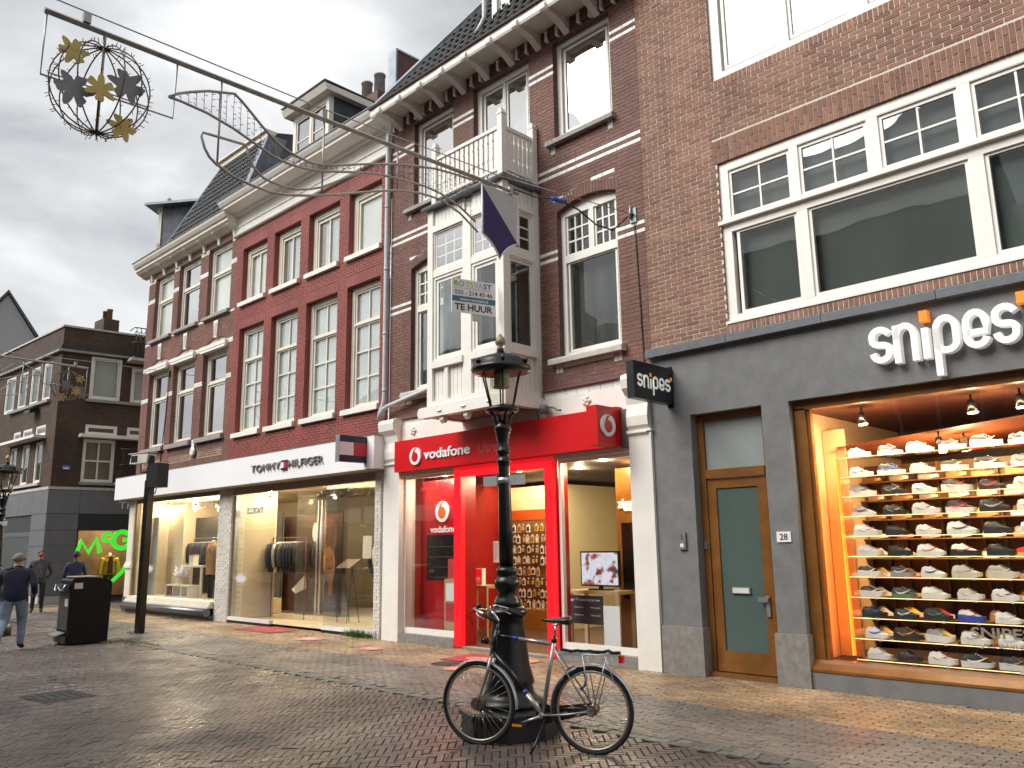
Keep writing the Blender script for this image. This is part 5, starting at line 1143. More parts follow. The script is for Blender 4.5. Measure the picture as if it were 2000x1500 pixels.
# rear wall of shoes
ORW2 = mat('rear_shelf_wood', (0.20, 0.10, 0.035), 0.5, var=0.25, scale=4)
rr = thing('wall_rack', 'wooden shoe wall with rows of sneakers behind the window rack', 'shoe rack', (-3.2, 9.93+2.0, 0.3))
boxo('backboard', mat('rack_wood', (0.15, 0.07, 0.025), 0.5, var=0.25, scale=4, stain=0.3), rr, -2.4, 3.0, 0.2, 0.24, 0.0, 2.5)
for i in range(9): boxo('rear_shelf', ORW2, rr, -2.4, 3.0, -0.12, 0.2, 0.14+i*0.262, 0.155+i*0.262)
for i in range(22): boxo('upright', ORW2, rr, -2.35+i*0.245, -2.33+i*0.245, 0.12, 0.198, 0.0, 2.5)
cols_ = ['off-white', 'tan', 'white', 'brown', 'black', 'grey', 'yellow', 'red']
for r in range(9):
    for c in range(9):
        k = rs.choice(cols_); sneaker(-5.35+c*0.36+rs.uniform(-0.03, 0.03), 9.93+1.98, 0.456+r*0.262, k, rs.choice(['off-white', 'white', 'tan']), 'black', rs.gauss(-0.5, 0.1), f'{k} sneaker on the rear shoe wall, {ORD[8-r]} shelf down, {ORD[c]} from the strip end', 'sneakers on the rear shoe wall', True)
for i, (x, y) in enumerate(((-4.1, 0.45), (-3.35, 0.85), (-2.85, 0.5), (-2.35, 0.5), (-3.2, 1.3))):
    spotlight(['black spotlight above the light strip end of the sneaker rack', 'black spotlight hung under the rust ceiling behind the sneaker rack', 'black spotlight above the middle of the sneaker rack', 'black spotlight above the far end of the sneaker rack', 'black spotlight deepest under the rust ceiling of the sneaker shop'][i], (x, 9.93+y, 3.40 if y < 0.7 else 3.05), (0.1, 0.25 if y > 0.7 else -0.05, -1), energy=16, group='spotlights over the sneaker rack', col=(1, 0.74, 0.42))
areal('shop_fill', (-2.6, 9.93+1.25, 3.0), 3.5, 0.3, 12, (1.0, 0.55, 0.22), (radians(18), 0, 0)); areal('rack_fill', (-2.6, 9.93+0.25, 3.36), 3.6, 0.1, 58, (1.0, 0.74, 0.44), (radians(-6), 0, 0))  # unseen area lights added as fill over the racks, no fixtures

# ---------------- phone shop
YEL = mat('cream_yellow_wall', (0.66, 0.57, 0.36), 0.7, var=0.04); DARKC = mat('dark_ceiling', (0.07, 0.05, 0.042), 0.6, var=0.2); WOODF = mat('dark_floor', (0.10, 0.055, 0.035), 0.35, var=0.25, scale=3); ORW = mat('orange_wood', (0.38, 0.155, 0.03), 0.35, var=0.2, scale=3, stain=0.3)
roomparts(V, -13.35, -7.36, 0.11, 6.0, 0.036, 3.09, YEL, WOODF, DARKC, YEL, mat('red_wall', (0.36, 0.012, 0.010), 0.5, var=0.1))
m = MB(); m.box(-13.3, -11.45, 3.05, 3.15, 0.04, 3.0); pw = m.build('product_wall', YEL, V); m = MB(); m.box(-11.53, -11.45, 3.15, 5.6, 0.04, 3.0); m.build('partition', YEL, V)
boxo('panel_header', mat('orange_band', (0.50, 0.085, 0.012), 0.5, var=0.1), pw, -13.3, -11.45, 3.0, 3.049, 2.28, 2.50); boxo('peg_panel', mat('peg_brown', (0.20, 0.105, 0.05), 0.6, var=0.2), pw, -13.25, -11.5, 3.01, 3.049, 0.45, 2.27); boxo('lower_cabinet', ORW, pw, -13.25, -11.5, 2.8, 3.045, 0.04, 0.44)
PK = [mat('pack_white', (0.72,0.68,0.58), 0.5), mat('pack_black', (0.03,0.03,0.03), 0.4), mat('pack_gold', (0.55,0.38,0.12), 0.4), mat('pack_brown', (0.25,0.12,0.05), 0.5), mat('pack_grey', (0.40,0.38,0.34), 0.5)]
rp = random.Random(4); pmesh = {}
def package(x, y, z, w, h, mi, label='small blister pack hanging on the phone accessory wall', grp='accessory packs on the product wall', parent=None):
    key = (mi, round(w, 2), round(h, 2))
    if key not in pmesh:
        m = MB(); m.box(-w/2, w/2, -0.012, 0.012, -h, -0.03); pmesh[key] = (m.mesh('accessory_pack', PK[mi]), )
        m = MB(); m.box(-0.018, 0.018, -0.004, 0.004, -0.032, 0.0); m2 = m.mesh('hang_tab', PK[0])
        m = MB(); m.box(-w*0.36, w*0.36, -0.0135, -0.012, -h*0.85, -h*0.35); pmesh[key] += (m2, m.mesh('printed_label', PK[(mi+1) % 5]))
    a, b, c = pmesh[key]; o = _link0('accessory_pack', a, None, (x, y, z)); _link0('hang_tab', b, o); _link0('printed_label', c, o); tag(o, label, 'package', grp)
PN = ['white', 'black', 'gold', 'brown', 'grey']
for r in range(8):
    for c in range(13):
        if rp.random() < 0.06: continue
        mi_ = rp.choice([0, 0, 0, 1, 2, 3, 4, 1 if r in (3, 5) else 0])
        package(-13.17+c*0.135, 9.93+2.94-rp.random()*0.05, 2.20-r*0.225, rp.choice([0.08, 0.09, 0.10]), rp.choice([0.16, 0.18, 0.19]), mi_, f'{PN[mi_]} hanging pack, {ORD[r]} row below the orange band, peg {ORD2[c]} from the red wall')
for i in range(3): areal('wall_wash', (-12.4, 9.93+2.6, 3.05), 1.7, 0.05, 4, (1, 0.82, 0.42), (radians(40), 0, 0)) if i == 0 else None
# tables and counters
def table(name, label, x0, x1, y0, y1, h, mt, cat='table'):
    t = thing(name, label, cat, ((x0+x1)/2, 9.93+(y0+y1)/2, 0.036)); w, d = (x1-x0)/2, (y1-y0)/2
    boxo('table_top', mt, t, -w, w, -d, d, h-0.05, h)
    for sx, sy in ((-1,-1), (1,-1), (1,1), (-1,1)): boxo('leg', mt, t, sx*(w-0.07) if sx < 0 else w-0.07, sx*w if sx < 0 else w, sy*(d-0.05) if sy < 0 else d-0.05, sy*d if sy < 0 else d, 0.0, h-0.051)
    return t
table('display_table', 'light wooden table with a lit product box inside the red portal', -12.75, -11.9, 1.25, 1.75, 0.95, WOODL)
pb = thing('product_box', 'small white and red lit product box on the wooden table', 'display box', (-12.4, 9.93+1.5, 0.987)); m = MB(); bars(m, -0.16, 0.16, 0, 0.32, 0.015, -0.05, 0.05); m.build('box_frame', PUREW, pb); boxo('back_panel', REDL, pb, -0.144, 0.144, 0.03, 0.045, 0.016, 0.304)
q = MB(); q.ball((0.0, -0.01, 0.1), 0.05, 10, sx=1.6); q.build('shown_product', PUREW, pb)
table('tv_table', 'light wooden high table carrying a screen behind the display window', -9.2, -8.15, 0.55, 1.0, 0.98, WOODL)
tv = thing('television', 'flat screen showing a motorcycle race on the high table', 'television', (-8.66, 9.93+0.75, 1.017))
boxo('bezel', BLACKP, tv, -0.40, 0.40, -0.02, 0.03, 0.06, 0.62); boxo('stand', BLACKP, tv, -0.2, 0.2, -0.08, 0.1, 0.0, 0.02); boxo('neck', BLACKP, tv, -0.04, 0.04, 0.0, 0.02, 0.02, 0.062)
def screen_mat():
    m = bpy.data.materials.new('tv_picture'); m.use_nodes = True; t = m.node_tree; b = t.nodes['Principled BSDF']; b.inputs['Base Color'].default_value = (0.02,0.02,0.02,1); b.inputs['Roughness'].default_value = 0.2
    tc = N(t, 'ShaderNodeTexCoord'); nz = N(t, 'ShaderNodeTexNoise'); nz.inputs['Scale'].default_value = 5; nz.inputs['Detail'].default_value = 3; t.links.new(tc.outputs['Object'], nz.inputs['Vector'])
    cr = N(t, 'ShaderNodeValToRGB'); el = cr.color_ramp.elements; el[0].position = 0.38; el[0].color = (0.05,0.05,0.07,1); el[1].position = 0.62; el[1].color = (0.62,0.62,0.70,1)
    for p, c in ((0.44, (0.45,0.10,0.07,1)), (0.48, (0.55,0.55,0.60,1)), (0.54, (0.70,0.70,0.78,1))): k = el.new(p); k.color = c
    t.links.new(nz.outputs['Fac'], cr.inputs[0]); t.links.new(cr.outputs[0], b.inputs['Emission Color']); b.inputs['Emission Strength'].default_value = 0.38; return m
boxo('screen', screen_mat(), tv, -0.375, 0.375, -0.0225, -0.0205, 0.085, 0.595)
pn = boxo('poster_panel', mat('poster_dark', (0.03,0.028,0.03), 0.5), None, -9.15, -8.43, 9.93+0.50, 9.93+0.515, 0.50, 0.94); tag(pn, 'dark printed poster about television hung on the high table', 'poster')
text_obj('lettering', 'iggo TV doet met je mee', -9.11, -8.49, 0.845, 0.895, 9.93+0.50, 0.001, LETW, pn)
for i, (a, c) in enumerate(((-9.03, 0.74), (-8.68, 0.74), (-9.03, 0.62), (-8.68, 0.62))): text_obj('lettering', 'Onbeperkt', a, a+0.2, c, c+0.03, 9.93+0.50, 0.001, LETW, pn)
lf = boxo('leaflet_holder', PUREW, None, -8.40, -8.08, 9.93+0.47, 9.93+0.48, 0.04, 0.80); tag(lf, 'plain white board leaning against the high table', 'board')
zc = thing('display_column', 'tall orange wooden column with ziggo lettering and dark screen behind the glass', 'column', (-8.20, 9.93+1.25, 0.036))
boxo('column_body', ORW, zc, -0.30, 0.32, -0.22, 0.25, 0.0, 2.95); boxo('column_side', mat('amber_wood', (0.52,0.24,0.03), 0.35, var=0.2, scale=3), zc, 0.321, 0.36, -0.21, 0.25, 0.0, 2.95); boxo('dark_screen', mat('dark_gloss', (0.02,0.012,0.01), 0.12), zc, -0.20, 0.10, -0.235, -0.221, 0.85, 2.05)
text_obj('lettering', 'ziggo', -0.25, 0.14, 2.24, 2.44, -0.22, 0.03, mat('lit_cream', (0.8,0.72,0.55), 0.4, emit=(1,0.85,0.6), estr=0.5), zc, 0.01)
# red wing behind the first window with logo and dark screens
rw = thing('window_panel', 'glossy red window backdrop with round logo and dark product niche', 'display panel', (-12.1, 9.93+0.42, 0.17))
boxo('panel_board', REDD, rw, -0.80, 0.74, 0.0, 0.04, 0.0, 2.85); boxo('niche', mat('niche_dark', (0.012,0.012,0.013), 0.25), rw, -0.60, 0.36, -0.012, -0.001, 0.95, 1.80)
for k in range(4): boxo('niche_shelf', mat('niche_bronze', (0.10,0.07,0.035), 0.4), rw, -0.5, 0.3, -0.02, -0.013, 1.0+k*0.19, 1.012+k*0.19)
vlogo(rw, -0.13, 2.24, 0.20, 0.0, 0.02, lambda p, y: (p[0], y, p[1]), LETW, mat('logo_orange_red', (0.60,0.10,0.02), 0.4))
text_obj('lettering', 'vodafone', -0.50, 0.26, 1.84, 1.97, 0.0, 0.006, LETW, rw, 0.02)
boxo('notice', mat('notice_red', (0.55,0.05,0.05), 0.5), rw, 0.06, 0.34, -0.03, -0.022, 0.95, 1.35)
st_ = thing('brochure_stand', 'light wooden stand with white and red leaflets by the red panel', 'stand', (-11.95, 9.93+0.36, 0.17)); boxo('stand_frame', WOODL, st_, -0.16, 0.16, 0.0, 0.03, 0.0, 0.98); boxo('leaflet', PUREW, st_, -0.10, 0.12, -0.012, -0.002, 0.58, 0.90); boxo('leaflet', mat('leaflet_red', (0.50,0.03,0.04), 0.5), st_, -0.11, 0.13, -0.012, -0.002, 0.22, 0.55)
pp = boxo('notice_paper', PUREW, None, -11.02, -10.80, 9.93+0.60, 9.93+0.605, 1.45, 1.83); tag(pp, 'white printed notice hanging inside the red portal', 'notice')
for k in range(9): text_obj('lettering', 'maximaal aantal klanten', -11.0, -10.84+0.02*(k % 3), 1.78-k*0.033, 1.792-k*0.033, 9.93+0.60, 0.001, mat('print_grey', (0.3,0.3,0.3), 0.6), pp)
for i, (x, y) in enumerate(((-10.6, 0.9), (-9.6, 1.4), (-8.4, 0.6), (-8.0, 1.3), (-12.0, 0.3))):
    t = thing('downlight', ['round downlight just inside the red portal', 'round downlight deeper inside the red portal', 'round downlight above the television table', 'round downlight behind the wooden column', 'round downlight above the red window panel'][i], 'downlight', (x, 9.93+y, 3.088), group='downlights in the phone shop'); m = MB(); m.lathe([(0.09,-0.004), (0.09,0.0), (0.06,0.0)], 14); m.build('ring', CHROME, t); m = MB(); m.lathe([(0.06,-0.006), (0.06,-0.003)], 14); m.build('lens', emis('warm_lens', (1, 0.85, 0.6), 9), t)
    lamp('downlight_lamp', (0, 0, -0.08), 16, (1, 0.80, 0.50), 0.06, t)
tl_ = thing('tube_light', 'long ceiling tube light above the ziggo column', 'tube light', (-8.6, 9.93+2.4, 2.98)); m = MB(); m.tube([(-0.5,0,0), (0.5,0.2,0)], 0.025, 8); m.build('tube', emis('tube_glow', (1, 0.93, 0.70), 8), tl_)
areal('phone_shop_light', (-10.6, 9.93+2.2, 3.05), 3.6, 1.6, 42, (1.0, 0.82, 0.52)); areal('window_wash', (-8.2, 9.93+1.4, 3.05), 0.9, 0.4, 18, (1.0, 0.72, 0.35))  # area lights here and below stand in for unmodelled ceiling lamps
areal('red_panel_light', (-12.1, 9.93+0.24, 3.06), 1.2, 0.1, 7, (1.0, 0.75, 0.6), (radians(8), 0, 0))

# ---------------- fashion shop
BEI = mat('beige_wall', (0.60, 0.50, 0.36), 0.7, var=0.06); PALEF = mat('pale_floor', (0.66, 0.56, 0.38), 0.35, var=0.12, scale=3); BEIC = mat('beige_ceiling', (0.45, 0.36, 0.23), 0.7, var=0.08); OLIVE = mat('olive_wall', (0.30, 0.24, 0.15), 0.7, var=0.1)
def tp(x, y, z=0): return (ABX + x*cos(ABR) - y*sin(ABR), ABY + x*sin(ABR) + y*cos(ABR), z)
roomparts(T, -12.33, -0.30, 0.12, 4.5, 0.05, 3.255, BEI, PALEF, BEIC, OLIVE)
boxo('display_floor', PALEF, T, -12.30, -7.05, 0.14, 1.9, 0.06, 0.455); boxo('partition', BEI, T, -7.0, -6.34, 0.36, 1.25, 0.06, 3.25)
boxo('backdrop', mat('pale_backdrop', (0.62,0.53,0.37), 0.7, var=0.05), T, -12.2, -11.15, 0.95, 1.0, 0.456, 3.1); boxo('backdrop', mat('grey_panel', (0.36,0.37,0.34), 0.6, var=0.1), T, -12.28, -11.9, 0.5, 0.54, 0.456, 2.75); boxo('dark_backdrop', mat('dark_clothes_wall', (0.05,0.045,0.04), 0.8, var=0.5, scale=3), T, -12.3, -7.1, 1.86, 1.9, 0.456, 2.75)
def garment(x, y, z, col, w=0.42, h=0.72, d=0.09, rot=0.0, parent=None, name='jacket', sleeve=True):
    """a hanging garment: body with shoulders and sleeves"""
    m = MB(); prof = [(0.06, 0), (0.20, -0.05), (0.22, -0.10), (0.185, -0.30), (0.19, -0.5), (0.21, -h)]
    k = w/0.42; rings = []
    for hw, zz in prof:
        i = len(m.v); rings.append(i)
        for q in range(12): a = 2*pi*q/12; m.v.append((hw*k*cos(a), d*(0.4 if zz > -0.06 else 0.75)*sin(a)*(1+0.12*sin(5*a+zz*9)), zz))
    for j in range(len(prof)-1):
        for q in range(12): m.f.append((rings[j]+q, rings[j+1]+q, rings[j+1]+(q+1) % 12, rings[j]+(q+1) % 12)); m.m.append(0); m.sm.append(True)
    m.f.append(tuple(rings[0]+q for q in range(12))); m.m.append(0); m.sm.append(False)
    if sleeve:
        for s in (-1, 1): m.tube([(s*0.19*k, 0, -0.06), (s*0.24*k, -0.01, -0.20), (s*0.25*k, -0.02, -0.42), (s*0.235*k, -0.03, -0.62)], [0.055, 0.06, 0.052, 0.042], 8)
    o = m.build(name, mat('cloth_'+col[0], col[1], 0.85, var=0.25, scale=12), parent) if parent else None
    if o: o.location = (x, y, z); o.rotation_euler = (0, 0, rot)
    return o
CLN = ('navy', (0.015,0.02,0.05)); CLB = ('black', (0.018,0.017,0.018)); CLR = ('wine', (0.16,0.015,0.02)); CLC = ('camel', (0.36,0.20,0.07)); CLG = ('charcoal', (0.05,0.05,0.052)); CLO = ('olive', (0.09,0.075,0.035)); CLW = ('ivory', (0.60,0.55,0.46))
def rail(label, x0, x1, y, z, cols, mt=CHROME, foot=True):
    t = thing('clothes_rail', label, 'clothes rail', tp((x0+x1)/2, y, 0.05), ABR); w = (x1-x0)/2
    m = MB(); m.tube([(-w,0,0.0), (-w,0,z), (w,0,z), (w,0,0.0)], 0.014, 8); m.build('rail_frame', mt, t)
    n_ = len(cols)
    for i, c in enumerate(cols):
        xx = lerp(-w+0.12, w-0.12, i/max(1, n_-1))
        m = MB(); m.tube([(xx,0,z+0.01), (xx+0.012,0,z-0.05), (xx,0,z-0.10)], 0.004, 5); m.tube([(xx,-0.19,z-0.15), (xx,0,z-0.10), (xx,0.19,z-0.15)], 0.006, 5); hg = m.build('hanger', CHROME, t)
        garment(xx, 0, z-0.11, c, 0.42, 0.75, 0.10, pi/2+0.12*sin(i*7), t, 'jacket')
    return t
rail('clothes rail of dark jackets in front of the fashion poster', -6.30, -4.75, 1.15, 1.98, [CLG, CLN, CLW, CLB, CLO, CLB, CLN, CLB, CLB, CLB], mat('rail_red', (0.20,0.015,0.012), 0.4))
rail('clothes rail of dark coats deep in the display window', -11.5, -9.5, 1.45, 2.05, [CLB, CLG, CLB, CLN, CLB, CLG, CLB, CLR, CLR, CLB])
rail('clothes rail of coats beside the camel mannequin in the display window', -9.3, -7.6, 1.5, 2.05, [CLB, CLG, CLR, CLN, CLC, CLB, CLG, CLB])
rail('clothes rail deep inside the glass entrance', -4.3, -3.2, 2.9, 1.9, [CLN, CLW, CLG, CLB, CLN, CLG])
# poster: abstract portrait with checked scarf
pt = thing('fashion_poster', 'large dark fashion poster with warm lit face and checked sleeve', 'poster', tp(-5.6, 2.05, 0.12), ABR)
boxo('poster_sheet', mat('poster_brown', (0.050,0.022,0.014), 0.4, var=0.3, scale=2), pt, -1.7, 1.1, 0.0, 0.03, 0.0, 2.5)
def blob(nm, mt, pts, y): m = MB(); m.prism(pts, y, y+0.004, 'y'); return m.build(nm, mt, pt)
def ell(cx, cz, rx, rz, n_=20, t=0): return [(cx+rx*cos(2*pi*i/n_)*cos(t)-rz*sin(2*pi*i/n_)*sin(t), cz+rx*cos(2*pi*i/n_)*sin(t)+rz*sin(2*pi*i/n_)*cos(t)) for i in range(n_)]
SKN = mat('poster_skin', (0.40,0.185,0.075), 0.5, var=0.35, scale=4); SKD = mat('poster_skin_dark', (0.15,0.06,0.028), 0.5, var=0.35, scale=5); CHK = brick_tex_mat('poster_check', (0.62,0.56,0.46), (0.45,0.40,0.32), (0.06,0.05,0.045), 0.07, 0.045, 0.018, axes='XZ')
blob('poster_figure', SKD, ell(0.45, 1.95, 0.42, 0.50), -0.005); blob('poster_figure', SKN, ell(0.55, 1.25, 0.27, 0.42, t=0.15), -0.010); blob('poster_figure', CHK, [(-0.45,0.2), (0.05,0.12), (0.35,0.35), (0.65,0.25), (0.72,0.75), (0.55,1.0), (0.15,0.95), (-0.35,0.85)], -0.008); blob('poster_figure', SKN, [(0.55,0.45), (0.72,0.45), (0.74,0.95), (0.60,1.1), (0.50,0.95)], -0.014); blob('poster_figure', mat('poster_white', (0.7,0.66,0.6), 0.5), ell(-0.15, 2.05, 0.12, 0.25), -0.009); blob('poster_figure', mat('poster_white', (0.7,0.66,0.6), 0.5), [(-1.2,0.55), (-0.55,0.95), (-0.5,0.6), (-1.0,0.45)], -0.009)
blob('poster_figure', SKD, ell(0.47, 1.34, 0.05, 0.035), -0.015); blob('poster_figure', SKD, ell(0.66, 1.37, 0.05, 0.03), -0.015); blob('poster_figure', SKD, ell(0.56, 1.12, 0.09, 0.03), -0.015)
# stand with sheet, mannequins, table, bench, flowers
sd_ = thing('reading_stand', 'dark metal stand holding an open book inside the entrance', 'stand', tp(-3.15, 1.3, 0.05), ABR); m = MB()
for sx in (-0.2, 0.2): m.tube([(sx,-0.15,0), (sx*0.8,0,1.25)], 0.012, 6); m.tube([(sx,0.2,0), (sx*0.8,0,1.25)], 0.012, 6)
m.build('stand_frame', BLACKM, sd_); m = MB(); m.prism([(-0.16,1.22), (0.16,1.42), (0.16,1.44), (-0.16,1.24)], -0.28, 0.28, 'x'); m.build('book_rest', mat('book_brown', (0.08,0.035,0.018), 0.5), sd_)
cd_ = boxo('hanging_card', PUREW, None, 0, 0.34, 0, 0.006, 1.50, 2.02); cd_.location = tp(-3.0, 1.6, 0.0); tag(cd_, 'cream card hanging from the ceiling above the book stand', 'sign')
def coat_figure(label, x, y, z, c1, c2, ht=1.75):
    t = thing('mannequin', label, 'mannequin', tp(x, y, z), ABR); k = ht/1.75
    m = MB()
    for s in (-1, 1): m.tube([(s*0.09*k,0,0.0), (s*0.095*k,0,0.42*k), (s*0.09*k,0,0.85*k)], [0.05*k, 0.065*k, 0.085*k], 8)
    m.build('trousers', mat('cloth_'+CLB[0], CLB[1], 0.85, var=0.25, scale=12), t)
    garment(0, 0, 1.48*k, c1, 0.46*k, 0.85*k, 0.19, 0.0, t, 'coat'); garment(0, -0.03, 1.42*k, c2, 0.26*k, 0.5*k, 0.15, 0.0, t, 'jumper', False)
    m = MB(); m.tube([(0,0,1.46*k), (0,0,1.56*k)], 0.045*k, 8); m.build('neck', CREAM, t); return t
coat_figure('mannequin in a camel coat beside the whitewashed brick pier', -8.80, 0.75, 0.456, CLC, CLR); coat_figure('mannequin in a dark coat just inside the entrance glass', -1.15, 0.9, 0.05, CLN, CLG)
tb = table('console_table', 'thin cream console table in the fashion display window', 0, 1.25, -0.15, 0.15, 0.87, CREAM); tb.location = tp(-9.85, 0.80, 0.456); tb.rotation_euler.z = ABR
hb_ = thing('white_box', 'pale gift box standing on the cream console table', 'box', tp(-10.05, 0.80, 1.327), ABR); m = MB(); m.box(-0.14, 0.14, -0.08, 0.08, 0, 0.26); m.build('carton', CREAM, hb_); boxo('box_lid', mat('lid_rose', (0.55,0.30,0.26), 0.5), hb_, -0.145, 0.145, -0.085, 0.085, 0.2605, 0.30)
bn = thing('display_bench', 'low open cream bench with folded red knitwear in the display window', 'bench', tp(-10.05, 0.50, 0.456), ABR); m = MB(); bars(m, -0.72, 0.72, 0, 0.34, 0.035, -0.16, 0.16); m.box(-0.25, -0.215, -0.158, 0.158, 0.035, 0.305); m.box(0.25, 0.285, -0.158, 0.158, 0.035, 0.305); m.build('bench_frame', CREAM, bn); boxo('knitwear', mat('cloth_wine', CLR[1], 0.85, var=0.25), bn, -0.62, -0.30, -0.12, 0.12, 0.036, 0.24)
vs = thing('flower_vase', 'glass vase of pale dried flowers on the low bench', 'vase', tp(-10.15, 0.50, 0.797), ABR); m = MB(); m.lathe([(0.05,0), (0.06,0.02), (0.05,0.16), (0.035,0.2)], 12); m.build('glass_vase', LAMPGLASS, vs)
fm = MB(); rf_ = random.Random(2)
for i in range(60):
    a = rf_.uniform(0, 2*pi); e2 = rf_.uniform(0.1, 0.9); L_ = rf_.uniform(0.2, 0.42); tip = Vector((cos(a)*cos(e2)*L_*1.5, sin(a)*cos(e2)*L_*0.5, 0.2+sin(e2)*L_))
    fm.tube([(0,0,0.18), tuple(tip*0.6+Vector((0,0,0.06))), tuple(tip)], [0.004, 0.010, 0.016], 5)
fm.build('dried_flowers', mat('dried_flower', (0.62,0.60,0.66), 0.8, var=0.2), vs)
for x, z in ((-11.6, 1.15), (-6.15, 0.95)):   # frayed vinyl flower stickers on the glass
    fm = MB(); pts = []
    for i in range(44): r_ = (0.15 if i % 2 else 0.30)*(1+0.30*sin(i*2.3)); pts.append((r_*1.15*cos(2*pi*i/44), 0.42*r_*sin(2*pi*i/44)))
    fm.prism(pts, 0, 0.002, 'y'); o_ = fm.build('window_sticker', mat('sticker_lilac', (0.66,0.64,0.74), 0.5)); o_.location = tp(x+0.35, 0.015 if x > -7 else 0.033, z+0.1); o_.rotation_euler.z = ABR; tag(o_, 'frayed pale lilac flower sticker on the ' + ('entrance side pane' if x > -7 else 'display window pane'), 'sticker')
sw2 = thing('hanging_lettering', 'white hanging letters seen mirrored behind the entrance glass', 'sign', tp(0, 0, 0), ABR); text_obj('lettering', 'swatch', -6.15, -5.35, 2.62, 2.85, 0.30, 0.02, LETW, sw2, 0.012, mirror=True)
for i in range(9):
    x = -12.0+i*0.62 if i < 6 else -5.9+(i-6)*2.0
    spotlight(f'small bright spotlight in the fashion shop ceiling, {ORD[i]} counted from the corner pilaster', tp(x, 0.8+0.5*(i % 3), 3.25), (0.1, 0.3 if i % 2 else -0.1, -1), energy=17, col=(1, 0.82, 0.55), black=False, group='spotlights in the fashion shop ceiling')
areal('fashion_light', tp(-9.6, 0.9, 3.22), 4.6, 1.2, 58, (1.0, 0.82, 0.55)); areal('fashion_light', tp(-4.4, 1.3, 3.22), 5.0, 1.4, 66, (1.0, 0.78, 0.48))  # two unseen area lights in place of ceiling lamps left unmodelled
# ================================================================== corner building across the side street
K = house('corner_building', 'dark brown brick corner building with grey stone ground floor and white window frames', 'building', -32.28, 9.10, radians(3.2), off=0)
RF = Matrix.Rotation(radians(80.3), 4, 'Z')
DKB = brick_tex_mat('dark_brown_brickwork', (0.060,0.034,0.020), (0.095,0.055,0.033), (0.030,0.020,0.014), 0.22, 0.062, 0.010, axes='XZ', rough=0.75)
GCL = mat('grey_cladding', (0.15,0.16,0.17), 0.35, var=0.14, scale=2.5, bump=0.1)
def kpart(nm, mt, face, *b):
    o = boxo(nm, mt, K, *b)
    if face: o.matrix_basis = RF
    return o
opsL = [OP(-1.72,-0.90,7.30,8.78), OP(-3.02,-2.10,7.30,8.78), OP(-4.35,-3.40,7.30,8.78), OP(-5.9,-4.75,7.30,8.78)] + [OP(a,b,5.99,6.40) for a, b in ((-2.0,-0.98),(-3.35,-2.35),(-4.4,-3.6))] + [OP(a,b,4.25,5.78) for a, b in ((-1.82,-1.10),(-3.2,-2.45),(-4.5,-3.8))] + [OP(-6.0,-1.44,0.2,3.1)]
opsR = [OP(0.99,2.06,7.31,8.93), OP(2.42,3.5,7.30,8.66), OP(0.97,2.06,5.98,6.36), OP(2.4,3.4,5.98,6.36), OP(0.95,2.03,4.24,5.82), OP(1.0,4.6,0.12,3.1)]
for face, x0, x1, ops in ((0, -16, 0.0, opsL), (1, 0.0, 9.0, opsR)):
    w_ = MB(); wall_panel(w_, x0, x1, 0, 9.92, ops, 0.25); o = w_.build('wall', [DKB, DKB], K)
    if face: o.matrix_basis = RF
    kpart('parapet_coping', LIMEST, face, x0 if not face else x0-0.04, x1+0.04, -0.05, 0.3, 9.92, 9.99)
    kpart('ledge', STONE, face, x0 if not face else x0-0.05, x1+0.05, -0.14, 0.1, 8.98, 9.06); kpart('ledge_dark_board', mat('dark_board', (0.03,0.026,0.022), 0.6), face, x0 if not face else x0-0.03, x1+0.03, -0.06, 0.1, 9.06, 9.24)  # stone ledge with a dark band above it
    kpart('string_course', LIMEST, face, x0 if not face else x0-0.02, x1+0.02, -0.06, 0.1, 3.95, 4.05)
for o in opsL[:4] + opsR[:2]:
    f_ = o in opsR; a, b, c, d = o['x0'], o['x1'], o['z0'], o['z1']; w_ = win(K, a, b, c, d, [(a+0.10, b-0.10, c+0.1, d-0.10, 1, 1)], y=0.02, fw_=0.09, fd=0.08, glass=WGLASS, back=BLINDW if f_ else CURTAIN, fb=0.10, sash=0.04)
    if f_: w_.matrix_basis = RF
for o in opsL[4:10] + opsR[2:5]:
    f_ = o in opsR; a, b, c, d = o['x0'], o['x1'], o['z0'], o['z1']; big = d-c > 1; w_ = win(K, a, b, c, d, [(a+0.08, b-0.08, c+0.08, d-0.08, 2 if (big and f_) else 1, 2 if (big and f_) else 1)], y=0.02, fw_=0.08, fd=0.08, glass=WGLASS, back=BEIGEC if f_ else mat('green_room', (0.20,0.21,0.07), 0.8, var=0.4), sash=0.035, mun=0.06)
    if f_: w_.matrix_basis = RF
kpart('canopy', WHITE, 0, -4.7, -0.85, -0.42, 0.02, 5.87, 5.97); kpart('canopy', WHITE, 1, 0.76, 6.0, -0.42, 0.02, 5.85, 5.97)
for a, b in ((-1.9,-0.8), (-5.0,-2.0)): kpart('window_sill', STONE, 0, a-0.05, b+0.05, -0.12, 0.02, 7.20, 7.30)
kpart('window_sill', STONE, 1, 0.9, 3.8, -0.12, 0.02, 7.20, 7.30); kpart('window_sill', STONE, 1, 0.9, 2.1, -0.10, 0.02, 4.14, 4.24); kpart('window_sill', LIMEST, 0, -4.6, -0.98, -0.10, 0.02, 4.15, 4.25)
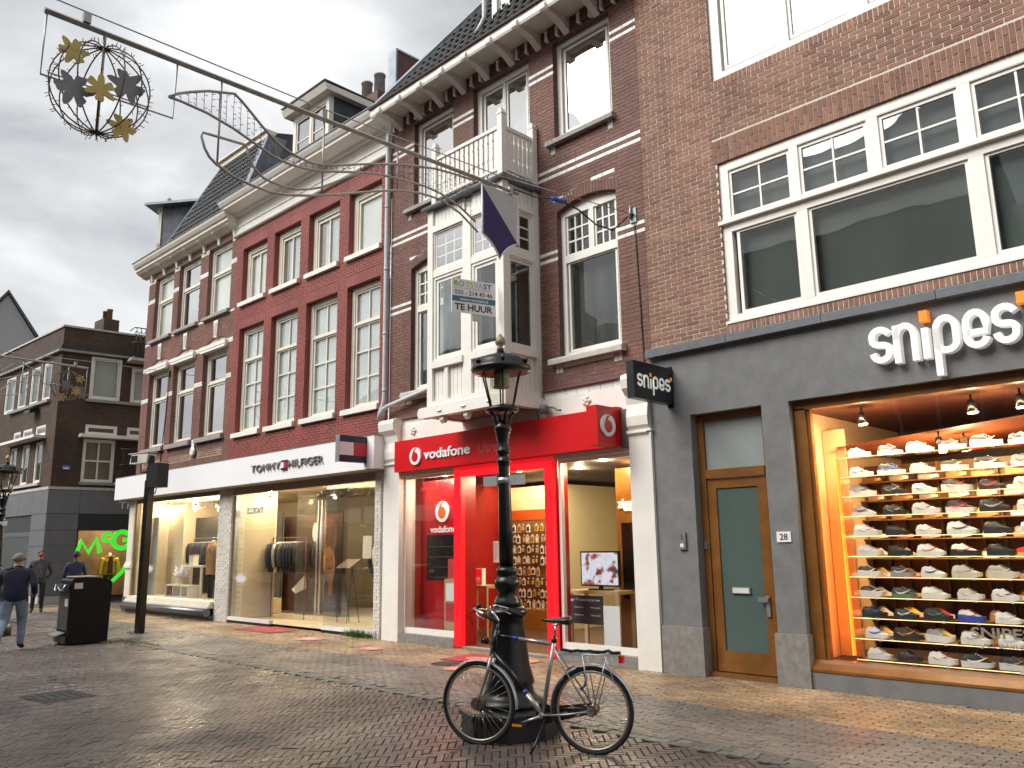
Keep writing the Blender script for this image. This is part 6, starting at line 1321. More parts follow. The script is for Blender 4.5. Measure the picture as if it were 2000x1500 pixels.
# stone slabs of the ground floor
for face, cells in ((1, [(0.0,0.99,3.1,3.94), (0.99,2.15,3.1,3.94), (2.15,3.4,3.1,3.94), (3.4,4.8,3.1,3.94)] + [(0.0,0.99,z0,z1) for z0, z1 in ((2.52,3.1),(1.97,2.52),(1.42,1.97),(0.86,1.42),(0.26,0.86))]),
                    (0, [(-1.46,0.0,3.1,3.94), (-2.76,-1.46,3.1,3.94), (-4.1,-2.76,3.1,3.94), (-5.5,-4.1,3.1,3.94)] + [(-1.43,0.0,z0,z1) for z0, z1 in ((2.52,3.1),(1.97,2.52),(1.42,1.97),(0.86,1.42),(0.26,0.86))])):
    for (a, b, c, d) in cells: kpart('stone_slab', GCL, face, a+(0.006 if a > 0 or not face else -0.045), b-(0.006 if (b < 0 or face) else -0.0), -0.045, -0.002, c+0.006, d-0.006)
    kpart('plinth', LIMEST, face, 0.0 if face else -1.44, 1.0 if face else 0.0, -0.055, -0.001, 0.0, 0.25)
kpart('shop_fascia', mat('dark_fascia', (0.022,0.026,0.030), 0.3, var=0.1), 1, 1.0, 4.6, 0.02, 0.06, 2.5, 3.1); kpart('shop_fascia', mat('dark_olive_fascia', (0.05,0.05,0.045), 0.35, var=0.3), 0, -6.0, -1.44, 0.02, 0.06, 2.5, 3.1)
o = text_obj('lettering', 'THO', 2.30, 3.22, 3.29, 3.55, -0.046, 0.03, LETW, K); o.matrix_basis = RF
for face, x0, x1 in ((1, 1.02, 4.58), (0, -5.98, -1.46)):
    kpart('pane', GLASS, face, x0, x1, 0.05, 0.058, 0.14, 2.5)
    for nm, mt, b in (('shop_back_wall', mat('shop_brown', (0.17,0.10,0.05), 0.7, var=0.5, scale=1.5), (x0-0.1, x1+0.1, 1.6, 1.65, 0.1, 3.0)), ('shop_floor', PALEF, (x0-0.1, x1+0.1, 0.06, 1.6, 0.08, 0.12)), ('shop_ceiling', BEIC, (x0-0.1, x1+0.1, 0.06, 1.6, 2.95, 3.0))): kpart(nm, mt, face, *b)
bd = kpart('glazing_bar', BLACKM, 1, 1.0, 1.04, 0.0, 0.1, 0.12, 2.5); kpart('glazing_bar', BLACKM, 1, 1.0, 4.6, 0.0, 0.1, 0.12, 0.2)
a_ = Vector((cos(radians(83.5)), sin(radians(83.5)), 0)); n_ = Vector((sin(radians(83.5)), -cos(radians(83.5)), 0)); P0K = Vector((-32.28, 9.10, 0))
kl = P0K + a_*2.3 - n_*0.22; lamp('corner_shop_fill', (kl.x, kl.y, 2.8), 70, (1, 0.78, 0.5), 0.2); kl = P0K + Vector((-3.5, 0.6, 0)); lamp('corner_shop_fill', (kl.x, kl.y, 2.7), 30, (1, 0.75, 0.5), 0.2)  # point lights without fixtures, the first set near the glass to brighten the mannequin
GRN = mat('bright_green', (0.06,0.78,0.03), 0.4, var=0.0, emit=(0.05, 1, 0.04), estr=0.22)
gs = thing('window_lettering', 'bright green McG lettering with long tail on the corner shop window', 'sign', (-32.28, 9.10, 0), radians(83.5))
m = MB(); ribbon(m, [(1.00,1.60), (1.16,2.14), (1.42,1.72), (1.66,2.22), (1.80,1.70)], 0.17, -0.02, 0.02); m.build('letter_m', GRN, gs)
m = MB(); ribbon(m, arc(2.03, 2.26, 0.15, 0.14, 45, 315, 10), 0.13, -0.02, 0.02); m.build('letter_c', GRN, gs)
m = MB(); ribbon(m, arc(2.52, 2.16, 0.30, 0.30, 50, 330, 14) + [(2.80,2.16), (2.55,2.16)], 0.17, -0.02, 0.02); m.build('letter_g', GRN, gs)
m = MB(); ribbon(m, [(2.86,1.9), (2.82,1.5), (2.6,1.0), (2.2,0.6), (1.85,0.3)], 0.13, -0.02, 0.02); m.build('green_tail', GRN, gs)
mq = thing('mannequin', 'mannequin in a yellow puffer jacket in the corner shop window', 'mannequin', tuple(P0K + a_*2.25 - n_*0.45 + Vector((0,0,0.12))), radians(83.5))
m = MB()
for s in (-1, 1): m.tube([(s*0.09,0,0.0), (s*0.095,0,0.45), (s*0.09,0,0.85)], [0.05, 0.065, 0.09], 8)
m.build('trousers', mat('cloth_black', CLB[1], 0.85), mq)
YJ = mat('yellow_puffer', (0.72,0.46,0.012), 0.5, var=0.1); m = MB(); prof = []
for i in range(17): z = 0.80+i*0.042; prof.append(((0.205 if i % 2 else 0.235)*(1 if i < 13 else 0.75), z))
m.lathe(prof, 14); m.v = [(x, y*0.7, z) for x, y, z in m.v]
m.build('jacket', YJ, mq)
for s in (-1, 1):
    m = MB(); path = []; rr_ = []
    for i in range(11): t_ = i/10; path.append((s*(0.22+0.10*sin(t_*1.6)), -0.02-0.04*t_, 1.40-0.62*t_)); rr_.append(0.085 if i % 2 else 0.070)
    m.tube(path, rr_, 9); m.build('sleeve', YJ, mq)
m = MB(); m.prism([(-0.09,0.83), (0.09,0.83), (0.07,1.46), (-0.07,1.46)], -0.19, -0.165, 'y'); m.build('jumper', mat('cloth_wine', CLR[1], 0.85), mq); m = MB(); m.tube([(0,0,1.45), (0,0,1.58)], 0.05, 8); m.build('neck', CREAM, mq)
def ironwork(label, x0, x1, z0, z1):
    t = thing('iron_balcony', label, 'balcony', (-32.28, 9.10, 0), radians(83.5)); y = -0.65
    boxo('slab', LIMEST, t, x0-0.05, x1, y-0.05, -0.01, z0-0.12, z0-0.02); m = MB()
    for zz in (z0, (z0+z1)/2, z1): m.tube([(x0,-0.02,zz), (x0,y,zz), (x1,y,zz)], 0.022, 6)
    m.build('rail', BLACKM, t)
    for i in range(int((x1-x0)/0.16)):
        xx = x0+0.08+i*0.16; m = MB(); m.tube([(xx,y,z0), (xx,y,z1)], 0.014, 6); m.tube([(xx+0.06*cos(q*0.6), y, (z0+z1)/2+0.30*(z1-z0)+0.09*sin(q*0.6)) for q in range(11)], 0.014, 5); m.tube([(xx+0.06*cos(q*0.6), y, z0+0.2*(z1-z0)+0.09*sin(q*0.6)) for q in range(11)], 0.014, 5); m.build('scroll_baluster', BLACKM, t)
ironwork('black scrolled iron balcony above the white shop fascia end', 2.12, 4.2, 4.28, 5.45); ironwork('black scrolled iron balcony high on the corner building', 2.25, 4.2, 8.95, 10.1)
sp_ = boxo('street_sign', mat('sign_blue', (0.10,0.16,0.35), 0.4), None, 0.33, 0.58, -0.03, -0.002, 4.66, 4.82); sp_.location = (-32.28, 9.10, 0); sp_.rotation_euler.z = radians(83.5); tag(sp_, 'small blue and white street sign on the dark brown brick corner', 'sign'); boxo('white_border', PUREW, sp_, 0.36, 0.55, -0.034, -0.031, 4.69, 4.74)
m = MB(); m.box(-0.45, 0.45, 1.3, 1.9, 9.9, 10.85); ck = m.build('chimney', DKB, K)
for x in (-0.2, 0.2): q = MB(); q.lathe([(0.11,10.85), (0.10,11.25), (0.12,11.25), (0.12,11.3)], 10, x, 1.6); q.build('chimney_pot', mat('terracotta', (0.35,0.16,0.09), 0.8, var=0.2), ck)
ck.location = (-1.6, 0.5, 0)
fl2 = MB(); fl2.prism([(-0.35,6.88), (-0.05,6.98), (-0.05,7.12), (-0.35,7.0)], -2.35, -1.75, 'x'); o = fl2.build('floodlight', BLACKM); o.location = (-32.28, 9.10, 0); o.rotation_euler.z = radians(3.2); tag(o, 'black box floodlight under the window sill of the corner building', 'floodlight')
# pale gabled house beyond
Gd = Vector((-0.976, 0.2175, 0)); Gr = Vector((0.2175, 0.976, 0))
gh = thing('gabled_house', 'pale grey rendered house with steep gable beyond the corner building', 'house', (-68.3, 15.2, 0), radians(77.4))
m = MB(); m.prism([(-5.5,0), (3.0,0), (3.0,17.4), (2.1,17.55), (0,20.8), (-2.1,17.55), (-5.5,17.4)], 0, 8, 'y'); m.build('wall', mat('pale_render', (0.36,0.36,0.355), 0.8, var=0.06), gh)
m = MB(); m.prism([(-2.3,17.4), (0,20.9), (2.3,17.4), (2.45,17.5), (0,21.15), (-2.45,17.5)], -0.2, 8, 'y'); m.build('roof', mat('dark_slate', (0.08,0.08,0.085), 0.6), gh)

# ================================================================== houses across the street (seen as reflections in the glass)
opp = [(-78,-62,7.0,(0.24,0.20,0.17)), (-62,-48,7.5,(0.15,0.07,0.05)), (-48,-36,6.6,(0.40,0.37,0.32)), (-36,-25,9.0,(0.13,0.06,0.045)), (-25,-15,9.0,(0.30,0.26,0.21)), (-15,-6,11.5,(0.17,0.08,0.055)), (-6,4,9.5,(0.36,0.33,0.28)), (4,16,10.5,(0.14,0.07,0.05))]
words = ['beige', 'red brown', 'low cream', 'dark brick', 'sand coloured', 'red brick', 'pale rendered', 'brown brick']
for i, (a, b, h, c) in enumerate(opp):
    t = thing('street_house', f'{words[i]} house with shop windows across the street, mirrored in the panes', 'house', ((a+b)/2, -5.0, 0), pi, 'houses across the street'); w = (b-a)/2
    boxo('wall', mat('opp_wall_%d' % i, c, 0.85, var=0.2, scale=3), t, -w+0.01, w-0.01, 0, 6, 0.0, h)
    m = MB(); m.prism([(-0.15,h), (3.0,h+2.4), (6.2,h)], -w, w, 'x'); m.build('roof', ROOFT, t); boxo('shop_window', mat('opp_glass', (0.05,0.055,0.06), 0.12, var=0.3), t, -w+0.6, w-0.6, -0.02, 0.01, 0.4, 2.9); boxo('fascia', mat('opp_fascia_%d' % (i % 3), [(0.5,0.5,0.5),(0.06,0.07,0.09),(0.35,0.05,0.04)][i % 3], 0.5), t, -w+0.3, w-0.3, -0.12, -0.021, 3.0, 3.7)
    nw = int((2*w)/2.2)
    for k in range(nw):
        for z in (4.4, 7.2):
            if z+1.8 > h: continue
            x = lerp(-w, w, (k+0.5)/nw); f_ = MB(); bars(f_, x-0.6, x+0.6, z, z+1.8, 0.09, -0.03, 0.005); o = f_.build('window', WHITE, t); boxo('pane', mat('opp_pane', (0.04,0.045,0.05), 0.1, var=0.4), o, x-0.51, x+0.51, -0.01, 0.006, z+0.09, z+1.71)
# ================================================================== street furniture
def street_lamp(name, label, loc, tilt=(0, 0), plate=True):
    t = thing(name, label, 'street lamp', loc); t.rotation_euler = (tilt[0], tilt[1], radians(20))
    def L_(nm, prof, mt=BLACKM, n=20): m = MB(); m.lathe(prof, n); return m.build(nm, mt, t)
    L_('base', [(0.33,0.24), (0.33,0.30), (0.27,0.33), (0.24,0.36), (0.22,0.44), (0.24,0.46), (0.235,0.5), (0.20,0.62), (0.175,0.85), (0.16,1.0), (0.155,1.06), (0.19,1.08), (0.20,1.12), (0.17,1.15), (0.14,1.17)])
    L_('collar', [(0.14,1.17), (0.13,1.21), (0.12,1.24), (0.085,1.30), (0.10,1.32), (0.125,1.36), (0.125,1.41), (0.10,1.44), (0.085,1.46), (0.105,1.48), (0.105,1.52), (0.075,1.55)])
    L_('shaft', [(0.073,1.55), (0.070,1.9), (0.064,2.3), (0.058,2.52), (0.058,2.56), (0.070,2.57), (0.070,2.60), (0.056,2.61), (0.056,2.66), (0.068,2.67), (0.068,2.70), (0.05,2.72), (0.062,2.80), (0.075,2.86), (0.075,2.89), (0.085,2.90), (0.085,2.94), (0.055,2.97), (0.05,3.0)])
    for k in range(4):
        a = k*pi/2+pi/4; m = MB(); m.tube([(0.05*cos(a), 0.05*sin(a), 2.93), (0.075*cos(a), 0.075*sin(a), 2.98), (0.085*cos(a), 0.085*sin(a), 3.04), (0.13*cos(a), 0.13*sin(a), 3.085)], 0.016, 6); m.build('bracket_arm', BLACKM, t)
    L_('lantern_ring', [(0.10,3.08), (0.165,3.09), (0.175,3.11), (0.165,3.135), (0.12,3.14), (0.115,3.14)])
    gl = MB(); n = 6
    for k in range(n):
        a0, a1 = 2*pi*k/n, 2*pi*(k+1)/n; g_ = MB(); g_.quad((0.128*cos(a0), 0.128*sin(a0), 3.142), (0.128*cos(a1), 0.128*sin(a1), 3.142), (0.215*cos(a1), 0.215*sin(a1), 3.49), (0.215*cos(a0), 0.215*sin(a0), 3.49)); g_.build('pane', LAMPGLASS, t)
        m = MB(); m.tube([(0.13*cos(a0), 0.13*sin(a0), 3.14), (0.217*cos(a0), 0.217*sin(a0), 3.495)], 0.008, 6); m.build('glazing_bar', BLACKM, t)
    L_('cap', [(0.21,3.485), (0.30,3.50), (0.315,3.53), (0.30,3.56), (0.275,3.575), (0.27,3.61), (0.22,3.65), (0.13,3.68), (0.05,3.70), (0.035,3.74)], n=24)
    for k in range(n):
        a0 = 2*pi*k/n; m = MB(); m.ball((0.285*cos(a0), 0.285*sin(a0), 3.60), 0.022, 8, sz=1.5); m.build('cap_knob', BLACKM, t)
    m = MB(); m.lathe([(0.02,3.73), (0.045,3.75), (0.02,3.77), (0.05,3.80), (0.055,3.83), (0.04,3.87), (0.012,3.91)], 12); m.build('finial', mat('gilt_worn', (0.34,0.27,0.17), 0.5, 0.3, var=0.3), t)
    m = MB(); m.lathe([(0.085,3.34), (0.085,3.36), (0.07,3.365), (0.085,3.39), (0.07,3.395), (0.085,3.42), (0.07,3.425), (0.08,3.45), (0.08,3.49)], 14); m.build('lamp_unit', mat('lamp_cream', (0.45,0.42,0.30), 0.5), t)
    if plate:
        for s in (-1, 1): boxo('sign_plate', mat('plate_grey', (0.42,0.42,0.41), 0.4), t, s*0.065 if s > 0 else -0.22, 0.24 if s > 0 else -0.065, -0.03, -0.02, 2.34, 2.44)
        m = MB(); m.lathe([(0.064,2.36), (0.069,2.36), (0.069,2.42), (0.064,2.42)], 14); m.build('clamp', ALU, t)
    return t
LX, LY = -5.88, 5.83
lm = street_lamp('street_lamp', 'black cast iron street lamp with lantern behind the parked bicycle', (LX, LY, 0), (0.010, -0.012))
for o in list(lm.children): pass
pq = MB(); n_ = 8
for j, (r_, z) in enumerate(((0.47,0.0), (0.47,0.185), (0.50,0.19), (0.50,0.23), (0.47,0.25))):
    for k in range(n_): a = 2*pi*(k+0.5)/n_; pq.v.append((r_*cos(a), r_*sin(a), z))
for j in range(4):
    for k in range(n_): pq.f.append((j*n_+k, j*n_+(k+1) % n_, (j+1)*n_+(k+1) % n_, (j+1)*n_+k)); pq.m.append(0); pq.sm.append(False)
pq.f.append(tuple(4*n_+k for k in range(n_))); pq.m.append(0); pq.sm.append(False)
pq.build('plinth', mat('wet_dark_stone', (0.018,0.019,0.019), 0.35, var=0.4, scale=6, bump=0.4), lm)
l2 = street_lamp('street_lamp', 'black street lamp standing before the corner building shop window', (-20.91, 4.99, 0), plate=True)
pb2 = MB(); pb2.lathe([(0.4,0), (0.4,0.24), (0.33,0.25)], 8); pb2.build('plinth', mat('wet_dark_stone', (0.035,0.036,0.036), 0.35), l2)
# camera pole
cp = thing('camera_pole', 'black square pole with surveillance camera and dark cabinet before the fashion shop', 'camera pole', (-18.79, 7.32, 0), radians(12))
boxo('pole', BLACKM, cp, -0.075, 0.075, -0.075, 0.075, 0.0, 3.30); boxo('upper_pole', BLACKM, cp, -0.05, 0.05, -0.05, 0.05, 3.30, 3.86); boxo('cabinet', mat('cabinet_dark', (0.010,0.012,0.014), 0.4), cp, 0.10, 0.46, -0.14, 0.14, 3.13, 3.66); boxo('strap', BLACKM, cp, -0.06, 0.10, -0.06, 0.06, 3.2, 3.6)
m = MB(); m.tube([(-0.05,0,3.5), (-0.38,0,3.5), (-0.38,0,3.68)], 0.022, 6); m.build('camera_arm', BLACKM, cp)
m = MB(); m.prism([(-0.66,3.70), (-0.60,3.92), (0.02,3.90), (0.02,3.86), (-0.02,3.70)], -0.11, 0.11, 'y'); cam_h = m.build('camera_housing', mat('camera_white', (0.55,0.54,0.50), 0.45), cp); boxo('sun_shield', mat('camera_white', (0.55,0.54,0.50), 0.45), cam_h, -0.70, 0.04, -0.125, 0.125, 3.925, 3.94); boxo('camera_window', BLACKP, cam_h, -0.60, -0.36, -0.116, -0.111, 3.73, 3.88)
m = MB(); m.tube([(0.16,0,3.12), (0.17,0.0,3.03), (0.22,0,3.0), (0.25,0,3.06), (0.25,0,3.13)], 0.012, 6); m.build('cable_loop', BLACKP, cp)
# litter bin
bn_ = thing('litter_bin', 'tall black compactor litter bin with rounded lid and pedal', 'litter bin', (-17.48, 5.47, 0), radians(-2))
BB = mat('bin_black', (0.004,0.004,0.0045), 0.42, var=0.2, spec=0.2); BG = mat('bin_front', (0.06,0.057,0.052), 0.4, var=0.3, scale=4)
m = MB(); m.prism([(0.0,0.03), (0.72,0.03), (0.74,1.16), (0.66,1.215), (0.45,1.255), (0.20,1.265), (0.03,1.24), (0.0,1.20)], -0.76, 0.0, 'x'); m.build('cabinet', BB, bn_)
boxo('front_panel', BG, bn_, -0.70, -0.06, -0.012, -0.001, 0.28, 0.98); boxo('notice', mat('notice_pale', (0.55,0.45,0.40), 0.5), bn_, -0.30, -0.10, -0.016, -0.0125, 0.72, 0.86)
m = MB(); m.prism([(-0.10,1.00), (-0.02,1.02), (-0.02,1.14), (-0.08,1.13)], -0.72, -0.05, 'x'); hp_ = m.build('hopper', mat('hopper_dark', (0.02,0.02,0.021), 0.4), bn_); m = MB(); m.tube([(-0.70,-0.09,1.13), (-0.66,-0.12,1.02), (-0.52,-0.13,1.0), (-0.44,-0.12,1.08), (-0.30,-0.12,1.02), (-0.12,-0.12,1.03), (-0.07,-0.09,1.13)], 0.018, 6); m.build('handle', ALU, hp_)
m = MB(); m.prism([(-0.20,0.19), (-0.02,0.24), (-0.02,0.22), (-0.20,0.17)], -0.62, -0.14, 'x'); m.build('foot_pedal', ALU, bn_); boxo('base_box', BG, bn_, -0.72, -0.04, -0.06, -0.013, 0.04, 0.17); boxo('solar_lid', mat('lid_pale', (0.45,0.46,0.48), 0.3, var=0.1), bn_, -0.70, -0.06, 0.08, 0.50, 1.266, 1.28); boxo('sticker', mat('sticker_pale', (0.6,0.58,0.5), 0.5), bn_, 0.001, 0.004, 0.05, 0.20, 1.05, 1.16)

# ================================================================== bicycle
bk = thing('bicycle', 'silver and black city bicycle on its stand in front of the lamp base', 'bicycle', (-5.79, 5.33, 0), atan2(0.41, 1.0))
FRB = mat('frame_black', (0.008,0.008,0.009), 0.25, var=0.1); FRS = mat('frame_silver', (0.40,0.39,0.375), 0.34, 0.75, var=0.1); FRU = mat('frame_blue', (0.02,0.035,0.30), 0.3, var=0.1); FEN = mat('fender_silver', (0.42,0.44,0.47), 0.28, 0.7, var=0.15)
R_W = 0.345
def wheel(nm, cx, fr, hubmat):
    m = MB(); m.tube([(cx+R_W*cos(2*pi*i/40), 0, R_W+0.005+R_W*sin(2*pi*i/40)) for i in range(40)], 0.019, 8, closed=True); w = m.build(nm, RUBBER, bk)
    m = MB(); m.tube([(cx+(R_W-0.026)*cos(2*pi*i/40), 0, R_W+0.005+(R_W-0.026)*sin(2*pi*i/40)) for i in range(40)], 0.0125, 6, closed=True); m.build('rim', mat('rim_alu', (0.42,0.39,0.34), 0.35, 0.8, var=0.15), w)
    m = MB(); z = R_W+0.005
    m.tube([(cx,-0.05,z), (cx,0.05,z)], fr, 14, sm=False); m.tube([(cx,-0.075,z), (cx,0.075,z)], 0.012, 8); m.build('hub', hubmat, w)
    sp = MB()
    for i in range(32):
        a = 2*pi*i/32; b = a + (0.35 if i % 2 else -0.35); y = 0.03 if i % 4 < 2 else -0.03
        sp.tube([(cx+fr*0.8*cos(b), y, z+fr*0.8*sin(b)), (cx+(R_W-0.03)*cos(a), 0, z+(R_W-0.03)*sin(a))], 0.0016, 4)
    sp.build('spokes', CHROME, w); return w
z0 = R_W+0.005; wb_ = 1.08
wheel('front_wheel', 0.0, 0.055, mat('hub_dark', (0.16,0.14,0.11), 0.4, 0.6)); wheel('rear_wheel', wb_, 0.045, mat('hub_dark', (0.16,0.14,0.11), 0.4, 0.6))
BBt, ST, HT, HBm = (0.62,0,0.285), (0.735,0,0.90), (0.185,0,0.97), (0.155,0,0.79)
def tb(nm, path, r_, mt, n=10): m = MB(); m.tube(path, r_, n); return m.build(nm, mt, bk)
def mid(a, b, t): return tuple(lerp(a[i], b[i], t) for i in range(3))
tb('head_tube', [(0.148,0,0.76), (0.192,0,1.0)], 0.024, FRB); tt0 = (0.19,0,0.945); tt1 = (0.725,0,0.885)
o = tb('top_tube', [tt0, mid(tt0, tt1, 0.28)], 0.018, FRB); tb('top_tube', [mid(tt0, tt1, 0.281), mid(tt0, tt1, 0.40)], 0.0182, FRU); tb('top_tube', [mid(tt0, tt1, 0.401), tt1], 0.018, FRS)
d0 = (0.158,0,0.80); tb('down_tube', [d0, mid(d0, BBt, 0.62)], 0.024, FRB); tb('down_tube', [mid(d0, BBt, 0.621), mid(d0, BBt, 0.68)], 0.0243, FRU); tb('down_tube', [mid(d0, BBt, 0.681), BBt], 0.024, FRS)
tb('seat_tube', [BBt, (0.745,0,0.93)], 0.019, FRS); tb('seat_post', [(0.745,0,0.93), (0.765,0,1.06)], 0.0135, CHROME); tb('seat_clamp', [(0.741,0,0.90), (0.747,0,0.94)], 0.025, FRB)
for s in (-1, 1):
    tb('chain_stay', [(0.63,s*0.035,0.285), (0.85,s*0.055,0.31), (wb_,s*0.065,z0)], 0.0095, FRS); tb('seat_stay', [(0.742,s*0.025,0.87), (0.86,s*0.055,0.67), (wb_,s*0.068,z0)], 0.008, FRS)
    tb('fork_blade', [(0.148,s*0.045,0.765), (0.10,s*0.052,0.60), (0.045,s*0.055,0.44), (0.0,s*0.055,z0)], [0.014, 0.013, 0.011, 0.008], FRS)
tb('fork_crown', [(0.148,-0.05,0.765), (0.148,0.05,0.765)], 0.018, FRS)
def fender(nm, cx, a0, a1, r_=R_W+0.038):
    m = MB(); n_ = 18
    for i in range(n_):
        p, q = radians(lerp(a0, a1, i/n_)), radians(lerp(a0, a1, (i+1)/n_))
        for (ya, yb, ra, rb_) in ((-0.028,-0.014,r_-0.012,r_), (-0.014,0.014,r_,r_), (0.014,0.028,r_,r_-0.012)):
            m.quad((cx+ra*cos(p), ya, z0+ra*sin(p)), (cx+rb_*cos(p), yb, z0+rb_*sin(p)), (cx+rb_*cos(q), yb, z0+rb_*sin(q)), (cx+ra*cos(q), ya, z0+ra*sin(q)), 0, True)
    return m.build(nm, FEN, bk)
fender('front_fender', 0.0, 118, -5); fender('rear_fender', wb_, 200, 18)
# handlebar, stem, grips
tb('stem', [(0.192,0,1.0), (0.20,0,1.08), (0.165,0,1.13), (0.13,0,1.16)], 0.014, CHROME)
hbp = [(0.30,-0.29,1.10), (0.18,-0.29,1.16), (0.07,-0.24,1.195), (0.07,-0.12,1.185), (0.13,0,1.165), (0.07,0.12,1.185), (0.07,0.24,1.195), (0.18,0.29,1.16), (0.30,0.29,1.10)]
tb('handlebar', hbp, 0.0115, CHROME)
for s in (-1, 1): tb('grip', [(0.33,s*0.292,1.085), (0.185,s*0.29,1.158)], 0.0165, RUBBER); tb('brake_lever', [(0.10,s*0.25,1.185), (0.12,s*0.275,1.145), (0.20,s*0.30,1.11)], 0.006, ALU)
tb('bell', [(0.09,-0.17,1.20), (0.09,-0.17,1.235)], 0.024, FRB)
for k, s in enumerate((-1, 1, -1)): tb('brake_cable', [(0.10,s*0.22,1.19), (-0.02-0.02*k,s*0.14,1.14), (-0.015,s*0.05,1.02), (0.13,s*0.02,0.86)], 0.0035, BLACKP, 5)
m = MB(); m.tube([(0.10,0,0.885), (0.04,0,0.90)], [0.022, 0.03], 10); m.build('headlight', FRB, bk)
# saddle
m = MB(); pr = [(-0.145,0.014,0.010), (-0.10,0.020,0.018), (-0.03,0.030,0.022), (0.03,0.055,0.030), (0.09,0.083,0.040), (0.125,0.078,0.042), (0.14,0.05,0.03)]; rings = []
for x, w, h in pr:
    i = len(m.v); rings.append(i)
    for q in range(10): a = 2*pi*q/10; m.v.append((0.775+x, w*cos(a), 1.085+0.022*(x*6)**2*0.3+h*sin(a)*(1 if sin(a) > 0 else 0.9)))
for j in range(len(pr)-1):
    for q in range(10): m.f.append((rings[j]+q, rings[j+1]+q, rings[j+1]+(q+1) % 10, rings[j]+(q+1) % 10)); m.m.append(0); m.sm.append(True)
m.f.append(tuple(rings[0]+q for q in range(10))); m.f.append(tuple(rings[-1]+q for q in reversed(range(10)))); m.m += [0, 0]; m.sm += [True, True]
m.build('saddle', mat('saddle_black', (0.018,0.016,0.016), 0.3, var=0.2), bk); tb('saddle_rail', [(0.70,0.02,1.065), (0.78,0.02,1.05), (0.86,0.02,1.07)], 0.004, CHROME, 5); tb('saddle_rail', [(0.70,-0.02,1.065), (0.78,-0.02,1.05), (0.86,-0.02,1.07)], 0.004, CHROME, 5)
# rack with strap, tail lamp, lock
m = MB(); m.tube([(0.80,-0.06,0.81), (1.30,-0.06,0.815), (1.335,-0.04,0.815), (1.335,0.04,0.815), (1.30,0.06,0.815), (0.80,0.06,0.81)], 0.006, 6); m.tube([(0.83,0,0.815), (1.33,0,0.818)], 0.005, 6)
for s in (-1, 1): m.tube([(1.02,s*0.06,0.81), (1.09,s*0.075,z0)], 0.005, 6); m.tube([(1.24,s*0.06,0.812), (1.10,s*0.075,z0)], 0.005, 6); m.tube([(1.12,s*0.065,0.56), (1.25,s*0.065,0.53), (1.30,s*0.065,0.60), (1.22,s*0.06,0.81)], 0.004, 5)
m.build('luggage_rack', FEN, bk)
m = MB(); m.tube([(0.80+i*0.054, 0.045*sin(i*1.9), 0.835+0.008*cos(i*2.3)) for i in range(11)], 0.014, 6); m.build('rack_strap', RUBBER, bk); boxo('tail_lamp', mat('tail_red', (0.55,0.01,0.012), 0.2), bk, 1.335, 1.37, -0.035, 0.035, 0.75, 0.81)
m = MB(); m.tube([(0.93+0.10*cos(radians(a)), 0, 0.60+0.10*sin(radians(a))) for a in range(-60, 240, 30)], 0.012, 6); m.build('ring_lock', mat('lock_teal', (0.03,0.09,0.14), 0.4), bk)
# cranks, chain ring, pedals, kickstand
tb('bottom_bracket', [(0.62,-0.06,0.285), (0.62,0.06,0.285)], 0.022, ALU); m = MB(); m.tube([(0.62,0.050,0.285), (0.62,0.055,0.285)], 0.085, 24, sm=False); m.build('chain_ring', BLACKM, bk)
m = MB(); m.prism([(0.58,0.34), (1.06,0.40), (1.10,0.33), (1.02,0.30), (0.62,0.20), (0.54,0.24)], 0.045, 0.062, 'y'); m.build('chain_case', mat('case_black', (0.012,0.012,0.012), 0.4), bk)
tb('crank', [(0.62,-0.075,0.285), (0.455,-0.085,0.225)], [0.013, 0.010], ALU, 8); tb('crank', [(0.62,0.075,0.285), (0.785,0.085,0.345)], [0.013, 0.010], ALU, 8)
pdl = boxo('pedal', FRB, bk, 0.40, 0.50, -0.185, -0.095, 0.21, 0.235); boxo('reflector', mat('reflector_amber', (0.75,0.30,0.02), 0.25), pdl, 0.405, 0.495, -0.19, -0.1855, 0.213, 0.232); boxo('pedal', FRB, bk, 0.74, 0.84, 0.095, 0.185, 0.335, 0.36)
tb('kickstand', [(0.66,-0.04,0.27), (0.60,-0.16,0.06), (0.575,-0.20,0.0)], 0.011, FRB, 8)
m = MB(); m.tube([(wb_,0.072,z0), (wb_,0.082,z0)], 0.04, 16, sm=False); m.build('sprocket', BLACKM, bk); m = MB(); m.tube([(wb_,-0.06,z0), (wb_,-0.075,z0)], 0.032, 14, sm=False); m.build('hub_brake', ALU, bk)

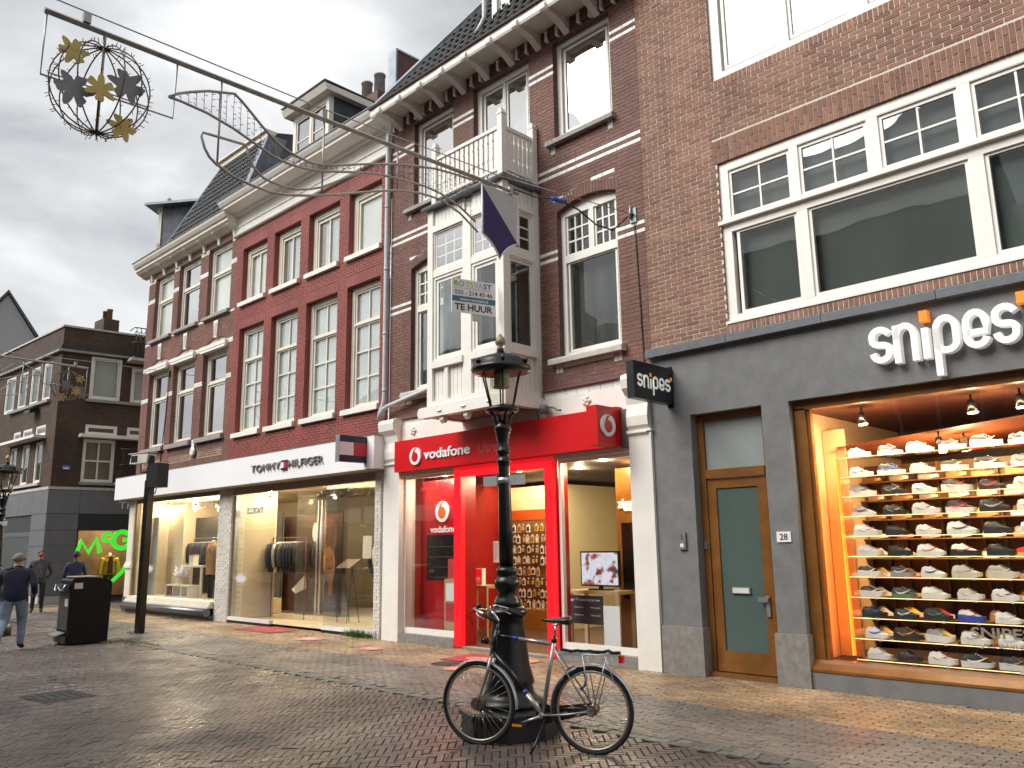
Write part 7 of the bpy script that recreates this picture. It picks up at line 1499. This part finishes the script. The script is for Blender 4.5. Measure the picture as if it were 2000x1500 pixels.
# ================================================================== street decorations
XO = -7.15
def pY(pts, x=0.0): return [(x, y, z) for y, z in pts]
STEEL = mat('galvanised', (0.36,0.35,0.34), 0.45, 0.5, var=0.2, scale=8); ROPE = mat('rope_light', (0.42,0.40,0.37), 0.5, var=0.2); TWIG = mat('fairy_wire', (0.10,0.07,0.05), 0.6); GOLD = mat('gold_leaf', (0.42,0.31,0.09), 0.45, 0.4, var=0.2); GREYL = mat('grey_leaf', (0.17,0.17,0.175), 0.5, 0.3, var=0.2)
def decoration(label, grp):
    t = thing('street_decoration', label, 'decoration', (XO, 0, 0), group=grp)
    m = MB(); m.tube(pY([(1.63,6.27), (4.3,6.30), (7.36,6.36)]), 0.030, 4, sm=False); bm_ = m.build('beam', STEEL, t)
    for y in (1.96, 4.36, 7.2): boxo('cable_clamp', STEEL, bm_, -0.03, 0.03, y-0.03, y+0.03, 6.30, 6.40)
    m = MB(); m.tube(pY([(1.65,6.25), (1.65,5.68), (2.76,5.70), (2.77,6.26)]), 0.010, 6); m.build('hanging_frame', STEEL, t)
    U = [(2.71,5.90), (2.80,5.97), (2.91,6.03), (3.08,6.11), (3.21,6.15), (3.35,6.19), (3.44,6.13), (3.54,6.05), (3.65,5.96), (3.76,5.88), (3.87,5.82), (3.98,5.78), (4.10,5.76), (4.21,5.75), (4.36,5.77), (4.52,5.82), (4.95,5.98), (5.38,6.12), (5.66,6.19), (5.94,6.25), (6.25,6.28), (6.58,6.30)]
    Lw = [(2.71,5.90), (2.83,5.90), (2.95,5.89), (3.08,5.88), (3.35,5.82), (3.56,5.75), (3.77,5.68), (3.88,5.66), (3.99,5.65), (4.18,5.665), (4.37,5.70), (4.60,5.77), (4.86,5.85), (5.10,5.905), (5.39,5.94), (5.77,5.97), (6.0,5.955), (6.3,5.88), (6.58,5.75)]
    O_ = [(3.49,5.69), (3.20,5.675), (3.05,5.665), (3.04,5.62), (3.08,5.51), (3.13,5.44), (3.2,5.39), (3.38,5.32), (3.58,5.29), (3.79,5.28), (4.0,5.315), (4.23,5.38), (4.55,5.49), (4.86,5.61), (5.12,5.71), (5.39,5.80), (5.7,5.86), (6.01,5.875), (6.32,5.79), (6.62,5.62)]
    I_ = [(3.49,5.69), (3.54,5.56), (3.58,5.49), (3.64,5.44), (3.70,5.405), (3.78,5.39), (3.92,5.385), (4.07,5.40), (4.22,5.45), (4.37,5.52), (4.53,5.63), (4.69,5.74), (4.86,5.85)]
    for nm, P in (('wing_tube', U), ('wing_tube', Lw), ('tail_tube', O_), ('tail_tube', I_)): m = MB(); m.tube(pY(P), 0.0135, 6); m.build(nm, ROPE, t)
    for y, z in ((3.21, 5.385), (4.37, 5.43), (5.36, 5.79)): m = MB(); m.tube(pY([(y, 6.28), (y, z)]), 0.011, 6); m.build('hanger_rod', STEEL, t)
    def zi(P, y):
        for (a, b), (c, d) in zip(P, P[1:]):
            if a <= y <= c: return lerp(b, d, (y-a)/(c-a))
        return P[-1][1]
    rg = random.Random(8); fr_ = MB(); y = 2.82
    while y < 6.55:
        zt, zb_ = zi(U, y), zi(Lw, y); fr_.tube(pY([(y, zt), (y+0.004, zb_)]), 0.003, 4)
        for k in range(max(1, int((zt-zb_)/0.055))): zz = lerp(zb_, zt, (k+0.5)/max(1, int((zt-zb_)/0.055))); s = rg.choice((-1, 1)); fr_.tube([(0, y, zz), (0.01, y+s*0.03, zz+rg.uniform(-0.01, 0.02))], 0.0035, 4)
        y += 0.075
    tag(fr_.build('fairy_lights', TWIG, t), kind='stuff')
    # globe
    cy, cz, R_ = 2.12, 5.72, 0.405
    for k in range(7):
        a = pi*k/7+0.15; m = MB(); pts = []
        for i in range(32): th = 2*pi*i/32; pts.append((R_*sin(th)*cos(a), cy+R_*sin(th)*sin(a), cz+R_*cos(th)))
        m.tube(pts, 0.0065, 5, closed=True)
        for i in range(0, 32):
            th = 2*pi*(i+rg.random())/32; d = Vector((sin(th)*cos(a), sin(th)*sin(a), cos(th))); p = Vector((0, cy, cz))+d*R_; q = p + (d+Vector((rg.uniform(-.8,.8), rg.uniform(-.8,.8), rg.uniform(-.5,.5))))*0.028
            m.tube([tuple(p), tuple(q)], 0.0035, 4)
        m.build('globe_ring', TWIG, t)
    m = MB(); m.tube(pY([(2.12,6.27), (2.12,5.31)]), 0.014, 6); m.tube(pY([(1.70,5.72), (2.54,5.72)]), 0.007, 5); m.build('globe_axis', STEEL, t)
    for (dy, dz, dx, mt, s) in ((-0.24,0.27,0.12,GOLD,0.125), (0.0,0.02,0.40,GOLD,0.125), (0.20,-0.27,0.14,GOLD,0.125), (-0.20,-0.07,0.32,GREYL,0.155), (0.21,0.13,0.30,GREYL,0.155)):
        pts = []
        for i in range(42): a = 2*pi*i/42; r_ = s*(0.45+0.55*abs(sin(a*3.0+dy*9))**0.8)*(1+0.12*sin(9*a)); pts.append((cy+dy+r_*cos(a), cz+dz+r_*sin(a)))
        m = MB(); m.prism([(p[0]-dx*0.297, p[1]-dx*0.555) for p in pts], dx, dx+0.004, 'x'); o = m.build('leaf_flower', mt, t)
    return t
dec = decoration('wire globe and curved light frame hung on a span wire before the oriel', 'hanging street decorations')
# copy for the next span, turned round so its globe hangs by the corner house
d2 = dec.copy(); COL.objects.link(d2); d2['label'] = 'wire globe and light frame hung on a span wire before the corner building'
d2.location = (-23.9, 9.05, 0.46); d2.scale = (1, -1, 1)
for ch in list(dec.children):
    c = ch.copy(); COL.objects.link(c); c.parent = d2
    for g_ in ch.children: e_ = g_.copy(); COL.objects.link(e_); e_.parent = c
bn2 = thing('banner', 'blue and white pointed metal banner hanging at the end of the decoration beam', 'banner', (XO, 0, 0))
BLUE = mat('banner_blue', (0.018,0.012,0.11), 0.45, var=0.05); BGREY = mat('banner_grey', (0.50,0.50,0.50), 0.5, var=0.05)
def bez(a, b, c, n=8): return [(lerp(lerp(a[0], b[0], t), lerp(b[0], c[0], t), t), lerp(lerp(a[1], b[1], t), lerp(b[1], c[1], t), t)) for t in [i/n for i in range(n+1)]]
tl_p, tr_p, br_p, tip_p, bl_p = (6.70,6.29), (7.35,6.31), (7.33,5.64), (7.00,5.36), (6.70,5.63)
edge = bez(br_p, (7.10,5.56), tip_p, 6)[1:] + bez(tip_p, (6.90,5.55), bl_p, 6)[1:]
m = MB(); m.prism([tl_p, br_p] + edge, -0.006, 0.006, 'x'); m.build('blue_field', BLUE, bn2)
m = MB(); m.prism([tl_p, tr_p, br_p], -0.005, 0.005, 'x'); m.build('grey_field', BGREY, bn2)
m = MB(); m.tube([(0, *p) for p in [tl_p, tr_p, br_p] + edge + [tl_p]], 0.012, 6); m.build('banner_frame', PUREW, bn2)
# span wires and supply cable
def wire(nm, label, pts, r_, mt=BLACKP, sub=None):
    m = MB(); m.tube(pts, r_, 5); o = m.build(nm, mt); tag(o, label, 'cable'); return o
wire('span_wire', 'thin steel span wire above the main decoration beam', [(XO,-4.9,6.9), (XO,-1.0,6.52), (XO,1.64,6.41), (XO,4.3,6.42), (XO,7.04,6.51), (XO,9.82,6.80)], 0.007, STEEL)
wire('span_wire', 'thin steel span wire above the decoration by the corner house', [(-23.9,-4.9,7.2), (-23.9,1.6,6.92), (-23.9,5.3,6.88), (-23.9,7.58,6.93), (-23.98,9.68,6.95)], 0.009, STEEL)
sc_ = thing('supply_cable', 'sagging supply cable with blue plug beside the blue and white banner', 'cable', (XO, 0, 0)); m = MB(); m.tube(pY([(7.2,6.40), (7.7,6.42), (8.05,6.50)]), 0.010, 6); m.tube(pY([(8.3,6.52), (8.6,6.50), (9.0,6.38), (9.4,6.40), (9.78,6.72)]), 0.012, 6); m.build('cable_run', BLACKP, sc_); m = MB(); m.tube(pY([(8.03,6.50), (8.32,6.53)]), 0.034, 8); m.build('plug', mat('plug_blue', (0.02,0.08,0.42), 0.4), sc_)
# to-let board on the oriel
tlb = thing('estate_board', 'white angled estate board reading TE HUUR fixed to the oriel', 'sign', (-9.3, 8.99, 5.42)); ang = atan2(-0.955, -0.3)
tlb.rotation_euler = (0, 0, ang + pi)   # local x runs from street end to wall end
Lb = 0.78
boxo('board', PUREW, tlb, -Lb, 0.0, -0.008, 0.008, 0.0, 0.56); boxo('bracket', mat('clear_bracket', (0.55,0.55,0.5), 0.3), tlb, -0.42, -0.28, -0.006, 0.006, -0.12, 0.0)
TX = [mat('print_green', (0.28,0.46,0.08), 0.5), mat('print_lime', (0.55,0.62,0.10), 0.5), mat('print_teal', (0.05,0.20,0.27), 0.5), mat('print_navy', (0.02,0.05,0.16), 0.5), mat('print_dark', (0.02,0.022,0.03), 0.5), mat('print_pale_blue', (0.35,0.55,0.62), 0.5)]
bd_ = boxo('colour_band', TX[2], tlb, -Lb+0.005, -0.005, -0.0105, -0.0082, 0.185, 0.275)
for w_, a, b, mt in (('RO', -0.74, -0.555, TX[0]), ('TS', -0.545, -0.40, TX[1]), ('VA', -0.385, -0.225, TX[5]), ('ST', -0.22, -0.07, TX[2])): text_obj('lettering', w_, a, b, 0.44, 0.53, -0.0082, 0.002, mt, tlb, 0.025)
text_obj('lettering', 'verhuur verkoop & vastgoedbeheer', -0.74, -0.08, 0.402, 0.422, -0.0082, 0.002, mat('print_grey', (0.3,0.3,0.3), 0.6), tlb); text_obj('lettering', '030 - 214 43 46', -0.73, -0.06, 0.30, 0.375, -0.0082, 0.002, TX[4], tlb, 0.004); text_obj('lettering', 'www.rotsvast.nl', -0.64, -0.14, 0.20, 0.255, -0.0105, 0.002, PUREW, tlb, 0.008); text_obj('lettering', 'TE HUUR', -0.73, -0.06, 0.04, 0.15, -0.0082, 0.002, TX[4], tlb, 0.025)

# ================================================================== things on the pavement
MATR = mat('mat_red', (0.34,0.03,0.055), 0.55, var=0.25, scale=6); PINK = mat('sticker_pink', (0.62,0.20,0.17), 0.5, var=0.3, scale=10)
def ground_sheet(nm, label, cat, pts, z, mt, deco=None):
    m = MB(); m.poly([(x, y, z) for x, y in pts]); m.poly([(x, y, z-0.004) for x, y in reversed(pts)]); o = m.build(nm, mt); return tag(o, label, cat)
def quad_at(cx, cy, w, d, a): return [(cx+u*w/2*cos(a)-v*d/2*sin(a), cy+u*w/2*sin(a)+v*d/2*cos(a)) for u, v in ((-1,-1), (1,-1), (1,1), (-1,1))]
o = ground_sheet('floor_mat', 'red printed distancing mat before the fashion shop entrance', 'mat', quad_at(-17.2, 9.45, 1.6, 0.75, 0.05), 0.010, MATR); text_obj('lettering', 'KEEP 1.5 M', 0, 1, 0, 1, 0, 0.001, PINK, o); o.children[0].data.transform(Matrix.Translation((-17.7, 9.35, 0.0115)) @ Matrix(((1,0,0,0), (0,0,0.25,0), (0,0.001,0,0), (0,0,0,1))))
o = ground_sheet('floor_mat', 'red printed distancing mat before the red portal behind the lamp', 'mat', quad_at(-9.95, 9.15, 0.95, 0.75, 0.1), 0.010, MATR)
m = MB(); m.poly([(-9.95+0.24*cos(t*0.5236), 9.15+0.16*sin(t*0.5236), 0.0118) for t in range(12)]); m.build('printed_mark', PINK, o)
for (x, y, r_, lab) in ((-14.7, 9.03, 0.34, 'round faded pink floor sticker between the fashion and phone shops'), (-12.4, 8.85, 0.26, 'small round pink floor sticker before the phone shop window'), (-9.2, 9.42, 0.26, 'round red floor sticker beside the portal mat'), (-9.4, 8.2, 0.20, 'small reddish round cover sticker on the grey clinkers')):
    o = ground_sheet('floor_sticker', lab, 'sticker', [(x+r_*cos(t*pi/12), y+r_*0.8*sin(t*pi/12)) for t in range(24)], 0.010, PINK)
    m = MB(); m.poly([(x+r_*0.55*cos(t*pi/8), y+r_*0.3*sin(t*pi/8), 0.012) for t in range(16)]); m.build('faded_print', mat('sticker_pale_pink', (0.68,0.42,0.38), 0.6), o)
def manhole(nm, label, cx, cy, r_, sq=False):
    m = MB(); pts = quad_at(cx, cy, 2*r_, 1.6*r_, 0.1) if sq else [(cx+r_*cos(t*pi/12), cy+r_*sin(t*pi/12)) for t in range(24)]
    m.prism([p for p in pts], -0.02, 0.006, 'z'); o = tag(m.build(nm, mat('cast_iron', (0.06,0.058,0.055), 0.4, 0.5, var=0.4, scale=10, bump=0.4)), label, 'manhole cover')
    for k in range(5): boxo('rib', mat('iron_worn', (0.20,0.20,0.195), 0.3, 0.6), o, cx-r_*0.7, cx+r_*0.7, cy-r_*0.6+k*r_*0.28, cy-r_*0.6+k*r_*0.28+r_*0.08, 0.0065, 0.014)
manhole('manhole_cover', 'worn square iron drain cover sunk in the herringbone street', -11.55, 3.56, 0.38, True); manhole('manhole_cover', 'round iron cover in the pavement before the red portal', -9.95, 8.5, 0.24)
def grass(label, spots, n_, h, sx, sy):
    m = MB(); R = random.Random(3)
    for i in range(n_):
        cx, cy = R.choice(spots)[:2]; x, y = cx+R.gauss(0, sx), cy+R.gauss(0, sy); a = R.uniform(0, 2*pi); hh = h*R.uniform(0.4, 1.1); l = R.uniform(0.2, 0.7)*hh; w = 0.006
        d = Vector((cos(a), sin(a), 0)); pv_ = Vector((-sin(a), cos(a), 0))*w; p = Vector((x, y, -0.01))
        m.quad(p-pv_, p+pv_, p+d*l*0.4+pv_*0.7+Vector((0,0,hh*0.7)), p+d*l*0.4-pv_*0.7+Vector((0,0,hh*0.7))); m.quad(p+d*l*0.4-pv_*0.7+Vector((0,0,hh*0.7)), p+d*l*0.4+pv_*0.7+Vector((0,0,hh*0.7)), p+d*l+Vector((0,0,hh))+pv_*0.1, p+d*l+Vector((0,0,hh))-pv_*0.1)
    return tag(m.build('grass', mat('weed_green', (0.075,0.15,0.022), 0.7, var=0.4, scale=10)), label, 'grass', kind='stuff')
grass('tuft of green weeds at the foot of the whitewashed pier', [tp(-0.75, -0.06), tp(-1.0, -0.08), tp(-0.5, -0.06), tp(-0.85, -0.1)], 420, 0.16, 0.14, 0.04)
grass('thin moss and weeds round the pole and bin feet', [(-18.7, 7.3), (-18.9, 7.2), (-17.3, 6.2), (-17.2, 6.5), (-17.0, 6.55), (-16.2, 6.6), tp(-10, -0.25), tp(-8.5, -0.25)], 420, 0.05, 0.25, 0.07)
lv = MB(); R = random.Random(5)
for i in range(70):
    x = R.uniform(-16, -2); y = R.uniform(2.5, 9.6); v = view((x, y, 0))
    if not v or not (0 < v[0] < 2000): continue
    s = R.uniform(0.012, 0.03); a = R.uniform(0, 6.28); z = 0.009+R.random()*0.004; P = [(x+s*cos(a+k*1.2566)*(1 if k % 2 else 0.55), y+s*sin(a+k*1.2566)*(1 if k % 2 else 0.55), z) for k in range(5)]; lv.poly(P)
tag(lv.build('litter', mat('dry_leaf', (0.38,0.33,0.22), 0.7, var=0.5, scale=30)), 'scattered small leaves and scraps on the wet clinkers', 'litter', kind='stuff')

# ================================================================== people
SKIN = mat('skin', (0.42,0.24,0.17), 0.55, var=0.08); SHOE = mat('shoe_leather', (0.02,0.018,0.017), 0.5)
def person(label, loc, rz, J, mats, hem=0.92, hairc=None, ht=1.0, plaid=None, mask=None, solew=False, collar=None):
    """one continuous skinned body; J: joint name -> (x,y,z,rx,ry). +y is the facing direction"""
    E_ = [('pelvis','spine'), ('spine','chest'), ('chest','neckb'), ('neckb','neck'), ('neck','head1'), ('head1','head2'), ('head2','head3'), ('pelvis','hipL'), ('hipL','kneeL'), ('kneeL','ankL'), ('ankL','toeL'), ('pelvis','hipR'), ('hipR','kneeR'), ('kneeR','ankR'), ('ankR','toeR'),
          ('chest','shL'), ('shL','elL'), ('elL','wrL'), ('wrL','haL'), ('chest','shR'), ('shR','elR'), ('elR','wrR'), ('wrR','haR')]
    names = list(J); me = bpy.data.meshes.new('body'); me.from_pydata([J[n][:3] for n in names], [(names.index(a), names.index(b)) for a, b in E_], [])
    o = bpy.data.objects.new('body', me); COL.objects.link(o); md = o.modifiers.new('s', 'SKIN'); md.use_smooth_shade = True
    for i, n in enumerate(names): sv_ = me.skin_vertices[0].data[i]; sv_.radius = J[n][3:5]; sv_.use_root = (n == 'pelvis')
    sb_ = o.modifiers.new('u', 'SUBSURF'); sb_.levels = 2; sb_.render_levels = 2
    dg = bpy.context.evaluated_depsgraph_get(); dg.update(); nm_ = bpy.data.meshes.new_from_object(o.evaluated_get(dg)); bpy.data.objects.remove(o)
    bm = bmesh.new(); bm.from_mesh(nm_)
    def add_tube(path, r_):
        m = MB(); m.tube(path, r_, 6); vs = [bm.verts.new(v) for v in m.v]
        for f in m.f:
            try: bm.faces.new([vs[i] for i in f])
            except ValueError: pass
    for s in ('L', 'R'):       # five fingers on each hand
        w, h = Vector(J['wr'+s][:3]), Vector(J['ha'+s][:3]); d = (h-w).normalized(); sd_ = d.cross(Vector((1, 0, 0))).normalized() if abs(d.x) < 0.9 else Vector((0, 1, 0))
        for k in range(4):
            b = h + sd_*(k-1.5)*0.019; ln = (0.07, 0.08, 0.075, 0.058)[k]; add_tube([b, b+d*ln*0.5, b+d*ln*0.8+Vector((0, 0.012, 0))], [0.0095, 0.009, 0.007])
        b = w*0.4+h*0.6; add_tube([b, b+sd_*0.035+d*0.02, b+sd_*0.045+d*0.055], [0.011, 0.010, 0.008])
    hc = Vector(J['head2'][:3]); add_tube([hc+Vector((0,0.085,0.015)), hc+Vector((0,0.115,-0.025)), hc+Vector((0,0.09,-0.035))], [0.010, 0.014, 0.012])
    for s in (-1, 1): add_tube([hc+Vector((s*0.080,-0.005,0.02)), hc+Vector((s*0.095,-0.015,0.0)), hc+Vector((s*0.082,-0.005,-0.03))], 0.013)
    bm.to_mesh(nm_); bm.free()
    for m_ in mats: nm_.materials.append(m_)         # 0 jacket 1 trousers 2 skin 3 shoes
    ha = [Vector(J['ha'+s][:3]) for s in 'LR']; wr = [Vector(J['wr'+s][:3]) for s in 'LR']; arms = [(Vector(J['sh'+s][:3]), Vector(J['el'+s][:3]), Vector(J['wr'+s][:3])) for s in 'LR']
    def segd(p, a, b): t_ = max(0, min(1, (p-a).dot(b-a)/max((b-a).length_squared, 1e-9))); return (p-(a+(b-a)*t_)).length
    feet = [Vector(J['ank'+s][:3]) for s in 'LR']; toes = [Vector(J['toe'+s][:3]) for s in 'LR']
    for p in nm_.polygons:
        c = p.center; p.use_smooth = True
        if c.z > J['neckb'][2]+0.035: mi = 2
        elif any((c-h).length < 0.115 and (c-h).length < (c-w).length+0.02 for h, w in zip(ha, wr)): mi = 2
        elif any(segd(c, a, b) < 0.09 or segd(c, b, w) < 0.075 for a, b, w in arms) and c.z > 0.7: mi = 0
        elif any(segd(c, f, t_) < 0.085 and c.z < f.z+0.02 for f, t_ in zip(feet, toes)): mi = 3
        else: mi = 0 if c.z > hem else 1
        p.material_index = mi
    r = _link0('person', nm_, None, loc, rz); r.scale = (ht, ht, ht); tag(r, label, 'person')
    if hairc:
        m = MB(); m.ball((hc.x, hc.y-0.010, hc.z+0.012), 0.098, 18, sx=0.88, sy=1.04, sz=1.02); m.v = [(x, y, max(z, hc.z-0.02+max(-0.07, min(0.075, (y-hc.y)*1.1)))) for x, y, z in m.v]; m.build('hair', hairc, r)
    if mask: m = MB(); m.ball((hc.x, hc.y+0.055, hc.z-0.045), 0.062, 12, sx=1.05, sy=0.85, sz=0.9); m.build('face_mask', mask, r)
    if plaid:
        m = MB(); ch = Vector(J['chest'][:3]); m.prism([(-0.075,1.0), (0.075,1.0), (0.10,1.25), (0.05,1.45), (-0.05,1.45), (-0.10,1.25)], ch.y+0.118, ch.y+0.142, 'y'); m.build('shirt', plaid, r)
    if collar: m = MB(); nb = J['neckb']; m.lathe([(0.085,nb[2]-0.03), (0.078,nb[2]+0.05), (0.066,nb[2]+0.05), (0.07,nb[2]-0.03)], 14, nb[0], nb[1]); m.build('collar', collar, r)
    return r
def pose(**kw):
    J = dict(pelvis=(0,0,0.97,0.165,0.125), spine=(0,0.0,1.12,0.165,0.12), chest=(0,0.0,1.30,0.185,0.125), neckb=(0,0,1.47,0.085,0.085), neck=(0,0.01,1.53,0.058,0.06), head1=(0,0.025,1.60,0.068,0.082), head2=(0,0.03,1.67,0.078,0.096), head3=(0,0.02,1.745,0.062,0.075),
             hipL=(-0.10,0,0.90,0.098,0.105), kneeL=(-0.11,0.02,0.50,0.068,0.072), ankL=(-0.115,0.0,0.09,0.045,0.05), toeL=(-0.13,0.15,0.04,0.045,0.035), hipR=(0.10,0,0.90,0.098,0.105), kneeR=(0.11,0.02,0.50,0.068,0.072), ankR=(0.115,0.0,0.09,0.045,0.05), toeR=(0.13,0.15,0.04,0.045,0.035),
             shL=(-0.195,0,1.42,0.075,0.075), elL=(-0.26,-0.02,1.13,0.056,0.056), wrL=(-0.27,0.05,0.88,0.042,0.042), haL=(-0.27,0.08,0.80,0.036,0.022), shR=(0.195,0,1.42,0.075,0.075), elR=(0.26,-0.02,1.13,0.056,0.056), wrR=(0.27,0.05,0.88,0.042,0.042), haR=(0.27,0.08,0.80,0.036,0.022))
    J.update(kw); return J
NAVYJ = mat('navy_jacket', (0.010,0.014,0.038), 0.75, var=0.3, scale=10, bump=0.3, bscale=18); JEANS = mat('blue_jeans', (0.19,0.25,0.33), 0.85, var=0.3, scale=8, bump=0.3, bscale=16); GREYJ = mat('grey_blazer', (0.060,0.060,0.064), 0.8, var=0.25, scale=12, bump=0.3, bscale=18); DKT = mat('dark_trousers', (0.015,0.016,0.024), 0.8, var=0.2, bump=0.3, bscale=18)
HG = mat('grey_hair', (0.20,0.18,0.155), 0.8, var=0.4, scale=50, bump=0.5, bscale=80); HB_ = mat('dark_hair', (0.02,0.017,0.015), 0.7, var=0.4, scale=40); HR_ = mat('brown_hair', (0.12,0.07,0.04), 0.7, var=0.4, scale=40)
person('man in navy jacket and light blue jeans walking away past the litter bin', (-17.6, 4.55, 0.0), radians(62), pose(kneeL=(-0.11,-0.02,0.52,0.068,0.072), ankL=(-0.12,-0.30,0.20,0.045,0.05), toeL=(-0.125,-0.22,0.06,0.045,0.035), kneeR=(0.10,0.10,0.50,0.068,0.072), ankR=(0.11,0.06,0.09,0.045,0.05), toeR=(0.12,0.21,0.04,0.045,0.035), elR=(0.265,-0.08,1.15,0.052,0.052), wrR=(0.24,0.12,1.02,0.042,0.042), haR=(0.20,0.20,1.0,0.034,0.024), elL=(-0.265,-0.04,1.14,0.052,0.052), wrL=(-0.27,0.10,0.95,0.042,0.042), haL=(-0.25,0.16,0.89,0.034,0.024)), [NAVYJ, JEANS, SKIN, SHOE], 0.90, HG, 0.985, collar=NAVYJ).scale = (1.22, 1.15, 0.985)
PLD = brick_tex_mat('plaid_shirt', (0.70,0.70,0.70), (0.45,0.45,0.48), (0.05,0.05,0.07), 0.05, 0.05, 0.018, axes='XZ', off=0.0)
person('man in grey blazer, checked shirt and red face mask by the stone corner', (-27.7, 7.75, 0), radians(-110), pose(elL=(-0.30,-0.10,1.14,0.058,0.058), wrL=(-0.16,-0.17,0.97,0.042,0.042), haL=(-0.08,-0.18,0.93,0.034,0.024), elR=(0.30,-0.10,1.14,0.058,0.058), wrR=(0.16,-0.17,0.97,0.042,0.042), haR=(0.08,-0.18,0.95,0.034,0.024)), [GREYJ, DKT, SKIN, SHOE], 0.86, HR_, 1.03, plaid=PLD, mask=mat('mask_red', (0.36,0.02,0.03), 0.7))
person('man in dark blue jacket with short black hair behind the litter bin', (-24.9, 7.85, 0), radians(70), pose(), [mat('blue_jacket', (0.012,0.020,0.060), 0.7, var=0.2, scale=8), DKT, mat('skin_deep', (0.10,0.055,0.035), 0.5), SHOE], 0.9, HB_, 1.0, collar=NAVYJ)
